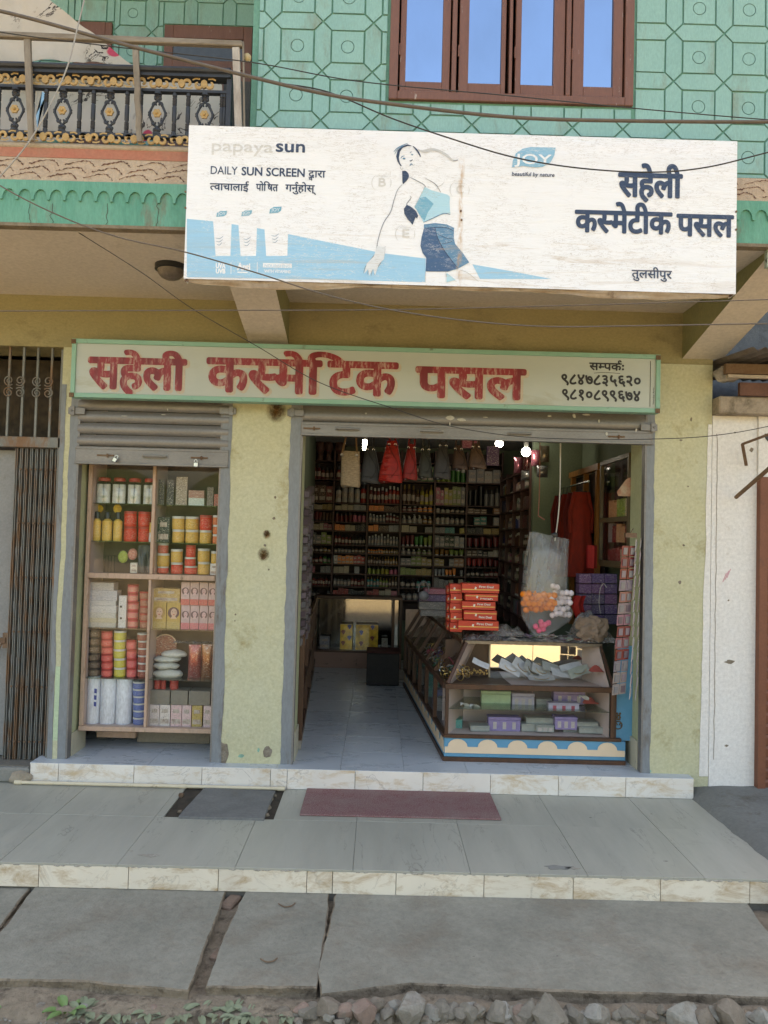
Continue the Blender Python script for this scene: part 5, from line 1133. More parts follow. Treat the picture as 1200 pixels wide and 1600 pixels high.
# ---- back wall shelving: bays between the uprights, rows between the boards (levels read from the photograph)
YSH = 4.06
bay_px = [484, 521, 574, 626, 679, 729, 784]
bx = [P(px, 800, YSH).x for px in bay_px]; row_px = [722, 751, 787, 799, 817, 831, 853, 866, 883, 898, 918, 937]
rz_ = [P(620, py+.0, YSH).z for py in row_px]
bs_ = thing('back_shelving', ((bx[0]+bx[-1])/2, YSH, 0), 'dark red brown shelving filled with cosmetics across the back wall of the shop', 'shelves')
m = MB(); m.box(bx[0]-.02, bx[-1]+.02, YSH+.25, YSH+.27, .5, 2.55); m.build('back_board', shelfback, bs_)
for x in bx: m = MB(); m.box(x-.010, x+.010, YSH, YSH+.248, .5, 2.55); m.build('upright', shelfwood, bs_)
for i in range(6):
    for z in rz_+[P(620, 690, YSH).z]:
        m = MB(); zz = z+random.uniform(-.006, .006)*0; m.box(bx[i]+.0105, bx[i+1]-.0105, YSH+.004, YSH+.247, zz-.014, zz); m.build('shelf_board', shelfwood, bs_)
BAYN = ['leftmost', 'second', 'third', 'fourth', 'fifth', 'rightmost']
#  per bay, per row: (prototype, colours, count)
T = [
 [('bottle_dark', 'dark red,brown', 5), ('box', 'brown,dark red', 3), ('card', 'cream,gold', 4), ('tube_dark', 'dark red,brown', 6), ('box', 'cream,pink', 5), ('box', 'grey,lime', 4), ('bottle_dark', 'brown,amber', 5), ('bottle_dark', 'dark red,green', 5), ('card', 'pink,grey', 4), ('bottle_dark', 'dark red', 8), ('bottle_dark', 'black,grey', 6)],
 [('bottle_dark', 'dark red', 6), ('tall_dark', 'white,white,red', 5), ('card', 'cream,silver', 5), ('can', 'dark red,pink', 7), ('card', 'orange,cream,black', 6), ('bottle_dark', 'dark red,black', 9), ('bottle_dark', 'grey,brown', 9), ('box', 'white,orange,orange,orange,orange,red,red,red', 8), ('card', 'cream,silver', 6), ('bottle_dark', 'grey,dark red', 9), ('card', 'red,black', 6)],
 [('bottle_dark', 'brown', 6), ('tall', 'dark red,red', 8), ('card', 'orange,brown', 6), ('tall', 'grey,dark red', 9), ('card', 'orange,brown,silver', 6), ('tall', 'silver,grey', 10), ('bottle_dark', 'orange,amber', 12), ('bottle_gold', 'brown,amber', 11), ('jar_dark', 'lime,yellow,pink', 7), ('bottle_gold', 'teal,lime,brown', 10), ('card', 'red,cream,pink', 5)],
 [('box', 'dark green,green', 5), ('bottle_gold', 'brown,yellow', 7), ('tall', 'dark red,orange', 6), ('pump', 'silver,white,amber', 6), ('card', 'cream,grey', 4), ('tube', 'dark red,green,lime', 7), ('bottle', 'grey,lime', 6), ('box', 'grey,lime,gold', 6), ('card', 'lime,gold', 6), ('bottle_dark', 'black,teal', 6), ('bottle_dark', 'grey', 5)],
 [('jar', 'lime,green', 6), ('box', 'pink,yellow,lime,grey', 7), ('bottle_dark', 'white,black', 6), ('bottle_dark', 'white,grey', 6), ('card', 'grey,teal,yellow', 6), ('box', 'grey,dark green,silver', 6), ('tube', 'amber,lime', 6), ('box', 'gold,grey,peach', 6), ('tube', 'silver,orange,grey', 8), ('card', 'grey,cream', 6), ('bottle_dark', 'brown,black', 6)],
 [('box', 'silver,white,silver', 4), ('jar_dark', 'black,grey', 6), ('box', 'brown,peach', 5), ('box', 'teal,teal,silver', 5), ('card', 'black,gold', 4), ('tube_dark', 'dark red', 5), ('box', 'brown,black,white', 6), ('tube_dark', 'red,dark red', 6), ('bottle_dark', 'black,dark red', 7), ('bottle_dark', 'green,black', 6), ('box', 'dark green,brown', 5)]]
def nm_(k_): return KIND[k_].replace('_', ' ')
for b in range(6):
    for r in range(11):
        kd, cols, n = T[b][r]; cols = cols.split(','); zt = rz_[r]-.014; z0 = rz_[r+1]; hh = (zt-z0); w = (bx[b+1]-bx[b]-.03)/n
        for i in range(n):
            c = cols[i*len(cols)//n] if len(cols) <= 4 else cols[i % len(cols)]; cc = CN[c]; q = random.uniform(.8, 1.15); h = hh*random.uniform(.68, .93)*(1/1.18 if kd == 'pump' else 1)
            if random.random() < .03 and not cols[0] == 'white': continue
            big = kd in ('card', 'box', 'plainbox'); wd = w*(.93 if big else .88)
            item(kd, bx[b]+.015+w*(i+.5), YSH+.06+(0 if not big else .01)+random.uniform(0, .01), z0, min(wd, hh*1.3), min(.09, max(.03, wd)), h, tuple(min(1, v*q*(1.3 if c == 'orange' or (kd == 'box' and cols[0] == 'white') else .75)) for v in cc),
                 f"{c} {nm_(kd)}, {ORD[i]} from left, {ORD[r]} shelf down, {BAYN[b]} back wall bay", group=f'goods on the {ORD[r]} row of the {BAYN[b]} back wall bay')
# mannequin heads along the top of the left bays
headm = mat('dark skin tone plastic', (.13, .07, .05), (.10, .05, .04), 20, .4, .05); hairm = plain('black hair', (.012, .01, .01), .6)
zt = rz_[0]
for i, px in enumerate((486, 500, 513, 531)):
    x = P(px, 705, YSH-.02).x; t = thing('mannequin_head', (x, YSH+.02, zt), f'dark mannequin head on top of the back shelves, {ORD[i]} from the left', 'mannequin head', 'mannequin heads on the back shelves')
    if i == 0:
        m = MB(); m.tube([(x, YSH+.03, zt+.0), (x, YSH+.03, zt+.09)], [.035, .03], 10)
        def hf(u, v):
            a = 2*math.pi*u; b_ = math.pi*(v-.5); r = 1.0; q = math.cos(b_); fx_, fy, fz = math.cos(a)*q, math.sin(a)*q, math.sin(b_)
            w_ = .058*(1-.22*max(0, -fz)); y = fy*.07; nose = .018*math.exp(-((fx_)**2/.02+(fz+.08)**2/.03)) if fy < 0 else 0; eye = -.008*math.exp(-((abs(fx_)-.35)**2/.02+(fz-.12)**2/.012)) if fy < 0 else 0
            return Vector((x+fx_*w_, YSH+.02+y-nose-eye, zt+.155+fz*.092))
        m.grid(hf, 20, 16); p_h = m.build('head', headm, t, smooth=80); m = MB(); m.ball((x, YSH+.045, zt+.185), .07, 12, 8, 0, (1, 1, 1)); p_r = m.build('hair', hairm, t, smooth=60)
        m = MB(); m.prism([(.018*math.cos(a), .006*math.sin(a)) for a in [k*.6 for k in range(10)]], (x, YSH-.047, zt+.112), XU, ZU, .004); p_l = m.build('lips', mat('dark red lips', (.2, .03, .03)), t)
    else:
        for q in (p_h, p_r, p_l): c = q.copy(); C.objects.link(c); c.parent = t

# ---- side shelving on the right wall at the back, facing left
XSH = 1.42; ys0, ys1 = 2.25, 4.0
ss = thing('side_shelving', (XSH, 3, 0), 'dark shelving along the right wall behind the counter', 'shelves')
m = MB(); m.box(XRW-.03, XRW-.002, ys0, ys1, .6, 2.45); m.build('back_board', shelfback, ss)
yv = [ys0+(ys1-ys0)*i/4 for i in range(5)]; zv = [.75, .93, 1.09, 1.27, 1.45, 1.63, 1.82, 2.02]
for i, y in enumerate(yv): m = MB(); m.box(XSH, XRW-.031, y-.009, y+.009, .6, 2.25); m.build('upright', shelfwood, ss)
for z in zv+[2.2]:
    for a, b in zip(yv[:-1], yv[1:]): m = MB(); m.box(XSH+.003, XRW-.032, a+.0095, b-.0095, z-.014, z); m.build('shelf_board', shelfwood, ss)
for b in range(4):
    for r, z in enumerate(zv):
        kd = random.choice(('box', 'bottle', 'tube', 'can_white', 'card', 'tall', 'bottle_dark')); cs = random.sample(['cream', 'silver', 'white', 'dark red', 'pink', 'grey', 'brown', 'peach', 'blue', 'black'], 2); n = random.choice((4, 5, 6)); w = (yv[1]-yv[0]-.03)/n
        for i in range(n):
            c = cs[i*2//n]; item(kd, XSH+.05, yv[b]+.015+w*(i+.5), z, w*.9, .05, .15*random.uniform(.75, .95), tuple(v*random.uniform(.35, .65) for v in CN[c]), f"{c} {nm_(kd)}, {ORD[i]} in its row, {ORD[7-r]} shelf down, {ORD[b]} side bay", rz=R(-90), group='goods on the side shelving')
# pale green wall end between the shelving and the dresses
m = MB(); m.box(XSH+.02, XRW-.003, ys0-.10, ys0-.012, 0, ZC-.002); m.build('wall_pier', shopwall, bld)

# ---- lamps
def bulb(px, py, Y, r, power, label, tube=False):
    p = P(px, py, Y); t = thing('light_bulb', (p.x, Y, p.z), label, 'lamp'); em = bpy.data.materials.get('lit bulb')
    if em is None:
        em = bpy.data.materials.new('lit bulb'); em.use_nodes = True; b = em.node_tree.nodes['Principled BSDF']; b.inputs['Emission Color'].default_value = (.95, 1, .98, 1); b.inputs['Emission Strength'].default_value = 9; b.inputs['Base Color'].default_value = (.8, .8, .8, 1)
    m = MB()
    if tube: m.lathe([(.012, -.07), (.016, -.06), (.016, .04), (.012, .045)], (p.x, Y, p.z), 10)
    else: m.ball(p, r, 16, 12)
    m.build('globe', em, t, smooth=80); m = MB(); m.lathe([(.016, r*.7), (.02, r*.8), (.02, r+.05), (.014, r+.06)], (p.x, Y, p.z), 12); m.tube([(p.x, Y, p.z+r+.05), (p.x, Y, ZC)], .004, 6); m.build('holder', capw, t, smooth=30)
bulb(780, 693, 2.6, .040, 2.0, 'lit round white bulb, the left one of the pair at the doorway top')
bulb(822, 706, 2.0, .042, 2.0, 'lit round white bulb, the right one of the pair at the doorway top')
bulb(570, 690, 1.2, .018, .8, 'small lit tube lamp between the straw bag and the grey bag', True)

# ---- low glass showcase along the back
yb = 3.75; zc0, zc1 = P(550, 1017, yb).z, P(550, 936, yb).z; xa_, xb_ = P(490, 980, yb).x, P(628, 980, yb).x
sc_ = thing('back_showcase', ((xa_+xb_)/2, yb, 0), 'low glass fronted showcase with pale pink plinth at the far end of the shop', 'showcase')
m = MB(); m.box(xa_, xb_, yb, yb+.03, .002, zc0-.02); m.build('plinth', mat('dull pink plinth board', (.30, .19, .15), (.25, .16, .13), 4, .7, .15, dirt=(.05, .04, .03), dlo=.62, dhi=.7, dscale=8), sc_)
m = MB(); m.box(xa_, xb_, yb-.005, yb+.3, zc1, zc1+.03); m.build('top', darkwood, sc_); m = MB(); m.box(xa_, xb_, yb-.004, yb+.3, zc0-.02, zc0); m.build('base_board', darkwood, sc_)
for x in (xa_, P(612, 980, yb).x, xb_-.03): m = MB(); m.box(x, x+.03, yb-.004, yb+.03, zc0, zc1); m.build('stile', darkwood, sc_)
mirr = NT('showcase mirror'); mirr.principled((.72, .72, .70), .04, 1.0); mir2 = NT('dim old mirror'); mir2.principled((.20, .19, .17), .06, 1.0)
m = MB(); m.box(xa_+.03, xb_-.03, yb+.28, yb+.29, zc0, zc1); m.build('mirror_back', mir2.m, sc_)
m = MB(); m.box(xa_+.03, P(612, 980, yb).x, yb+.012, yb+.016, zc0, zc1); m.build('glass_front', counterglass, sc_)
goldm = mat('bright printed gold foil', (.95, .62, .06), (.40, .22, .03), 14, .35, .05, metal=.3); gcol = {'n': 0}
for px0_, px1_, lb in ((531, 550, 'narrow bright yellow gift box with printed figures in the back showcase'), (555, 590, 'wide bright yellow gift box with printed figures in the back showcase')):
    a, b = P(px0_, 1014, yb+.1).x, P(px1_, 1014, yb+.1).x; t = thing('gift_box', ((a+b)/2, yb+.1, zc0), lb, 'gift box'); zz = P(550, 976, yb+.1).z
    m = MB(); m.box(a, b, yb+.1, yb+.16, zc0, zz); m.build('box', goldm, t)
    for k in range(4):
        cx, cz = a+(b-a)*(.25+.5*(k % 2)), zc0+(zz-zc0)*(.25+.22*k); m = MB(); m.prism([((.02+.012*math.sin(3*q))*math.cos(q), (.028)*math.sin(q)) for q in [j*.6 for j in range(10)]], (cx, yb+.098, cz), XU, ZU, .001); m.build('printed_figure', PL, t).color = random.choice(((.1, .1, .35, 1), (.25, .04, .03, 1), (.35, .3, .05, 1)))
item('box', P(507, 1000, yb+.1).x, yb+.15, zc0, .11, .08, .14, (.25, .25, .32), 'greyish blue carton at the left inside the back showcase'); item('box', P(601, 1005, yb+.1).x, yb+.15, zc0, .07, .06, .13, (.4, .38, .33), 'cream carton with a square mark beside the yellow gift boxes')
# black stool box on the floor
a, b = G(572, 1072, 0), G(623, 1074, 0); hh = .33
t = thing('black_box_stool', ((a.x+b.x)/2, a.y, 0), 'black box shaped stool with a dark red top rim on the shop floor', 'stool')
m = MB(); m.box(a.x, b.x, a.y, a.y+.3, .01, hh); m.build('body', mat('black leatherette', (.013, .013, .014), None, 20, .6, .2), t, bevel=.006); m = MB(); m.box(a.x-.005, b.x+.005, a.y-.005, a.y+.305, hh+.0005, hh+.02); m.build('rim', mat('dark red rim', (.07, .015, .012)), t, bevel=.004)

# ---- left side cabinet and cards hanging inside the left reveal
lc = thing('left_cabinet', (-.7, 1.5, 0), 'brown wooden cabinet along the left inner wall of the shop', 'cabinet')
A = Vector((xg['i']+.02, YP+PT+.05, 0)); Bv = G(491, 1040, 0); dcab = (Bv-A).normalized(); nrm = Vector((dcab.y, -dcab.x, 0))
L_ = (Bv-A).length
for i in range(5):
    p = A+dcab*(L_*i/4-.02*(i > 0)); m = MB(); m.bar(p+Vector((0, 0, .08)), p+Vector((0, 0, .78)), .035, .03, dcab); m.build('stile', darkwood, lc)
for z in (.08, .42, .79): m = MB(); m.bar(A+Vector((0, 0, z)), Bv+Vector((0, 0, z)), .03, .035); m.build('rail', darkwood, lc)
for i in range(4):
    a, b = A+dcab*(L_*i/4+.02)-nrm*.012, A+dcab*(L_*(i+1)/4-.03)-nrm*.012
    m = MB(); m.flat([a+Vector((0, 0, .1)), b+Vector((0, 0, .1)), b+Vector((0, 0, .78)), a+Vector((0, 0, .78))]); m.build('door_panel', mat('mid brown panel', (.15, .07, .04), (.11, .05, .03), 6, .5, .15, stretch=(1, 1, .2)), lc)
m = MB(); m.bar(A-nrm*-.0+Vector((0, 0, .03)), Bv+Vector((0, 0, .03)), .02, .06); m.build('kick_board', mat('cream kick board', (.4, .36, .3)), lc)
def strip_of_cards(px, py0, py1, Y, w, rows, cols, tilt, label, palette, yaw=0, depth=.008, bl=1.):
    p0 = P(px, py0, Y); p1 = P(px, py1, Y); L = p0.z-p1.z; t = thing('card_strip', (p0.x, Y, p0.z), label, 'hanging strip', 'strips of carded hair clips'); hh = L/rows
    cy, sy = math.cos(yaw), math.sin(yaw); ux = Vector((cy, sy, 0)); n = ux.cross(ZU)
    for r in range(rows):
        for c in range(cols):
            o = p0+ux*((c-(cols-1)/2)*w/cols)+Vector((tilt*r/rows, 0, -hh*(r+.5)))+n*random.uniform(0, depth); cw, ch = w/cols*.94, hh*.92; j = random.uniform(-.06, .06)
            m = MB(); m.prism([(-cw/2, -ch/2), (cw/2, -ch/2+j*ch*.3), (cw/2, ch/2+j*ch*.3), (-cw/2, ch/2)], o+n*.004, ux, ZU+n*.08, .003); q = m.build('card', PL, t); setcol(q, palette[(r*2 if len(palette) > 4 else r)*1 % len(palette)])
            m = MB(); m.prism([(-cw*.3, -ch*.33), (cw*.3, -ch*.33), (cw*.3, ch*.30), (-cw*.3, ch*.30)], o+n*.008, ux, ZU+n*.08, .003); s2 = m.build('blister', PL, q); setcol(s2, tuple(v*bl for v in random.choice(((.36, .36, .38), (.40, .34, .40), (.24, .18, .22)))))
    return t
greyp = [(.10, .085, .08), (.15, .13, .12), (.06, .05, .05)]
for i, (px, Y) in enumerate(((477, .42), (481, .62), (485, .85))):
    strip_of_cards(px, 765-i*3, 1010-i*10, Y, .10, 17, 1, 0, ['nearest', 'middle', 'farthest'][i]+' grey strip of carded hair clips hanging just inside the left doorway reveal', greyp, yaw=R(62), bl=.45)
p = P(473, 700, .36); item('card', p.x, .36, p.z-.03, .03, .01, .09, (.30, .25, .2), 'small framed notice on the left reveal of the doorway', name='notice')
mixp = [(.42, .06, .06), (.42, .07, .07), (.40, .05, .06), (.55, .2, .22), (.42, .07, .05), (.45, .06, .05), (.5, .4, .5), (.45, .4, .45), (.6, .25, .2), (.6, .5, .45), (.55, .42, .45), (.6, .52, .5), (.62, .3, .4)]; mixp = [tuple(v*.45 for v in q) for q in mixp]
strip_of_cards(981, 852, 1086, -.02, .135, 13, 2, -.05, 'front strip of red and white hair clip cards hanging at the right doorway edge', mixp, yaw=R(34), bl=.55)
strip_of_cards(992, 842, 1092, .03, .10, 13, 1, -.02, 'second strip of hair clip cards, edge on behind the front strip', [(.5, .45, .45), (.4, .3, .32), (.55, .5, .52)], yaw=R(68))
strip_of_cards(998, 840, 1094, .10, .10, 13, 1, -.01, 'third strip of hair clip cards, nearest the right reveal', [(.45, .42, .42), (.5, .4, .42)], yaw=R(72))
p = P(985, 840, -.02); m = MB(); m.box(p.x-.035, p.x+.035, -.04, .0, p.z, p.z+.03); m.tube([(p.x, -.02, p.z+.03), (p.x+.05, YP, p.z+.06)], .003, 6); m.build('hanging_hook', rust, label='small hook holding the card strips at the right reveal', cat='hook')

# ================================================================== THE GLASS COUNTER (front leg and side leg)
def V3(x, y, z): return Vector((x, y, z))
CY = .25; zB, zM, zT = .155, .50, .775
cx0, cx1 = G(692, 1183, 0).x, P(955, 1100, CY).x; cxe = G(973, 1192, 0).x
gx0_, gx1_ = P(703, 1100, CY).x, P(953, 1100, CY).x
ct_ = thing('glass_counter', ((cx0+cx1)/2, CY, 0), 'glass display counter with blue and cream scalloped plinth in the shop doorway', 'counter')
m = MB(); m.box(cx0, cxe, CY, CY+.50, .03, zB); m.build('blue_plinth', bluepaint, ct_)
m = MB(); m.box(cx0-.01, cxe+.0, CY-.012, CY+.02, .0, .028); m.build('skirting', darkwood, ct_)
n = 6; pw = (cxe-cx0-.01)/n*1.0; pts = [(cx0+.004, .055), (cxe-.004, .055), (cxe-.004, .095)]; 
for i in range(n-1, -1, -1):
    cx = cx0+.005+pw*(i+.42); r = pw*.33
    for j in range(9): a = math.pi*j/8; pts.append((cx+r*math.cos(a), .097+.052*math.sin(a)))
pts.append((cx0+.004, .095))
m = MB(); m.prism(pts, (0, CY-.005, 0), XU, ZU, .0045); m.build('cream_scallops', creampaint, ct_)
m = MB(); m.box(cx0-.005, cxe-.03, CY-.012, CY+.02, zB+.001, zB+.024); m.build('lower_rail', darkwood, ct_, bevel=.003)
m = MB(); m.box(cx0-.005, cxe-.03, CY-.014, CY+.02, zM-.015, zM+.02); m.build('middle_rail', darkwood, ct_, bevel=.003)
for x in (cx0+.0, cx1-.002): m = MB(); m.box(x, x+.024, CY-.010, CY+.02, zB+.025, zM-.016); m.build('stile', darkwood, ct_, bevel=.002)
TX0, TX1, TY = P(729, 998, CY+.2).x, P(938, 1005, CY+.2).x, CY+.2
m = MB(); m.bar(V3(cx0+.012, CY, zM+.02), V3(TX0, TY, zT), .022, .022, (0, -1, 0)); m.build('slanting_stile', darkwood, ct_, bevel=.002)
m = MB(); m.bar(V3(cx1+.012, CY, zM+.02), V3(TX1, TY, zT), .018, .022, (0, -1, 0)); m.build('slanting_stile', darkwood, ct_, bevel=.002)
m = MB(); m.box(TX0-.01, TX1+.06, TY-.005, TY+.32, zT, zT+.012); m.build('glass_top', counterglass, ct_); m = MB(); m.box(TX0-.01, TX1+.01, TY-.012, TY-.004, zT-.008, zT+.013); m.build('top_edge', mat('dull metal edging', (.25, .22, .18), (.16, .12, .08), 20, .4, .1, metal=.5), ct_)
m = MB(); m.flat([V3(cx0+.02, CY-.002, zM+.02), V3(cx1+.01, CY-.002, zM+.02), V3(TX1, TY-.004, zT-.008), V3(TX0, TY-.004, zT-.008)]); m.build('sloping_glass', counterglass, ct_)
m = MB(); m.flat([V3(cx0+.024, CY+.004, zB+.024), V3(cx1, CY+.004, zB+.024), V3(cx1, CY+.004, zM-.015), V3(cx0+.024, CY+.004, zM-.015)]); m.build('front_glass', counterglass, ct_)
zS = P(830, 1110, CY+.02).z
m = MB(); m.box(cx0+.03, cx1-.002, CY+.03, CY+.42, zS-.006, zS); m.build('glass_shelf', glass('greenish shelf glass', (.55, .66, .6), .08, dust=.12), ct_)
m = MB(); m.box(cx0+.02, cx1, CY+.02, CY+.44, zM-.010, zM-.004); m.build('display_board', pinkboard, ct_)
m = MB(); m.box(cx0+.02, cx1, CY+.03, CY+.44, zB+.005, zB+.012); m.build('floor_board', pinkboard, ct_)
m = MB(); m.box(cx0+.02, cx1+.02, CY+.445, CY+.455, zB+.01, zM-.011); m.build('back_board', pinkboard, ct_)
YM = CY+.40
m = MB(); m.flat([V3(cx0+.022, CY+.03, zM), V3(TX0+.005, TY, zT-.01), V3(TX0+.10, YM, zT-.01), V3(cx0+.14, YM, zM)]); m.add([p+V3(.003, 0, 0) for p in m.v[:]], [(3, 2, 1, 0)]); m.build('end_board', pinkboard, ct_); m2 = MB(); m2.flat([p-V3(.008, 0, 0) for p in m.v[:4]]); m2.build('end_board', plain('very dark brown board', (.03, .015, .012), .7), ct_)
m = MB(); m.flat([V3(cx1, CY+.03, zM), V3(TX1-.01, TY, zT-.01), V3(TX1-.08, YM, zT-.01), V3(cx1-.10, YM, zM)]); m.build('end_board', pinkboard, ct_)
m = MB(); m.flat([V3(cx0+.026, CY+.03, zB+.013), V3(cx0+.026, CY+.03, zM-.011), V3(cx0+.17, YM, zM-.011), V3(cx0+.17, YM, zB+.013)]); m.build('end_board', pinkboard, ct_)
m = MB(); m.flat([V3(cx1-.004, CY+.03, zB+.013), V3(cx1-.004, CY+.03, zM-.011), V3(cx1-.06, YM, zM-.011), V3(cx1-.06, YM, zB+.013)]); m.build('end_board', pinkboard, ct_)
xm_ = P(832, 1030, YM).x; xa_ = P(766, 1030, YM).x; xb_ = P(925, 1030, YM).x
for a, b in ((xa_, xm_-.002), (xm_+.002, xb_)): m = MB(); tl_ = math.tan(R(.9))*(zT-zM); m.hexa([V3(a, YM-.012, zM-.003), V3(b, YM-.012, zM-.003), V3(b, YM-.007, zM-.003), V3(a, YM-.007, zM-.003), V3(a, YM-.012+tl_, zT-.012), V3(b, YM-.012+tl_, zT-.012), V3(b, YM-.007+tl_, zT-.012), V3(a, YM-.007+tl_, zT-.012)]); o = m.build('mirror_pane', mirr.m, ct_)
m = MB(); m.box(xa_-.012, xa_-.001, YM-.014, YM+.003, zM, zT-.012); m.build('mirror_frame', creampaint, ct_)
m = MB(); m.box(cx0+.03, cx1, YM+.018, YM+.026, zM, zT-.012); m.build('back_board', darkwood, ct_)
# blue end panel with a carved wooden motif
ex0, ex1 = P(958, 1080, CY).x, P(985, 1080, CY).x
ez1 = P(965, 1010, CY).z; m = MB(); m.box(cx1+.03, cxe+.06, CY+.03, CY+.05, zB+.001, ez1); m.build('blue_end_panel', bluepaint, ct_)
m = MB(); m.box(cx1+.024, cx1+.040, CY+.012, CY+.029, zB+.025, ez1); m.build('stile', darkwood, ct_)
p = P(966, 1126, CY+.03); m = MB(); car = mat('carved brown ornament', (.17, .10, .04), (.10, .06, .03), 20, .5, .3)
for s_ in (-1, 1):
    m.tube([(p.x+s_*(.018-.012*(1-k/10)*math.cos(k*.6)), CY+.026, p.z-.03+.016*math.sin(k*.6)*(1-k/14)) for k in range(11)], .004, 6)
    for k in range(4): m.ball((p.x+s_*(.006+.004*(k % 2)), CY+.026, p.z+.01+k*.013), .008, 6, 5, 0, (1, .5, 1))
m.tube([(p.x+.026*math.cos(a), CY+.026, p.z-.03+.026*math.sin(a)) for a in [k*.5 for k in range(14)]], .004, 6); m.build('carved_motif', car, ct_, smooth=60)

# side leg running back into the shop
SA, SB = V3(cx0, CY, 0), G(631, 1071, 0); SB = V3(SB.x, min(SB.y, 2.95), 0); sdv = (SB-SA); SL = sdv.length; sdv.normalize(); sn = V3(-sdv.y, sdv.x, 0)*1; sn = -V3(sdv.y, -sdv.x, 0)   # sn points to the aisle (left)
if sn.x > 0: sn = -sn
si = -sn
st = thing('side_counter', (cx0, 1.4, 0), 'long glass counter with sloping panes running back beside the aisle', 'counter')
def S(t, inn, z): return SA+sdv*(SL*t)+si*inn+V3(0, 0, z)
def quadbox(name, t0, t1, i0, i1, z0, z1, mt, par=st, **kw):
    m = MB(); m.hexa([S(t0, i0, z0), S(t0, i1, z0), S(t1, i1, z0), S(t1, i0, z0), S(t0, i0, z1), S(t0, i1, z1), S(t1, i1, z1), S(t1, i0, z1)]); return m.build(name, mt, par, **kw)
quadbox('blue_plinth', .0, 1, .002, .02, .03, zB, bluepaint); quadbox('skirting', 0, 1, -.01, .015, 0, .03, darkwood)
ns = 13; pts = [(0.01, .055), (SL, .055), (SL, .095)]; pw = SL/ns
for i in range(ns-1, -1, -1):
    for j in range(7): a = math.pi*j/6; pts.append((pw*(i+.5)+pw*.34*math.cos(a), .097+.052*math.sin(a)))
pts.append((.01, .095)); m = MB(); m.prism([(SL-a, b) for a, b in pts][::-1], SB+sn*.003, -sdv, ZU, .004); m.build('cream_scallops', creampaint, st)
quadbox('lower_rail', 0.005, 1, -.012, .02, zB+.001, zB+.025, darkwood); quadbox('middle_rail', 0.005, 1, -.014, .02, zM-.015, zM+.02, darkwood)
INN = .15; quadbox('top', .08, 1, INN, .50, zT, zT+.014, counterglass); quadbox('top_edge', .075, 1, INN-.012, INN-.001, zT-.01, zT+.015, darkwood)
div = [0, .19, .37, .54, .70, .86, .99]
for i, t in enumerate(div):
    if i: quadbox('stile', t-.008, t+.008, -.010, .018, zB+.026, zM-.016, darkwood)
    if i: m = MB(); m.bar(S(t, 0, zM+.02), S(t, INN, zT), .03, .022, sdv); m.build('slanting_stile', darkwood, st)
for i in range(6):
    t0, t1 = div[i]+.010, div[i+1]-.010
    tt = max(t0, .075) if i == 0 else t0
    m = MB(); m.flat([S(t0, -.001, zM+.02), S(t1, -.001, zM+.02), S(t1, INN-.004, zT-.01), S(tt, INN-.004, zT-.01)]); m.build('sloping_pane', counterglass, st)
    m = MB(); m.flat([S(t0, .004, zB+.026), S(t1, .004, zB+.026), S(t1, .004, zM-.016), S(t0, .004, zM-.016)]); m.build('lower_pane', counterglass, st)
quadbox('display_board', .01, .99, .02, .48, zM-.010, zM-.003, mat('brown inner board', (.12, .075, .05))); quadbox('back_board', .22, .99, .47, .48, .03, zT-.01, MATS['brown inner board']); quadbox('floor_board', .01, .99, .02, .46, zB+.003, zB+.01, MATS['brown inner board'])
quadbox('far_end_board', .995, 1, .0, .48, .03, zT, pinkwood)
bang = [plain('silver bangle metal', (.5, .5, .52), .3, .9), plain('gold bangle metal', (.6, .42, .16), .3, .9), PL]
for i in range(120):      # bangles and clips heaped in the first sloping compartments
    t = random.uniform(.05, .55); inn = random.uniform(.03, .20); c = S(t, inn, zM+.02+random.uniform(0, .10)*(1-abs(inn-.12)*3)); r = random.uniform(.020, .034); a = Vector((random.uniform(-1, 1), random.uniform(-1, 1), random.uniform(.2, 1))).normalized(); b = a.orthogonal().normalized(); d = a.cross(b)
    m = MB(); m.tube([c+b*r*math.cos(k*math.pi/6)+d*r*math.sin(k*math.pi/6) for k in range(13)], .0036, 5, cap=False); mt = random.choice(bang); o = m.build('bangle', mt, label=f'small {"silver" if mt == bang[0] else "gold" if mt == bang[1] else "coloured"} bangle heaped behind the sloping panes of the side counter', cat='bangle', group=f'{"silver" if mt == bang[0] else "gold" if mt == bang[1] else "coloured"} bangles heaped in the side counter'); setcol(o, random.choice(((.1, .08, .3), (.4, .05, .1), (.05, .2, .12), (.3, .3, .35))))
for i in range(8):
    t = .1+i*.1; p = S(t, .12, zB+.012); item('box' if i % 2 else 'card', p.x, p.y, p.z, .10, .10, random.uniform(.06, .2), CN[random.choice(('blue', 'teal', 'brown', 'grey', 'dark red'))], f'boxed goods in the lower part of the side counter, {ORD[i]} from the front', rz=R(80))

# ---- things inside the front counter
def sheetcard(px, py, Y, w, h, ang, lean, col, label, motif=None):
    p = P(px, py, Y); t = thing('jewellery_card', p, label, 'jewellery card', 'cards with necklaces in the counter'); ux = V3(math.cos(ang), math.sin(lean)*.3, math.sin(ang)*1).normalized(); uz = (V3(-math.sin(ang), 0, math.cos(ang))*math.cos(lean)+V3(0, 1, 0)*math.sin(lean)).normalized()
    n = ux.cross(uz)
    m = MB(); m.grid(lambda u, v: p+ux*((u-.5)*w)+uz*((v-.5)*h)+n*(.012*math.sin(u*2.4+px)+.004*noise.noise(V3(u*3, v*3, px))), 6, 5); m.add([q-n*.0015 for q in m.v[:]], [tuple(reversed(f)) for f in m.f[:]]); o = m.build('card', plain('satin white card %s' % (col,), col, .35), t, smooth=60)
    if motif: m = MB(); m.tube([p+ux*(w*.28*math.cos(a))+uz*(h*.30*math.sin(a)-.01)+n*(.016+.012*math.sin((.5+.28*math.cos(a))*2.4+px)-.006) for a in [math.pi*(1+k/9) for k in range(10)]], .0022, 5); m.build('necklace', brass, t)
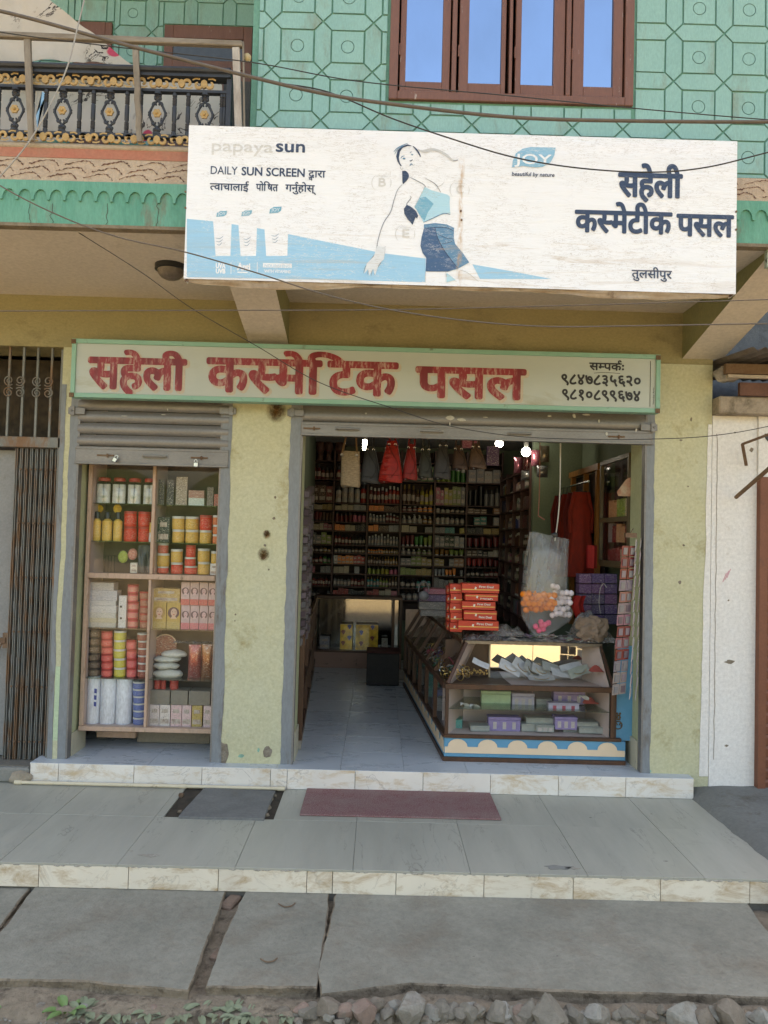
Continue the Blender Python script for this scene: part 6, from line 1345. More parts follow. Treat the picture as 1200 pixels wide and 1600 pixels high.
cards = [(797, 1043, .52, .17, .10, -.55, .9, (.78, .78, .80), 1), (816, 1042, .54, .16, .10, -.75, .8, (.70, .71, .74), 1), (832, 1045, .53, .15, .10, -.60, .9, (.55, .57, .56), 1), (846, 1046, .52, .15, .10, -.45, 1.0, (.66, .68, .68), 1), (862, 1044, .53, .16, .09, -.25, 1.0, (.50, .53, .50), 0), (876, 1050, .50, .15, .09, -.1, 1.1, (.74, .76, .78), 0), (892, 1042, .54, .17, .07, .12, 1.1, (.62, .64, .66), 0), (905, 1050, .47, .16, .09, .25, 1.0, (.42, .46, .40), 1), (752, 1036, .50, .13, .05, -.5, .8, (.72, .74, .80), 0), (846, 1058, .44, .20, .06, -.08, 1.2, (.50, .50, .50), 1)]
for i, (a, b, c, w_, h_, an, le, col, mo) in enumerate(cards): sheetcard(a, b, c, w_, h_, an, le, col, f'{["slanting", "tilted", "leaning"][i % 3]} satin jewellery card in the counter, {ORD[i]} of the fanned heap', mo)
for i in range(34):
    p = P(714+i*1.4+random.uniform(-2, 2), 1054-random.uniform(0, 8), CY+.12+random.uniform(0, .08)); m = MB(); m.ball((p.x, p.y, max(p.z, zM+.008)), .007, 6, 5, .3); o = m.build('gilt_bead', brass, label='small gilt bead piece in the heap at the left front of the counter', cat='bead', group='gilt beads heaped in the counter')
purple = plain('translucent looking purple plastic', (.30, .24, .48), .25); gbox = plain('grey plastic case', (.33, .35, .33), .3); greenb = plain('light green pouch', (.40, .55, .34), .4); clearp = plain('lavender clear case', (.42, .40, .52), .2)
def cbox(px0, px1, py0, py1, Y, d, mt, name, label, extra=None):
    a = P(px0, py1, Y); b = P(px1, py1, Y); zt = P(px0, py0, Y).z; t = thing(name, ((a.x+b.x)/2, Y, a.z), label, name.replace('_', ' ')); hh = zt-a.z
    m = MB(); m.box(a.x, b.x, Y, Y+d, a.z, a.z+hh*.78); m.build('case', mt, t, bevel=.003); m = MB(); m.box(a.x-.002, b.x+.002, Y-.002, Y+d+.002, a.z+hh*.79, zt); m.build('lid', mt, t, bevel=.003)
    for k in range(3 if extra else 0): x = a.x+(b.x-a.x)*(.2+.3*k); m = MB(); m.prism([(-.012, -hh*.25), (.012, -hh*.25), (.012, hh*.25), (-.012, hh*.25)], (x, Y-.001, a.z+hh*.4), XU, ZU, .001); m.build('insert', mat(extra, (.55, .5, .5) if extra == 'white insert' else (.45, .08, .12)), t)
sh = zS; fl = zB+.013
cbox(752, 798, 1079, 1103, CY+.22, .06, greenb, 'green_pouch', 'light green packet standing at the left of the middle glass shelf')
cbox(800, 835, 1083, 1107, CY+.20, .08, clearp, 'plastic_case', 'clear lavender case beside the green packet on the glass shelf', 'white insert')
cbox(838, 862, 1092, 1106, CY+.22, .07, gbox, 'plastic_case', 'flat grey case in the middle of the glass shelf')
cbox(865, 914, 1080, 1100, CY+.22, .08, purple, 'plastic_case', 'large purple case with pale tubes at the right of the glass shelf', 'white insert')
cbox(857, 905, 1098, 1110, CY+.10, .07, clearp, 'plastic_case', 'flat lavender case lying in front of the large purple case', 'red insert')
cbox(763, 813, 1120, 1142, CY+.16, .09, purple, 'plastic_case', 'purple case with round discs on the counter floor', 'white insert')
for i, (a, b, c, d) in enumerate(((735, 765, 1134, 1143), (815, 842, 1131, 1143), (822, 865, 1121, 1132), (838, 866, 1133, 1144), (898, 935, 1128, 1136), (880, 922, 1137, 1146), (905, 945, 1136, 1146))):
    cbox(a, b, c, d, CY+.12+.03*(i % 3), .10, gbox, 'plastic_case', ['small grey case at the far left of the counter floor', 'grey case right beside the purple case with discs', 'grey case stacked on top in the middle of the counter floor', 'grey case with white beads below the stacked middle case', 'upper grey case of the pair at the right of the counter floor', 'low grey case left of the pair at the right', 'lower grey case of the pair at the right of the counter floor'][i], 'white insert' if i == 3 else None)
cbox(867, 902, 1120, 1140, CY+.13, .09, purple, 'plastic_case', 'purple case with small rings right of the middle grey cases', 'white insert')
for px, py, lb, col in ((727, 1105, 'folded white paper slip at the left end of the glass shelf', (.75, .76, .75)), (742, 1107, 'small crumpled white slip beside the folded paper on the glass shelf', (.7, .7, .66)), (912, 1093, 'curled white paper before the red fan on the shelf', (.7, .7, .7))):
    p = P(px, py, CY+.10); m = MB(); m.grid(lambda u, v: V3(p.x+(u-.5)*.07, p.y+(v-.5)*.03, p.z+.012+.02*math.sin(u*3+v*2)), 5, 3); m.build('paper_slip', plain('slip %s' % px, col, .7), smooth=60, label=lb, cat='paper')
for px, py, Y, r, lb in ((925, 1100, CY+.14, .05, 'red patterned packet lying at the right end of the glass shelf'), (935, 1050, CY+.1, .045, 'red packet at the right corner behind the sloping glass')):
    p = P(px, py, Y); m = MB(); m.grid(lambda u, v: V3(p.x+(u-.5)*.11, p.y+v*.05, p.z+(.04*math.sin(math.pi*min(1, u*1.1))*v)), 8, 4); m.build('red_packet', plain('red tulle', (.50, .10, .08), .5), smooth=60, label=lb, cat='packet')

# ---- clutter on the counter top
ztop = zT+.014
def crumple(name, pts, zfn, mt, label, cat, n=26, amp=.03, sc_=14):
    A_, B_, D_, E2 = pts; m = MB(); sd_ = random.uniform(0, 50)
    def f(u, v):
        p = A_.lerp(B_, u).lerp(E2.lerp(D_, u), v); e = min(u, 1-u, v, 1-v)*4; e = min(1, e)
        k = noise.noise(V3(p.x*sc_, p.y*sc_, sd_))+.5*noise.noise(V3(p.x*sc_*2.3, p.y*sc_*2.3, sd_))
        return V3(p.x+.02*noise.noise(V3(u*5, v*5, sd_)), p.y+.02*noise.noise(V3(u*5, v*5, sd_+9)), p.z+.004+zfn(u, v)+amp*(.45+abs(k))*e)
    m.grid(f, n, n); return m.build(name, mt, smooth=70, label=label, cat=cat)
def T4(x0, x1, y0, y1): return [V3(x0, y0, ztop), V3(x1, y0, ztop), V3(x1, y1, ztop), V3(x0, y1, ztop)]
tx = lambda px: P(px, 1000, TY).x
crumple('plastic_sheet', T4(tx(728), tx(800), TY, TY+.25), lambda u, v: 0, film_grey, 'crumpled pinkish clear plastic sheet before the red boxes on the counter', 'plastic sheet', amp=.03, sc_=9)
crumple('plastic_sheet', T4(tx(785), tx(860), TY-.01, TY+.24), lambda u, v: 0, mat('dark shiny packets', (.05, .055, .06), (.22, .24, .25), 16, .25, .1), 'dark shiny packets spread along the counter top edge', 'packets', amp=.02, sc_=9)
crumple('plastic_sheet', T4(tx(765), tx(830), TY+.08, TY+.32), lambda u, v: .02, film_grey, 'grey crinkled plastic heaped behind the dark packets', 'plastic sheet', amp=.07, sc_=8)
crumple('plastic_sheet', T4(tx(842), tx(920), TY-.01, TY+.27), lambda u, v: .0, mat('mixed grey cellophane', (.12, .10, .10), (.36, .36, .36), 20, .25, .1, chips=(.35, .07, .05), clo=.64, cscale=14), 'grey and red cellophane packets right of the hanging bag', 'packets', amp=.03, sc_=9)
crumple('plastic_bag', T4(tx(895), tx(968), TY+.02, TY+.30), lambda u, v: .10*math.sin(math.pi*u)*math.sin(math.pi*v), film_grey, 'grey clear plastic bag behind the brown paper bundle', 'plastic bag', amp=.10, sc_=10)
pk = (('dark grey', (.05, .055, .06)), ('silver', (.36, .37, .38)), ('pinkish', (.40, .22, .24)), ('pale grey', (.48, .49, .47)), ('dull red', (.28, .05, .04)), ('greenish', (.20, .26, .22)), ('violet', (.17, .09, .22)))
for i in range(46):
    cn, cc = pk[i % 7]; x = tx(775)+(tx(935)-tx(775))*(i*.618 % 1); y = TY+.01+.22*(i*.377 % 1); o = item('card', x, y, ztop+.006+.045*random.random()*(.4+2*(y-TY)), random.uniform(.05, .085), random.uniform(.035, .06), .003, cc, 'x', name='flat_packet', rz=random.uniform(-1.5, 1.5)); o.rotation_euler.x = random.uniform(-.5, .35); o.rotation_euler.y = random.uniform(-.4, .4)
    o['label'] = f'{cn} flat packet in the messy heap on the front counter top'; o['group'] = f'{cn} flat packets heaped on the front counter'
# brown paper bundle hanging over the right end of the counter
p = P(927, 985, TY+.02); m = MB(); m.ball((p.x, p.y, p.z+.01), .105, 34, 24, 0, (1.15, .55, 1.0))
for i, q in enumerate(m.v):
    d = (q-p).normalized(); k = abs(noise.noise(q*11))+.6*abs(noise.noise(q*23)); m.v[i] = q+d*(k*.055-.03)
m.build('paper_bundle', mat('crumpled brown paper', (.36, .27, .21), (.28, .21, .16), 6, .85, .3, chips=(.5, .12, .06), clo=.71, cscale=9), label='crumpled brown paper bundle hanging over the right end of the counter', cat='paper bundle')
# stack of red boxes
redb = mat('glossy red box card', (.52, .045, .022), (.42, .03, .02), 5, .35, .05, 40, .001); yel = plain('pale yellow stripe', (.75, .42, .10), .5); whs = plain('white printing', (.7, .68, .62), .5); greys = plain('grey sticker', (.45, .45, .47), .5)
def redbox(px0, px1, py0, py1, Y, d, label, words, side=True, flip=False):
    a = P(px0, py1, Y); b = P(px1, py1, Y); zt = P(px0, py0, Y).z; w = b.x-a.x; h = zt-a.z; t = thing('red_box', ((a.x+b.x)/2, Y, a.z), label, 'box', 'red shoe sized boxes on the counter')
    m = MB(); m.box(a.x, b.x, Y, Y+d, a.z, a.z+h*.97); m.build('carton', redb, t, bevel=.0015); m = MB(); zz = a.z+h*(.30 if not flip else .62); m.box(a.x, b.x, Y-.001, Y-.0002, zz, zz+h*.10); m.build('stripe', yel, t)
    if words: m = MB(); letter(m, words, (a.x+w*.45, Y-.0012, a.z+h*(.55 if not flip else .18)), XU, ZU, w*.40, h*.22, ref='D', bold=.0006, copies=4); m.build('lettering', whs, t)
    m = MB(); m.prism([(-.008, -.004), (.004, -.010), (.009, .006), (-.002, .011)], (a.x+w*.36, Y-.0014, a.z+h*.5), XU, ZU, .0002); m.build('sticker', whs, t)
zb_ = 985; 
for i, (x0, x1, y0, y1, wds) in enumerate(((716, 779, 969, 984, 'First Deal'), (725, 776, 953, 968, 'First Deal'), (722, 774, 939, 952, 'First Deal'), (727, 778, 927, 938, 'Milsh'), (722, 780, 911, 926, 'First Deal'))):
    redbox(x0, x1, y0, y1, TY+.05+.008*(i % 2), .13, f'red box with a pale stripe, {["lowest", "second lowest", "middle", "second highest", "topmost"][i]} of the front stack on the counter', wds, flip=i % 2)
for i in range(5): redbox(703+i % 2, 722, 912+i*15, 927+i*15, TY+.13+.006*(i % 2), .12, f'red box end on at the left of the counter stack, {ORD[i]} from the top', None)
for i in range(5): redbox(698, 706, 915+i*14, 928+i*14, TY+.27, .1, f'red box at the back left of the counter stack, {ORD[i]} from the top', None)
# folded textiles and boxes farther along the side counter
for i, (x0, x1, y0, y1, c) in enumerate(((655, 696, 940, 952, 'grey'), (655, 697, 929, 939, 'purple'), (663, 696, 920, 928, 'pink'), (657, 698, 953, 962, 'grey'))):
    a = P(x0, y1, 1.6); b = P(x1, y1, 1.6); item('card', (a.x+b.x)/2, 1.7, a.z, b.x-a.x, .2, P(x0, y0, 1.6).z-a.z, tuple(v*.5 for v in CN[c]), f'flat {c} boxed set stacked on the side counter, {["third", "second", "top", "bottom"][i]} one', name='flat_box')
m = MB(); p = P(662, 925, 1.5); m.tube([p+V3(.045*math.cos(a), 0, .09*math.sin(a)) for a in [math.pi*k/9 for k in range(10)]], .005, 6); m.ball((p.x, p.y, p.z-.03), .045, 10, 8, 0, (1, .7, .9)); m.build('small_basket', plain('grey basket', (.18, .18, .19), .5), label='small grey basket with an arched handle on the side counter', cat='basket', smooth=60)

# ---- hanging clear bag with pompoms
YBG = .32
bag = thing('plastic_bag', P(853, 830, YBG), 'clear plastic bag hung above the counter holding orange, white and pink pompoms', 'plastic bag')
prof_px = [(828, 841, 832), (826, 862, 850), (822, 886, 868), (818, 885, 890), (815, 884, 915), (811, 886, 940), (812, 895, 955), (816, 892, 968), (826, 872, 982), (836, 852, 993)]
rings = [(P(a, c, YBG).x, P(b, c, YBG).x, P((a+b)/2, c, YBG).z) for a, b, c in prof_px]
def bagf(off):
    def f(u, v):
        k = v*(len(rings)-1); i = min(int(k), len(rings)-2); t = k-i; a, b, z = [rings[i][j]*(1-t)+rings[i+1][j]*t for j in range(3)]; cx = (a+b)/2; w = (b-a)/2; an = 2*math.pi*u; d = min(.085, w*.75)*math.sin(math.pi*min(1, .15+v*.85))
        fold = 1+.10*math.sin(an*5+v*3)*(1-v)+.07*noise.noise(V3(math.cos(an)*1.5, math.sin(an)*1.5, v*2.5)); return V3(cx+w*math.cos(an)*fold+off, YBG+d*math.sin(an)*fold, z+.006*math.sin(an*3))
    return f
m = MB(); m.grid(bagf(0), 48, 34); m.build('outer_film', film_clear, bag, smooth=80)
m = MB(); pp = [P(838, 832, YBG), P(890, 843, YBG), P(886, 930, YBG+.01), P(822, 938, YBG+.01)]
m.grid(lambda u, v: pp[0].lerp(pp[1], u).lerp(pp[3].lerp(pp[2], u), v)+V3(0, .02*noise.noise(V3(u*9, v*2.2, 3))+.012*math.sin(u*26+v*2), 0), 40, 20); m.build('inner_film', film('inner bluish film', (.34, .39, .42), .40, .10, 18), bag, smooth=80)
for i, (px, r) in enumerate(((829, .5), (834, .3), (838, .1))):
    m = MB(); q = [P(px-8+i*6, 832+i*4, YBG-.06), P(px-14+i*4, 925, YBG-.07)]; 
def pompom(px, py, Y, r, col, label, grp):
    p = P(px, py, Y); m = MB(); m.ball(p, r, 14, 10, 0)
    for i, q in enumerate(m.v):
        d = (q-p).normalized(); m.v[i] = p+d*(r*(1+.13*noise.noise(q*160)+.10*random.uniform(-1, 1)))
    o = m.build('pompom', SOFT, label=label, cat='pompom', group=grp, smooth=70); setcol(o, col); return o
k = 0
for r in range(4):
    for c in range(7):
        px = 818+c*8.0+(r % 2)*4; py = 929+r*7.5+random.uniform(-2, 2)
        if px > 866: continue
        pompom(px, py, YBG+random.uniform(-.035, .02), .0215, (.90, .24, .02), 'fluffy orange pompom in the cluster inside the hanging clear bag', 'orange pompoms')
for r in range(6):
    for c in range(5):
        px = 864+c*6.5+(r % 2)*3-r*.8; py = 917+r*8.5+random.uniform(-2, 2)
        if r == 0 and c not in (0, 1): continue
        if px > 893: continue
        pompom(px, py, YBG+random.uniform(-.02, .03), .0195, (.82, .74, .78), 'white pompom in the cluster at the right of the hanging clear bag', 'white pompoms')
for px, py in ((837, 979), (845, 972), (842, 985), (852, 976), (849, 983), (857, 973), (846, 977)): pompom(px, py, YBG+random.uniform(-.02, .01), .019, (.92, .16, .28), 'pink pompom in the bottom corner of the hanging clear bag', 'pink pompoms')
m = MB(); m.tube(spline([tuple(P(876, 655, YBG)), tuple(P(875, 760, YBG)), tuple(P(872, 808, YBG)), tuple(P(867, 845, YBG))], 5), .0045, 6); m.build('rope', plain('white cord', (.5, .48, .42), .7), label='white cord that holds the clear pompom bag', cat='cord', smooth=60)
m = MB(); m.tube(spline([tuple(P(844, 655, 1.0)), tuple(P(843, 760, 1.0)), tuple(P(841, 806, 1.0))], 5), .004, 6); m.tube([P(841, 806, 1.0), P(851, 812, 1.0)], .005, 6); m.build('rope', plain('pinkish rope', (.35, .15, .11), .8), label='pinkish rope hanging left of the white cord', cat='cord')
m = MB(); p = P(867, 836, YBG); m.ball(p, .022, 9, 7, .5, (1, .6, .8)); m.build('black_clip', black, label='black knotted clip at the neck of the hanging bag', cat='clip', smooth=50)

# ---- handbags hanging under the shutter
hb_y = .45
def handbag(px0, px1, pxt, py0, py1, Y, col, label, kind_='tote', pleat=False, strap_col=None, depth=.055):
    pb0, pb1 = P(px0, py1, Y), P(px1, py1+1, Y); pt = P(pxt, py0, Y); t = thing('handbag', ((pb0.x+pb1.x)/2, Y, pb0.z), label, 'handbag', 'handbags hung in the doorway'); zb2 = pb0.z; ztp = pt.z; cxb = (pb0.x+pb1.x)/2; wb = (pb1.x-pb0.x)/2; H2 = ztp-zb2
    def f(u, v):
        an = 2*math.pi*u; w = wb*(1-.62*v**1.3) if kind_ == 'tote' else wb*(1-.12*v); d = depth*(1-.75*v**1.2); cx = cxb*(1-v)+pt.x*v; rr = 1/(abs(math.cos(an))**4+abs(math.sin(an))**4)**.25
        fold = 1+.05*math.sin(an*6)*v; z = zb2+H2*v+(.006*math.sin(an*2) if v < .01 else 0)
        if v < .03: rr *= .93
        pl_ = .006*math.sin(v*60) if pleat and math.cos(an) < -.1 else 0
        return V3(cx+w*rr*math.cos(an)*fold, Y+d*rr*math.sin(an)*fold-pl_, z)
    m = MB(); m.grid(f, 28, 24); m.v += [V3(cxb, Y, zb2)]; c_ = len(m.v)-1
    for i in range(28): m.f.append([c_, i+1, i]); m.mi.append(0)
    b = m.build('body', LEATHER if kind_ == 'tote' else BAGM, t, smooth=60); setcol(b, col)
    if kind_ == 'tote':
        m = MB(); m.tube([f(.75+.10*math.sin(k*.5), .10+.78*k/8)-V3(0, .003, 0) for k in range(9)], .0022, 5); m.tube([f(.52+.46*k/10, .16)-V3(0, .002, 0) for k in range(11)], .0022, 5); q = m.build('seam', LEATHER, t); setcol(q, tuple(v*.45 for v in col))
    sm = strap_col or tuple(v*.7 for v in col)
    for dx in ((-.022, .022) if kind_ == 'tote' else (-.06, .045)):
        for q in ((0,) if dx < 0 else (.012,)):
            x = pt.x+dx; ztt = P(pxt, 683, Y).z+.04; m = MB(); m.bar(V3(x, Y-depth*.25, ztp-.02), V3(pt.x+dx*.45+q, Y, ztt), .012, .004, (0, -1, 0)); s_ = m.build('strap', LEATHER, t); setcol(s_, sm)
        m = MB(); m.tube([V3(pt.x+dx+.008*math.cos(a), Y-depth*.42, ztp-.03+.009*math.sin(a)) for a in [k*.7 for k in range(10)]], .002, 5); m.build('ring', chrome, t)
    for dx in (-.5, .5): m = MB(); m.ball((cxb+wb*dx, Y-depth*.8, zb2-.002), .004, 6, 5); m.build('stud', chrome, t)
    return t
bgm = NT('woven straw'); v = bgm.coord((1, 1, 1), False); oi = bgm.n('ShaderNodeObjectInfo'); wv = bgm.noise(bgm.coord((1, 1, 4), False), 45, 3, .8); bgm.principled(bgm.mix(bgm.ramp(wv, .3, .7), (.34, .26, .17), (.15, .11, .07)), .9, 0, .1, wv, .8, .006); BAGM = bgm.m
handbag(532, 563, 548, 705, 760, hb_y-.03, (.36, .27, .17), 'woven straw tote bag hanging leftmost in the doorway', 'straw', strap_col=(.16, .09, .04))
handbag(562, 595, 579, 697, 755, hb_y, (.028, .028, .028), 'dark grey leather handbag hanging between the straw bag and the red bag')
handbag(591, 629, 613, 689, 753, hb_y-.04, (.26, .014, .010), 'larger pleated bright red handbag, left one of the two red bags', pleat=True)
handbag(627, 652, 643, 694, 749, hb_y, (.20, .014, .012), 'smaller plain red handbag, right one of the two red bags')
handbag(653, 676, 665, 697, 746, hb_y+.01, (.03, .032, .026), 'dark olive grey handbag right of the red bags')
handbag(676, 704, 692, 691, 748, hb_y-.02, (.034, .032, .032), 'wide grey leather handbag with a round ring')
handbag(706, 732, 716, 696, 733, hb_y+.02, (.06, .035, .026), 'brown handbag with dark edge straps, second from the right')
handbag(732, 760, 743, 693, 732, hb_y-.01, (.085, .05, .034), 'light brown handbag hanging rightmost of the row')
a = P(520, 681, hb_y); b = P(775, 688, hb_y); m = MB(); m.tube([V3(xg['i']-.0, hb_y, a.z+.035), V3(.85, hb_y, a.z+.035)], .006, 8); m.build('hanging_rail', steel, label='thin steel rail behind the shutter carrying the handbags', cat='rail')
for i, (px0_, px1_, y0, y1, c, lb) in enumerate(((603, 622, 688, 712, 'blue', 'dark blue packet behind the red handbag'), (722, 745, 687, 700, 'pink', 'magenta packet behind the brown handbags'), (760, 779, 697, 727, 'purple', 'dark purple packet with a pale window, right of the handbags'))):
    a = P(px0_, y1, .9); b = P(px1_, y1, .9); item('card', (a.x+b.x)/2, .9, a.z, b.x-a.x, .03, P(px0_, y0, .9).z-a.z, tuple(v*.6 for v in CN[c]), lb, name='hanging_packet')

for i, (x0, x1, y0, y1, yy, c) in enumerate(((790, 803, 722, 745, 3.2, 'pink'), (803, 815, 716, 742, 2.9, 'dark red'), (814, 828, 712, 736, 2.6, 'pink'), (826, 840, 706, 730, 2.4, 'cream'), (800, 822, 742, 756, 2.8, 'grey'), (822, 838, 735, 752, 2.5, 'silver'))):
    a = P(x0, y1, yy); b = P(x1, y1, yy); item('pack', (a.x+b.x)/2, yy-.5, a.z, b.x-a.x, .08, P(x0, y0, yy).z-a.z, tuple(v*.6 for v in CN[c]), f'{c} foil packet hanging high before the side shelves, {ORD[i]} from the back', name='hanging_packet')
# ---- red dresses on the right wall, wardrobe posts
ochre = mat('varnished orange wood', (.26, .11, .025), (.19, .08, .02), 7, .4, .15, stretch=(1, 1, .2))
wd = thing('dress_rack', (XRW-.2, 1.9, 0), 'orange varnished wooden rack frame along the right wall', 'rack')
zr = 2.0
for y in (1.25, 1.62, 2.05): m = MB(); m.box(XRW-.12, XRW-.08, y, y+.045, .75, zr+.1); m.build('post', ochre, wd)
m = MB(); m.box(XRW-.13, XRW-.08, 1.2, 2.12, zr+.1, zr+.15); m.build('top_rail', ochre, wd); m = MB(); m.tube([(XRW-.2, 1.2, zr), (XRW-.2, 2.12, zr)], .009, 8); m.build('rod', chrome, wd)
m = MB(); m.box(XRW-.06, XRW-.055, 1.2, 2.12, .7, zr+.1); m.build('back_board', plain('very dark brown board', (.03, .015, .012), .7), wd)
for i, (y, c, L) in enumerate(((1.34, (.22, .02, .010), .78), (1.50, (.12, .012, .010), .74), (1.70, (.17, .015, .008), .80), (1.84, (.09, .01, .01), .72), (1.98, (.14, .012, .01), .76))):
    t = thing('red_dress', (XRW-.22, y, zr-L), f'{["bright orange red", "deep red", "scarlet", "dark maroon", "crimson"][i]} sequinned dress, {ORD[i]} from the front on the right wall rack', 'dress', 'red dresses on the rack')
    def f(u, v):
        an = 2*math.pi*u; w = .05+.07*v**.8+(.02 if .2 < v < .3 else 0); d = .035+.05*v; fo = 1+.16*math.sin(an*7+i)*v; return V3(XRW-.22+w*math.cos(an)*fo, y+d*math.sin(an)*fo, zr-.08-(L-.08)*v)
    m = MB(); m.grid(f, 30, 14); b = m.build('skirt', SOFT, t, smooth=70); setcol(b, c); m = MB(); m.tube([(XRW-.22+.05*s_, y, zr-.08+.0*s_) for s_ in (-1, 0, 1)], .008, 6); m.tube([(XRW-.22, y, zr-.08), (XRW-.21, y, zr)], .003, 6); m.build('hanger', black, t)
    for s_ in (-1, 1): m = MB(); m.tube([V3(XRW-.22+s_*.05, y, zr-.08), V3(XRW-.22+s_*.09, y, zr-.25), V3(XRW-.22+s_*.085, y-.01, zr-.42)], [.022, .02, .017], 8); q = m.build('sleeve', SOFT, t, smooth=60); setcol(q, c)
# ---- glazed wall cabinet near the right reveal
olive_w = mat('olive brown cabinet wood', (.13, .10, .055), (.10, .075, .04), 6, .5, .15)
yc0, yc1 = .42, 1.12; xcf = XRW-.12; zc_0, zc_1 = P(960, 883, .7).z, 2.15
cab = thing('wall_cabinet', (xcf, .8, zc_0), 'olive brown glazed cabinet on the right inner wall', 'cabinet')
zmid = P(960, 815, .7).z
for y0, y1, z0, z1 in ((yc0, yc0+.03, zc_0, zc_1), (yc1-.03, yc1, zc_0, zc_1), (yc0+.03, yc1-.03, zc_0, zc_0+.03), (yc0+.03, yc1-.03, zmid, zmid+.035), (yc0+.03, yc1-.03, zc_1-.03, zc_1)): m = MB(); m.box(xcf-.012, xcf+.012, y0, y1, z0, z1); m.build('frame_bar', olive_w, cab)
m = MB(); m.box(XRW-.01, XRW-.003, yc0, yc1, zc_0, zc_1); m.build('back_board', shelfback, cab); m = MB(); m.box(xcf-.01, XRW-.011, yc0, yc1, zc_0-.02, zc_0-.001); m.build('bottom_board', olive_w, cab)
for z0, z1 in ((zc_0+.03, zmid), (zmid+.035, zc_1-.03)): m = MB(); m.flat([V3(xcf, yc0+.03, z0), V3(xcf, yc0+.03, z1), V3(xcf, yc1-.03, z1), V3(xcf, yc1-.03, z0)]); m.build('pane', clearglass, cab)
for r, z in enumerate((zc_0+.001, zc_0+.17, zmid+.036)):
    for i in range(6): item('card', xcf+.06, yc0+.08+i*.10, z, .08, .03, random.uniform(.11, .15), CN[random.choice(('grey', 'cream', 'peach', 'lime', 'dark red'))], f'upright packet in the wall cabinet, {ORD[i]} from the front, {["lower", "middle", "upper"][r]} row', rz=R(-80))
p = P(968, 800, .40); m = MB(); m.prism([(0, 0), (.10, 0), (.10, .14), (.055, .12), (-.01, .03)], (p.x-.01, .40, P(968, 775, .4).z), XU, ZU, .004); m.build('printed_paper', mat('cream paper with red print', (.62, .52, .38), (.45, .14, .08), 12, .8), label='cream paper with red floral print stuck near the right reveal', cat='paper')
# purple organiser boxes stacked behind the counter
for r in range(5):
    for c in range(3):
        a = P(905+c*20, 975-r*16, .80); b = P(924+c*20, 975-r*16, .80); h = P(905, 960-r*16, .80).z-P(905, 975-r*16, .80).z; t = item('card', (a.x+b.x)/2, .85, a.z, b.x-a.x, .10, h*.95, random.choice(((.10, .06, .20), (.16, .07, .20), (.08, .06, .16))), f'purple organiser box, {ORD[c]} from left, {ORD[4-r]} row down in the stack behind the counter', group='purple organiser boxes', name='organiser_box')
p = P(905, 945, .75); m = MB(); m.grid(lambda u, v: V3(p.x+(u-.5)*.09-.02*math.sin(v*4), .72+.02*math.sin(u*9), p.z+.07-.17*v), 10, 8); m.build('red_cloth', mat('bright red cloth', (.45, .03, .02), (.35, .02, .02), 8, .8), label='bright red cloth hanging behind the white pompoms', cat='cloth', smooth=70)
p = P(925, 870, 1.0); m = MB(); m.grid(lambda u, v: V3(p.x+(u-.5)*.09, 1.0+.02*math.sin(u*8), p.z+.09-.18*v), 10, 8); m.build('red_bag', MATS['bright red cloth'], label='bright red bag hanging above the purple boxes', cat='bag', smooth=70)
m = MB(); m.tube(spline([tuple(P(a, b, .72)) for a, b in ((938, 958), (936, 940), (938, 920), (943, 912), (948, 918))], 5), .0025, 6); m.build('white_cable', plain('white cable', (.6, .6, .58), .5), label='thin white cable looping in front of the purple boxes', cat='cable')

# ================================================================== SMALL WINDOW DISPLAY CASE
YC = .24; ca, cb = P(129, 1000, YC).x, P(343, 900, YC).x
zc0 = P(230, 1143, YC).z; zc1 = P(240, 715, YC).z; zr_ = P(235, 901, YC).z; xmid = P(240, 800, YC).x
xmid2 = P(231, 1020, YC).x
wc = thing('window_case', ((ca+cb)/2, YC, zc0), 'pinkish wood framed glass display case under the small shutter', 'display case')
fr = .026
for nm, x0, x1, z0, z1 in (('stile', ca, ca+fr, zc0+.03, zc1), ('stile', cb-fr, cb, zc0+.03, zc1), ('bottom_rail', ca, cb, zc0, zc0+.03), ('middle_rail', ca+fr, cb-fr, zr_-.018, zr_+.018), ('mullion', xmid-.011, xmid+.011, zr_+.018, zc1), ('mullion', xmid2-.009, xmid2+.009, zc0+.03, zr_-.018)):
    m = MB(); m.box(x0, x1, YC-(.022 if 'rail' in nm else .012), YC+.02, z0, z1); m.build(nm, pinkwood, wc, bevel=.003)
DC = .30
for x0, x1, y0, y1, z0, z1, nm in ((ca, ca+.012, YC+.021, YC+DC, zc0+.01, zc1, 'side_board'), (cb-.012, cb, YC+.021, YC+DC, zc0+.01, zc1, 'side_board'), (ca+.012, cb-.012, YC+.021, YC+DC, zc0+.002, zc0+.020, 'bottom_board'), (ca, cb, YC+DC+.001, YC+DC+.012, zc0, zc1, 'back_board')):
    m = MB(); m.box(x0, x1, y0, y1, z0, z1); m.build(nm, mat('grey brown case board', (.17, .14, .115), (.12, .10, .08), 5, .7, .1) if nm == 'back_board' else pinkboard, wc)
zsh = {k: P(235, v, YC+.06).z for k, v in dict(A=788, B=847, C=898, D=982, E=1060, F=1136).items()}
zsh['F'] = zc0+.021; zsh['C'] = zr_+.0
for k in 'ABDE': m = MB(); m.box(ca+.013, cb-.013, YC+.03, YC+DC, zsh[k]-.006, zsh[k]); m.build('glass_shelf', glass('shelf glass', (.75, .82, .78), .06, dust=.08), wc)
m = MB(); m.box(ca+.013, cb-.013, YC+.03, YC+DC, zr_-.008, zr_-.0005); m.build('middle_board', pinkboard, wc)
m = MB(); m.box(xmid-.004, xmid+.004, YC+.03, YC+DC, zr_, zc1); m.build('partition', pinkboard, wc)
m = MB(); m.box(xmid2-.004, xmid2+.004, YC+.03, YC+DC, zc0+.02, zr_-.01); m.build('partition', pinkboard, wc)
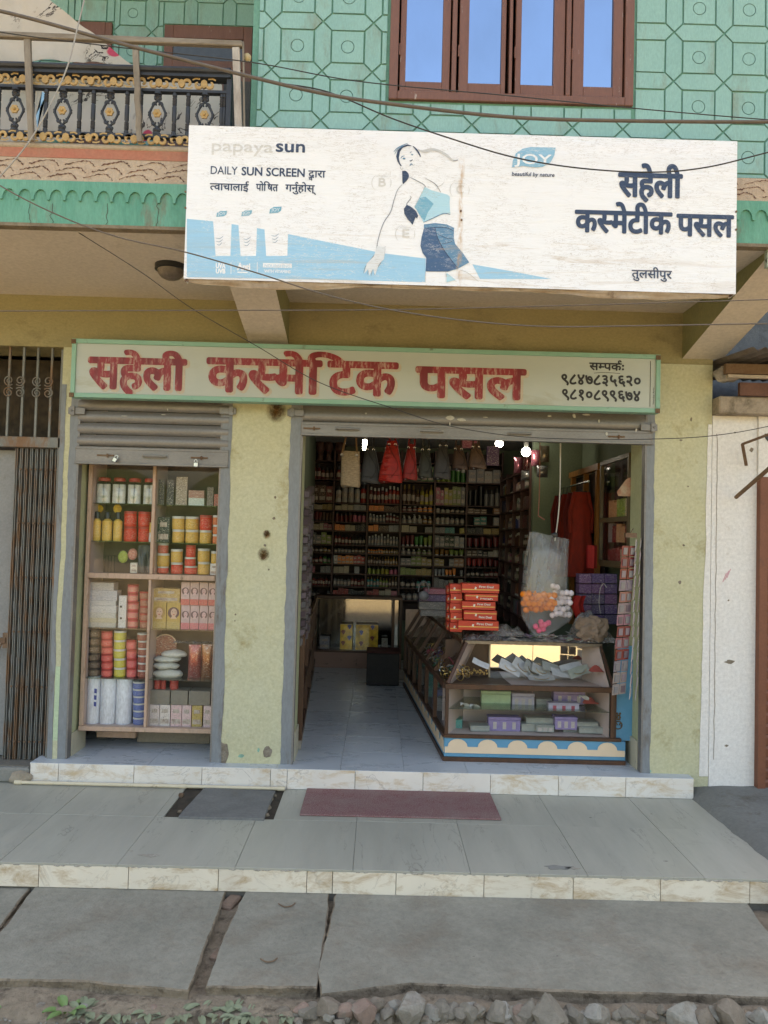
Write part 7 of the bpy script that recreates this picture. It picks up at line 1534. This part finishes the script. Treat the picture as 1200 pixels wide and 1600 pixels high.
for x0, x1, z0, z1 in ((ca+fr, xmid-.011, zr_+.018, zc1), (xmid+.011, cb-fr, zr_+.018, zc1), (ca+fr, xmid2-.009, zc0+.03, zr_-.018), (xmid2+.009, cb-fr, zc0+.03, zr_-.018)):
    m = MB(); m.flat([V3(x0, YC+.006, z0), V3(x1, YC+.006, z0), V3(x1, YC+.006, z1), V3(x0, YC+.006, z1)]); m.build('pane', clearglass, wc)
YI = YC+.075
GRP = 'goods in the small window case'
lid_mats = {'white': capw, 'black': capb, 'red': capr, 'gold': capg}
labm = objcol('printed jar label', .45, .4, .1, 0, True)
def tub(px0, px1, py0, py1, shelf, col, label, lid='white', z=None, Y=YI, kind_='jar', labcol=None, n=18, sq=False):
    a, b = P(px0, py1, Y), P(px1, py1, Y); h = (py1-py0)/1180*(Y+DIST)*.985; x = (a.x+b.x)/2; r = (b.x-a.x)/2*.97; z = zsh[shelf] if z is None else z; t = thing(kind_, (x, Y+r*.6, z), label, kind_.replace('_', ' ')); c = (x, Y+r, z); lh = min(h*.22, .016)
    if kind_ == 'bottle':
        m = MB(); m.lathe([(r*.9, 0), (r, .004), (r, h*.68), (r*.5, h*.76)], c, n); o = m.build('body', PL, t, smooth=40); m = MB(); m.lathe([(r*.62, h*.76), (r*.62, h*.98), (r*.55, h)], c, n); m.build('cap', lid_mats[lid], t, smooth=40)
        m = MB(); m.lathe([(r*1.01, h*.12), (r*1.01, h*.55)], c, n); l = m.build('label', labm, t, smooth=60); setcol(l, labcol or col)
    elif kind_ == 'roll':
        m = MB(); m.lathe([(r*.98, 0), (r, .003), (r, h-.003), (r*.97, h)], c, n); o = m.build('roll_body', PL, t, smooth=40); m = MB(); m.lathe([(r*.5, h+.0002), (r*.5, h+.001)], c, n); m.build('end_cap', lid_mats[lid], t)
    else:
        m = MB(); m.lathe([(r*.88, 0), (r*.96, .003), (r*.97, h-lh-.001), (r*.9, h-lh)], c, n); o = m.build('body', PL, t, smooth=40); m = MB(); m.lathe([(r, h-lh), (r, h-.002), (r*.95, h)], c, n); m.build('lid', lid_mats[lid], t, smooth=40)
        m = MB(); m.lathe([(r*.985, h*.14), (r*.985, (h-lh)*.86)], c, n); l = m.build('label', labm, t, smooth=60); setcol(l, labcol or col)
    setcol(o, col); return z+h
def stack(px0, px1, py0, py1, shelf, n, col, who, lid='white', labcol=None):
    z = zsh[shelf]; hp = (py1-py0)/n; pos = {3: ['top', 'middle', 'bottom'], 2: ['upper', 'lower']}.get(n, [ORD[i]+' from top' for i in range(n)])
    for i in range(n-1, -1, -1): z = tub(px0+random.uniform(-.6, .6), px1+random.uniform(-.6, .6), py0+i*hp, py0+(i+1)*hp, shelf, col, f'{who}, {pos[i]} of its stack', lid, z=z, labcol=labcol)
def bxw(px0, px1, py0, py1, shelf, col, label, Y=YI, kind_='box', z=None, d=.09, name=None):
    a, b = P(px0, py1, Y), P(px1, py1, Y); h = (py1-py0)/1180*(Y+DIST); o = item(kind_, (a.x+b.x)/2, Y+d/2, zsh[shelf] if z is None else z, (b.x-a.x)*.97, d, h*.98, col, label, name=name); return (zsh[shelf] if z is None else z)+h
W_ = CN; gold_ = (.70, .42, .09); redt = (.66, .03, .015)
# row A: clear jars of white rolls, red lids
for i, (a, b) in enumerate(((146, 170), (171, 194), (195, 218), (220, 241))):
    p0, p1 = P(a, 787, YI), P(b, 787, YI); r = (p1.x-p0.x)/2*.95; x = (p0.x+p1.x)/2; z = zsh['A']; H = 36/1180*(YI+DIST); t = thing('sweet_jar', (x, YI+r, z), f'clear jar of white rolls with a red lid, {ORD[i]} from left on the top shelf', 'jar', 'clear jars with red lids')
    for k in range(6):
        for dx in (-.48, .48): m = MB(); m.lathe([(r*.42, 0), (r*.46, .002), (r*.46, H/7.6), (r*.42, H/7.3)], (x+dx*r, YI+r*.8, z+.002+k*H/7.2), 10); m.build('white_roll', plain('bright white tissue roll', (.78, .78, .75), .6), t, smooth=40)
    m = MB(); m.lathe([(r*.98, .001), (r, .004), (r, H*.9), (r*.8, H*.97)], (x, YI+r, z), 18); m.build('jar_wall', glass('clear jar plastic', (.92, .93, .93), .08), t, smooth=60)
    m = MB(); m.lathe([(r*.82, H*.97), (r*.84, H*1.0), (r*.84, H*1.10), (r*.78, H*1.13)], (x, YI+r, z), 18); m.build('lid', capr, t, smooth=40)
for i, (a, b, y0, c) in enumerate(((247, 256, 747, 'black'), (260, 271, 747, 'black'))): bxw(a, b, y0, 787, 'A', (.05, .05, .055), f'dark card of hair pins, {ORD[i]} from the mullion on the top shelf', kind_='card', d=.01, name='hair_pin_card')
bxw(274, 292, 742, 787, 'A', (.36, .30, .24), 'clear brown packet hanging in the middle of the top right compartment', kind_='card', d=.01, name='packet')
zz = bxw(294, 319, 778, 790, 'A', (.55, .64, .60), 'pale green small carton under the pink one on the top right shelf', kind_='card', name='carton', d=.05); bxw(294, 319, 766, 778, 'A', (.42, .22, .18), 'dull pink carton on top of the pale green carton', kind_='card', z=zz, name='carton', d=.05)
bxw(323, 333, 757, 787, 'A', (.16, .13, .11), 'dark packet right of the stacked cartons', kind_='card', d=.02, name='packet'); bxw(334, 342, 768, 787, 'A', (.42, .08, .06), 'narrow red packet at the right end of the top shelf', kind_='card', d=.02, name='packet')
# row B
for i, (a, b) in enumerate(((142, 155), (156, 172), (174, 188))): tub(a, b, 800, 846, 'B', (.78, .50, .12), f'gold bottle with a dark cap, {ORD[i]} from left on the second shelf', 'black', kind_='bottle')
for i, px in enumerate((154, 183)):
    p = P(px, 795, YI+.08); m = MB(); m.lathe([(.030, 0), (.031, .003), (.028, .006)], (0, 0, 0), 16); m.v = [V3(p.x+q.x, YI+.09-q.z, p.z+q.y) for q in m.v]; m.build('gold_disc', goldm, label=f'round gold tin lid above the {["first", "third"][i]} gold bottle', cat='tin', smooth=40)
for i, (a, b) in enumerate(((190, 211), (212, 233))): stack(a, b, 798, 846, 'B', 2, redt, f'red tub in the {["left", "right"][i]} red stack beside the gold bottles', 'red')
z = tub(231, 240, 831, 846, 'B', (.75, .75, .74), 'small white tub right of the red stacks', 'white'); tub(232, 240, 815, 831, 'B', gold_, 'small gold tub on the small white tub', 'gold', z=z)
bxw(245, 264, 806, 846, 'B', (.03, .05, .04), 'dark green comb box at the left of the second right shelf', name='carton', d=.04); 
stack(266, 286, 804, 846, 'B', 2, gold_, 'gold jar, left gold stack', 'white'); stack(287, 308, 804, 846, 'B', 2, gold_, 'gold jar, middle gold stack', 'white')
z = tub(309, 329, 825, 846, 'B', gold_, 'gold jar under the red tub in the right stack', 'white'); tub(309, 330, 801, 825, 'B', redt, 'red tub on top of the right gold jar', 'red', z=z)
stack(331, 343, 801, 846, 'B', 3, (.70, .16, .05), 'small orange jar with white lid', 'white')
# row C
for i in range(4): 
    p = P(164+i*5, 880, YI); m = MB(); m.tube([(p.x, YI, zsh['C']+.018), (p.x, YI, zsh['C']+.13)], .0018, 5); m.tube([(p.x, YI, zsh['C']+.13), (p.x, YI+.1, zsh['C']+.13)], .0018, 5)
    m.build('rack_wire', black, label=f'upright wire of the small black rack, {ORD[i]} from left', cat='wire rack')
for i, (px, py, r, col, lb) in enumerate(((192, 870, .042, (.35, .42, .06), 'round lime green pack on edge in the third shelf'), (207, 866, .040, (.60, .22, .16), 'round pinkish pack on edge beside the lime green one'))):
    p = P(px, py, YI+.02); m = MB(); m.lathe([(r, 0), (r, .012), (r*.8, .016), (r*.75, .018)], (0, 0, 0), 20, sx=.8); m.v = [V3(p.x+q.x, YI+.03-q.z, p.z+q.y) for q in m.v]; o = m.build('round_pack', PR, label=lb, cat='pack', smooth=40); setcol(o, col)
bxw(203, 214, 881, 897, 'C', (.70, .66, .58), 'small white and orange box below the round pinkish pack', z=zr_+.0185)
p = P(226, 872, YI); m = MB(); m.grid(lambda u, v: V3(p.x+(u-.5)*.10, YI+.02+.03*noise.noise(V3(u*6, v*2, 1)), zr_+.02+.19*v), 16, 10); m.build('dark_plastic', mat('dark wrinkled plastic', (.05, .055, .06), (.14, .15, .16), 10, .3, .4, 30, .01), label='dark wrinkled plastic bag at the left of the mullion, third shelf', cat='plastic bag', smooth=60)
zC = zr_+.0185
z = tub(243, 261, 887, 898, 'C', redt, 'red jar at the bottom of the stack next to the mullion', 'white', z=zC); z = tub(242, 262, 866, 887, 'C', gold_, 'gold jar in the middle of the stack next to the mullion', 'white', z=z); tub(244, 261, 850, 866, 'C', (.6, .12, .08), 'red banded white lidded jar atop the stack next to the mullion', 'white', z=z)
z = tub(264, 283, 880, 898, 'C', redt, 'red jar under a gold jar, second stack from the mullion', 'white', z=zC); tub(264, 283, 859, 880, 'C', gold_, 'gold jar on the red jar, second stack from the mullion', 'white', z=z)
z = tub(285, 306, 885, 898, 'C', redt, 'wide red jar at the bottom of the third stack', 'white', z=zC); z = tub(286, 304, 871, 885, 'C', redt, 'red jar in the middle of the third stack', 'white', z=z); tub(288, 304, 852, 871, 'C', redt, 'red tub atop the third stack', 'red', z=z)
z = tub(306, 326, 878, 898, 'C', gold_, 'lower gold jar of the fourth stack', 'white', z=zC); tub(306, 326, 857, 878, 'C', gold_, 'upper gold jar of the fourth stack', 'white', z=z)
z = bxw(328, 341, 880, 898, 'C', (.74, .74, .74), 'white box at the right end of the third shelf', z=zC); tub(328, 341, 861, 880, 'C', gold_, 'gold jar on the white box at the right end', 'white', z=z)
# row D
z = zsh['D']
for i, (y0, y1, x0, x1, c) in enumerate(((975, 982, 134, 181, (.55, .52, .46)), (968, 975, 135, 182, (.60, .54, .38)), (960, 968, 135, 181, (.62, .60, .55)), (949, 960, 135, 182, (.66, .65, .64)), (941, 949, 136, 181, (.58, .58, .58)), (925, 941, 136, 183, (.50, .50, .53)), (913, 925, 137, 178, (.52, .50, .50)))):
    z = bxw(x0, x1, y0, y1, 'D', c, f'white flat box, {ORD[6-i]} from the top of the left stack, fourth shelf', kind_='card', z=z, name='flat_box')
t_ = bxw(184, 196, 932, 982, 'D', (.68, .66, .64), 'tall white box with dark dots beside the flat white boxes', kind_='card', d=.05, name='tall_box')
for dy in (948, 966): p = P(189, dy, YI-.001); m = MB(); m.prism([(.008*math.cos(a), .008*math.sin(a)) for a in [k*.6 for k in range(10)]], (p.x, YI-.002, p.z), XU, ZU, .001); m.build('dark_dot_seal', black, label={948: 'upper dark seal on the tall white box', 966: 'lower dark seal on the tall white box'}[dy], cat='seal')
stack(196, 214, 913, 981, 'D', 5, (.72, .10, .13), 'pink red tub wrapped in film', 'red', (.7, .25, .2)); stack(215, 233, 924, 981, 'D', 5, (.42, .15, .10), 'brownish red tub wrapped in film', 'red')
# hair colour cartons with a printed face
skin = plain('printed skin tone', (.62, .42, .33), .5); skin2 = plain('printed pinkish skin tone', (.66, .45, .47), .5); dkh = plain('printed dark hair', (.10, .045, .06), .5); gdh = plain('printed golden hair', (.40, .24, .08), .5)
def facebox(px0, px1, py0, py1, z, col, label, sk, hair, band):
    a, b = P(px0, py1, YI), P(px1, py1, YI); w = b.x-a.x; h = (py1-py0)/1180*(YI+DIST)*.99; x = (a.x+b.x)/2; t = thing('hair_colour_carton', (x, YI, z), label, 'carton'); m = MB(); m.box(a.x+.001, b.x-.001, YI, YI+.07, z, z+h); o = m.build('carton', PL, t, bevel=.001); setcol(o, col)
    fy = YI-.0006; cz = z+h*.62; r = w*.24
    m = MB(); m.prism([(r*1.75*math.cos(q), r*1.75*math.sin(q)-r*.1) for q in [k*.45 for k in range(14)]], (x, fy, cz), XU, ZU, .0004); m.build('printed_hair', hair, t)
    m = MB(); m.prism([(r*.95*math.cos(q), r*1.25*math.sin(q)) for q in [k*.45 for k in range(14)]], (x+r*.1, fy-.0004, cz), XU, ZU, .0003); m.prism([(-r*.35, -r*1.0), (-r*.9, -r*1.9), (r*1.1, -r*1.9), (r*.5, -r*1.0)][::1], (x, fy-.0002, cz), XU, ZU, .0001); m.build('printed_face', sk, t)
    for dx in (-.38, .38): m = MB(); m.prism([(r*.18*math.cos(q), r*.10*math.sin(q)) for q in [k*.9 for k in range(7)]], (x+r*.1+r*dx, fy-.0009, cz+r*.22), XU, ZU, .0002); m.build('printed_eye', dkh, t)
    m = MB(); m.prism([(r*.3*math.cos(q), r*.12*math.sin(q)) for q in [k*.7 for k in range(9)]], (x+r*.1, fy-.0009, cz-r*.6), XU, ZU, .0002); m.build('printed_mouth', capr, t)
    m = MB(); m.prism([(-w*.49, 0), (w*.49, 0), (w*.49, h*.26), (-w*.49, h*.26)], (x, fy, z+.001), XU, ZU, .0004); o = m.build('printed_band', PR, t); setcol(o, band)
    return z+h
z1 = facebox(236, 259, 941, 982, zsh['D'], (.50, .34, .10), 'gold hair colour carton with a face, lower left of the gold pair', skin, gdh, (.5, .36, .12)); facebox(259.5, 281, 941, 982, zsh['D'], (.50, .34, .10), 'gold hair colour carton with a face, lower right of the gold pair', skin, dkh, (.5, .36, .12))
bxw(237, 281, 919, 941, 'D', (.50, .34, .12), 'wide gold carton lying on the two gold face cartons', z=z1)
for r in range(2):
    for c in range(4):
        x0 = 282+c*14.3; x1 = x0+13.8
        if c == 3: x1 = 338
        facebox(x0, x1, 945-r*33.5, 982-r*33.5+(0 if r == 0 else -1), zsh['D']+r*(37/1180*(YI+DIST)), (.55, .40, .42), f'pink hair dye carton with smiling face, {["lower", "upper"][r]} row, {ORD[c]} from left', skin2, dkh, ((.65, .12, .10) if r else (.65, .16, .20)))
# row E
stack(132, 153, 985, 1058, 'E', 6, (.085, .06, .04), 'black brown tub in the leftmost stack, fifth shelf', 'black', (.12, .08, .05)); stack(155, 173, 988, 1059, 'E', 6, (.78, .09, .09), 'bright red tub in the second stack, fifth shelf', 'red', (.75, .12, .1)); stack(174, 194, 987, 1059, 'E', 5, (.62, .56, .05), 'yellow tub in the third stack, fifth shelf', 'white', (.62, .55, .08)); stack(195, 211, 1001, 1059, 'E', 4, (.75, .13, .13), 'pinkish red tub in the fourth stack, fifth shelf', 'red'); stack(212, 230, 991, 1060, 'E', 6, (.32, .07, .045), 'brown red tub in the fifth stack, fifth shelf', 'white')
p0, p1 = P(240, 1023, YI+.1), P(275, 1023, YI+.1); w = p1.x-p0.x; m = MB(); hh = 37/1180*5.2; pts = [(0, 0), (w, 0), (w, hh*.6)]+[(w/2+w/2*math.cos(a), hh*.6+hh*.4*math.sin(a)) for a in [math.pi*k/10 for k in range(1, 10)]]+[(0, hh*.6)]
m.prism(pts, (p0.x, YI+.1, p0.z-.02), XU, ZU, .03); o = m.build('arched_box', PR, label='brown arched gift box behind the white packs, fifth shelf right', cat='gift box'); setcol(o, (.36, .13, .09)); m = MB(); m.strip([(a, b) for a, b in pts[2:]], .006, (p0.x, YI+.099, p0.z-.02), XU, ZU, .001); m.build('cream_trim', creampaint, o)
for i, (x0, x1, y0, y1) in enumerate(((235, 283, 1048, 1061), (236, 278, 1038, 1048), (237, 280, 1029, 1038), (248, 289, 1020, 1030))):
    a, b = P(x0, y1, YI), P(x1, y1, YI); m = MB(); m.ball(((a.x+b.x)/2, YI+.05, a.z+(.0 if i else .0)+.03), 1, 22, 12, 0, ((b.x-a.x)/2, .055, (y1-y0)/1180*5.2*.62))
    m.v = [q+V3(0, 0, .008*noise.noise(q*30)) for q in m.v]; m.build('white_pack', mat('soft white pack', (.62, .62, .56), (.50, .50, .44), 14, .5, .2), label=f'soft white pack, {["lowest", "second lowest", "second highest", "topmost"][i]} of the heap beside the middle partition', cat='pack', smooth=60)
for i, (x0, x1, y0, y1, c) in enumerate(((291, 311, 1009, 1061, (.42, .11, .09)), (312, 331, 1008, 1061, (.32, .13, .06)))):
    a, b = P(x0, y1, YI), P(x1, y1, YI); item('pack', (a.x+b.x)/2, YI+.04, zsh['E'], b.x-a.x, .05, (y1-y0)/1180*5.2, c, ['red brown soft pack with a film wrap', 'brown soft pack at the right end of the fifth shelf'][i], name='soft_pack')
p = P(300, 996, YI+.05); m = MB(); m.grid(lambda u, v: V3(p.x+(u-.5)*.26, YI+.03+.1*v, zsh['E']+.235+.03*abs(noise.noise(V3(u*5, v*3, 4)))), 18, 6); m.build('clear_bag', film_grey, label='clear crinkled bag lying on top of the soft packs', cat='plastic bag')
# row F
rollw = (.78, .80, .86)
for i, (a, b, y0) in enumerate(((130, 153, 1060), (151, 178, 1063), (176, 203, 1063))): tub(a, b-1, y0, 1134, 'F', rollw, f'tall white wrapped roll, {ORD[i]} from left on the bottom shelf', 'white', kind_='roll', n=24)
p = P(147, 1090, YI-.006); m = MB()
for k in range(3): m.prism([(-.007, -.03+k*.045), (.010, -.032+k*.045), (.010, -.002+k*.045), (-.007, .0+k*.045)], (p.x+.004, YI+.0005, p.z-.03), XU, ZU, .001)
m.build('blue_print', plain('blue print', (.07, .10, .35), .5), label='blue printed marks on the leftmost white roll', cat='print', kind='stuff')
stack(204, 226, 1067, 1134, 'F', 6, (.10, .15, .42), 'blue tub in film, bottom shelf', 'white', (.10, .16, .42))
for i, (a, b) in enumerate(((239, 250), (250, 258), (263, 277))): tub(a, b, 1065, 1080, 'E', (.50, .05, .035), f'small red tub, {ORD[i]} from left above the grey boxes', 'red', z=P(250, 1080, YI).z, Y=YI+.03)
zF = zsh['F']+33/1180*(YI+DIST)
for i, (a, b) in enumerate(((232, 265), (266, 293), (294, 328))): bxw(a, b, 1081, 1103, 'F', (0, 0, 0), f'plain grey brown carton, {ORD[i]} from left on the row of tubes', kind_='plainbox', z=zF, name='carton', d=.12)
for i, (a, b, c) in enumerate(((233, 248, (.72, .62, .60)), (248.5, 265, (.74, .66, .62)), (266, 283, (.74, .50, .50)), (283.5, 298, (.74, .52, .52)), (299, 315, (.52, .37, .10)), (317, 329, (.72, .55, .55)))): bxw(a, b, 1103, 1136, 'F', c, f'{["white and pink", "white and pink", "pale pink", "pale pink", "gold", "pale pink"][i]} printed carton, {ORD[i]} from left on the bottom right shelf', d=.05, name='cream_carton')
# gap below the case
a = P(217, 1165, .55); b = P(330, 1160, .55); m = MB(); m.box(a.x, b.x, .50, .62, .004, P(217, 1145, .55).z+.06); m.build('cardboard_box', MATS['plain carton'], label='brown cardboard box on the floor under the window case', cat='cardboard box', bevel=.003)
m = MB(); p = P(161, 1147, .5); m.box(P(155, 1150, .5).x, P(215, 1150, .5).x, .45, .5, P(160, 1152, .45).z, P(160, 1143, .45).z); m.build('wooden_batten', pinkwood, label='short wooden batten seen under the left part of the window case', cat='batten')

# ================================================================== RUBBLE, WEEDS AND GRAVEL
stonem = [mat('grey rubble stone', (.25, .225, .18), (.18, .16, .13), 9, .95, .7, 60, .008), mat('brown rubble stone', (.245, .205, .16), (.18, .15, .115), 9, .95, .7, 60, .008), mat('reddish brick rubble', (.30, .205, .16), (.23, .17, .135), 7, .95, .7, 60, .008, dirt=(.25, .22, .18), dlo=.5, dhi=.6, dscale=8), mat('pale cement rubble', (.33, .315, .275), (.25, .235, .20), 9, .95, .6, 60, .008, dirt=(.18, .145, .105), dlo=.52, dhi=.68, dscale=8)]
def rock(px, py, wpx, mt, label, group=None, z=None, flat=.72, cut=15, lift=0):
    g = G(px, py, -.305 if z is None else z); g.y = min(g.y, -1.985-wpx/800) if px < 230 or px > 420 or 1 else g.y; r = wpx/400/2; m = MB(); m.ball((0, 0, 0), 1, 16, 11); rnd = random.Random(int(px*7+py)); planes = [(Vector((rnd.uniform(-1, 1), rnd.uniform(-1, 1), rnd.uniform(-1, 1))).normalized(), rnd.uniform(.50, .82)) for _ in range(cut)]
    sx, sy = rnd.uniform(.9, 1.1), rnd.uniform(.75, 1.0); vs = []
    for q in m.v:
        for n_, d in planes:
            e = q.dot(n_)-d
            if e > 0: q = q-n_*e
        q = q*(1+.07*noise.noise(q*2.5+Vector((px, py, 0)))); vs.append(V3(q.x*r*sx, q.y*r*sy, q.z*r*flat))
    m.v = [g+q+V3(0, 0, r*flat*.55+lift) for q in vs]; return m.build('rubble_stone', mt, label=label, cat='stone', group=group, smooth=18, merge=True)
big = [(515, 1575, 42, 1, 'rounded brown stone left of the reddish brick lump'), (568, 1562, 48, 2, 'reddish broken brick lump highest in the rubble'), (640, 1592, 60, 3, 'large pale wedge of cement at the front of the rubble'), (649, 1568, 22, 0, 'small pale pointed stone on the wedge of cement'), (700, 1563, 30, 0, 'grey angular stone against the slab, right of the pale wedge'), (676, 1583, 26, 1, 'dark brown stone between the wedge and the cement lumps'), (732, 1578, 32, 3, 'pale round cement lump in the middle of the rubble'), (693, 1598, 24, 0, 'small grey stone cut by the bottom edge'), (745, 1562, 20, 1, 'small brown upright stone behind the cement lump'), (790, 1570, 36, 0, 'grey squarish stone below the crack in the slab'), (776, 1590, 44, 0, 'flat grey stone right of the middle at the bottom edge'), (812, 1592, 34, 2, 'small pink brick corner at the bottom edge'), (817, 1568, 46, 0, 'grey block with a flat top leaning on the slab'), (850, 1596, 64, 0, 'wide low stone at the bottom edge'), (885, 1577, 38, 0, 'grey stone with a pointed foot'), (925, 1582, 24, 0, 'narrow upright grey stone'), (957, 1578, 26, 0, 'square grey stone beside the narrow one'), (983, 1590, 30, 1, 'brown stone left of the big boulder'), (1010, 1585, 26, 1, 'brown rounded stone touching the big boulder'), (1047, 1572, 56, 3, 'big rounded boulder against the slab at the right'), (1085, 1592, 52, 1, 'low brown stone right of the big boulder'), (1130, 1596, 56, 1, 'wide brown stone near the right corner'), (1165, 1588, 26, 3, 'small white pebble near the right corner'), (1190, 1590, 36, 1, 'brown stone cut by the right edge'), (1180, 1566, 14, 0, 'tiny stone on the slab edge at the right'), (470, 1590, 26, 2, 'small reddish stone at the left end of the rubble'), (540, 1596, 30, 2, 'red brown chunk in front of the brick lump'), (598, 1572, 26, 1, 'brown stone tucked behind the pale wedge')]
for px, py, w_, k, lb in big: rock(px, py, w_*1.02, stonem[k], lb, flat=.95, lift=.012)
rnd = random.Random(5)
for i in range(70):
    px = rnd.uniform(470, 1215); py = rnd.uniform(1556, 1606); rock(px, py, rnd.uniform(20, 38), rnd.choice(stonem[:2]+[stonem[0], stonem[3]]), 'middling rubble stone packed among the larger stones at the foot of the long slab', 'packed rubble stones', cut=13, lift=rnd.choice((0, .015, .03)), flat=.85)
for i in range(170):
    px = rnd.uniform(440, 1215); py = rnd.uniform(1545, 1606); rock(px, py, rnd.uniform(10, 26), rnd.choice(stonem[:2]+[stonem[0]]), 'small rubble chip lying loose among the larger stones at the foot of the slabs', 'loose rubble chips', cut=9, lift=.004)
for px, py, w_, k, lb in ((81, 1551, 17, 3, 'oval pale pebble left of the leafy weed'), (131, 1577, 18, 3, 'oval grey pebble below the leafy weed'), (248, 1560, 20, 2, 'flat reddish stone in the weeds left of the slab gap'), (258, 1572, 18, 2, 'tall brownish stone in the weeds left of the slab gap'), (305, 1572, 18, 2, 'squarish brown stone below the slab gap'), (14, 1546, 8, 3, 'tiny pebble at the left edge'), (386, 1570, 18, 0, 'greyish stone right of the slab gap'), (116, 1560, 13, 3, 'small smooth pebble under the weed leaves')): rock(px, py, w_, stonem[k], lb, flat=.6, cut=4)
m = MB()      # gravel, far too many to count
for i in range(1500):
    px = rnd.uniform(-60, 1260); py = rnd.uniform(1556, 1640); g = G(px, py, -.312); r = rnd.uniform(.0015, .006)*(1.3 if px > 430 else 1)
    m.ball((g.x, g.y, g.z+.004*noise.noise(g*9)), r, 5, 3, .5, (rnd.uniform(.8, 1.4), 1, .7))
m.build('gravel', stonem[3], kind='stuff', label='fine pale gravel scattered over the dirt before the slabs', cat='gravel')
leafm = mat('weed leaf green', (.10, .19, .055), (.16, .25, .09), 9, .55, .1, dirt=(.24, .25, .16), dlo=.55, dhi=.7, dscale=20); leafd = mat('dusty grey green leaf', (.23, .26, .165), (.16, .19, .115), 9, .7, .1)
def weed(px, py, n, size, mt, label, up_=.8, spread=1):
    g = G(px, py, -.312); g.y = min(g.y, -2.03); t = thing('weed', g, label, 'weed'); rn = random.Random(int(px+py))
    for i in range(n):
        a = 2*math.pi*i/n+rn.uniform(-.4, .4); L = size*rn.uniform(.7, 1.15); w_ = L*rn.uniform(.34, .46); el = up_*rn.uniform(.5, 1.1); st_ = V3(math.cos(a)*size*.3*spread*rn.random(), math.sin(a)*size*.3*spread*rn.random(), 0); d = V3(math.cos(a)*math.cos(el), math.sin(a)*math.cos(el), math.sin(el)); s_ = V3(-math.sin(a), math.cos(a), 0); n_ = d.cross(s_)
        m = MB()
        def f(u, v): q = v; ww = w_*math.sin(math.pi*min(1, q*.93+.04))**.8*(u-.5)*2*.5; return g+st_+d*(L*q)-V3(0, 0, 1)*(L*.45*q*q)+s_*ww+V3(0, 0, 1)*abs(u-.5)*w_*.35+V3(0, 0, .012)
        m.grid(f, 4, 7); m.build('leaf', mt, t, smooth=80)
        m = MB(); m.tube([g+V3(0, 0, -.01), g+st_+d*L*.05+V3(0, 0, .012)], .0016, 4); m.build('stalk', mt, t)
weed(125, 1556, 9, .075, leafm, 'leafy green weed growing at the foot of the left slab', .9)
weed(18, 1544, 5, .05, leafm, 'small green weed at the left edge below the slab')
for i, (px, py, s_) in enumerate(((142, 1571, .05), (158, 1578, .045), (188, 1578, .04), (205, 1583, .035), (238, 1578, .04), (292, 1562, .05), (325, 1560, .045), (352, 1566, .04), (372, 1570, .045), (395, 1574, .04), (415, 1568, .04), (450, 1572, .035), (460, 1578, .03))):
    weed(px, py-6, 9, s_*1.5, leafd, ['dusty low weed just right of the leafy green weed', 'dusty low weed, second right of the leafy green weed', 'dusty sprig left of the reddish stones', 'tiny dusty sprig beside the reddish stones', 'dusty weed around the flat reddish stone', 'dusty weed below the left edge of the slab gap', 'dusty weed directly below the slab gap', 'dusty weed right of the squarish brown stone', 'dusty weed below the narrow slab', 'dusty weed at the middle of the narrow slab foot', 'dusty weed near the right end of the narrow slab', 'tiny weed just before the rubble begins', 'tiniest weed touching the rubble'][i], .6, 1.6)
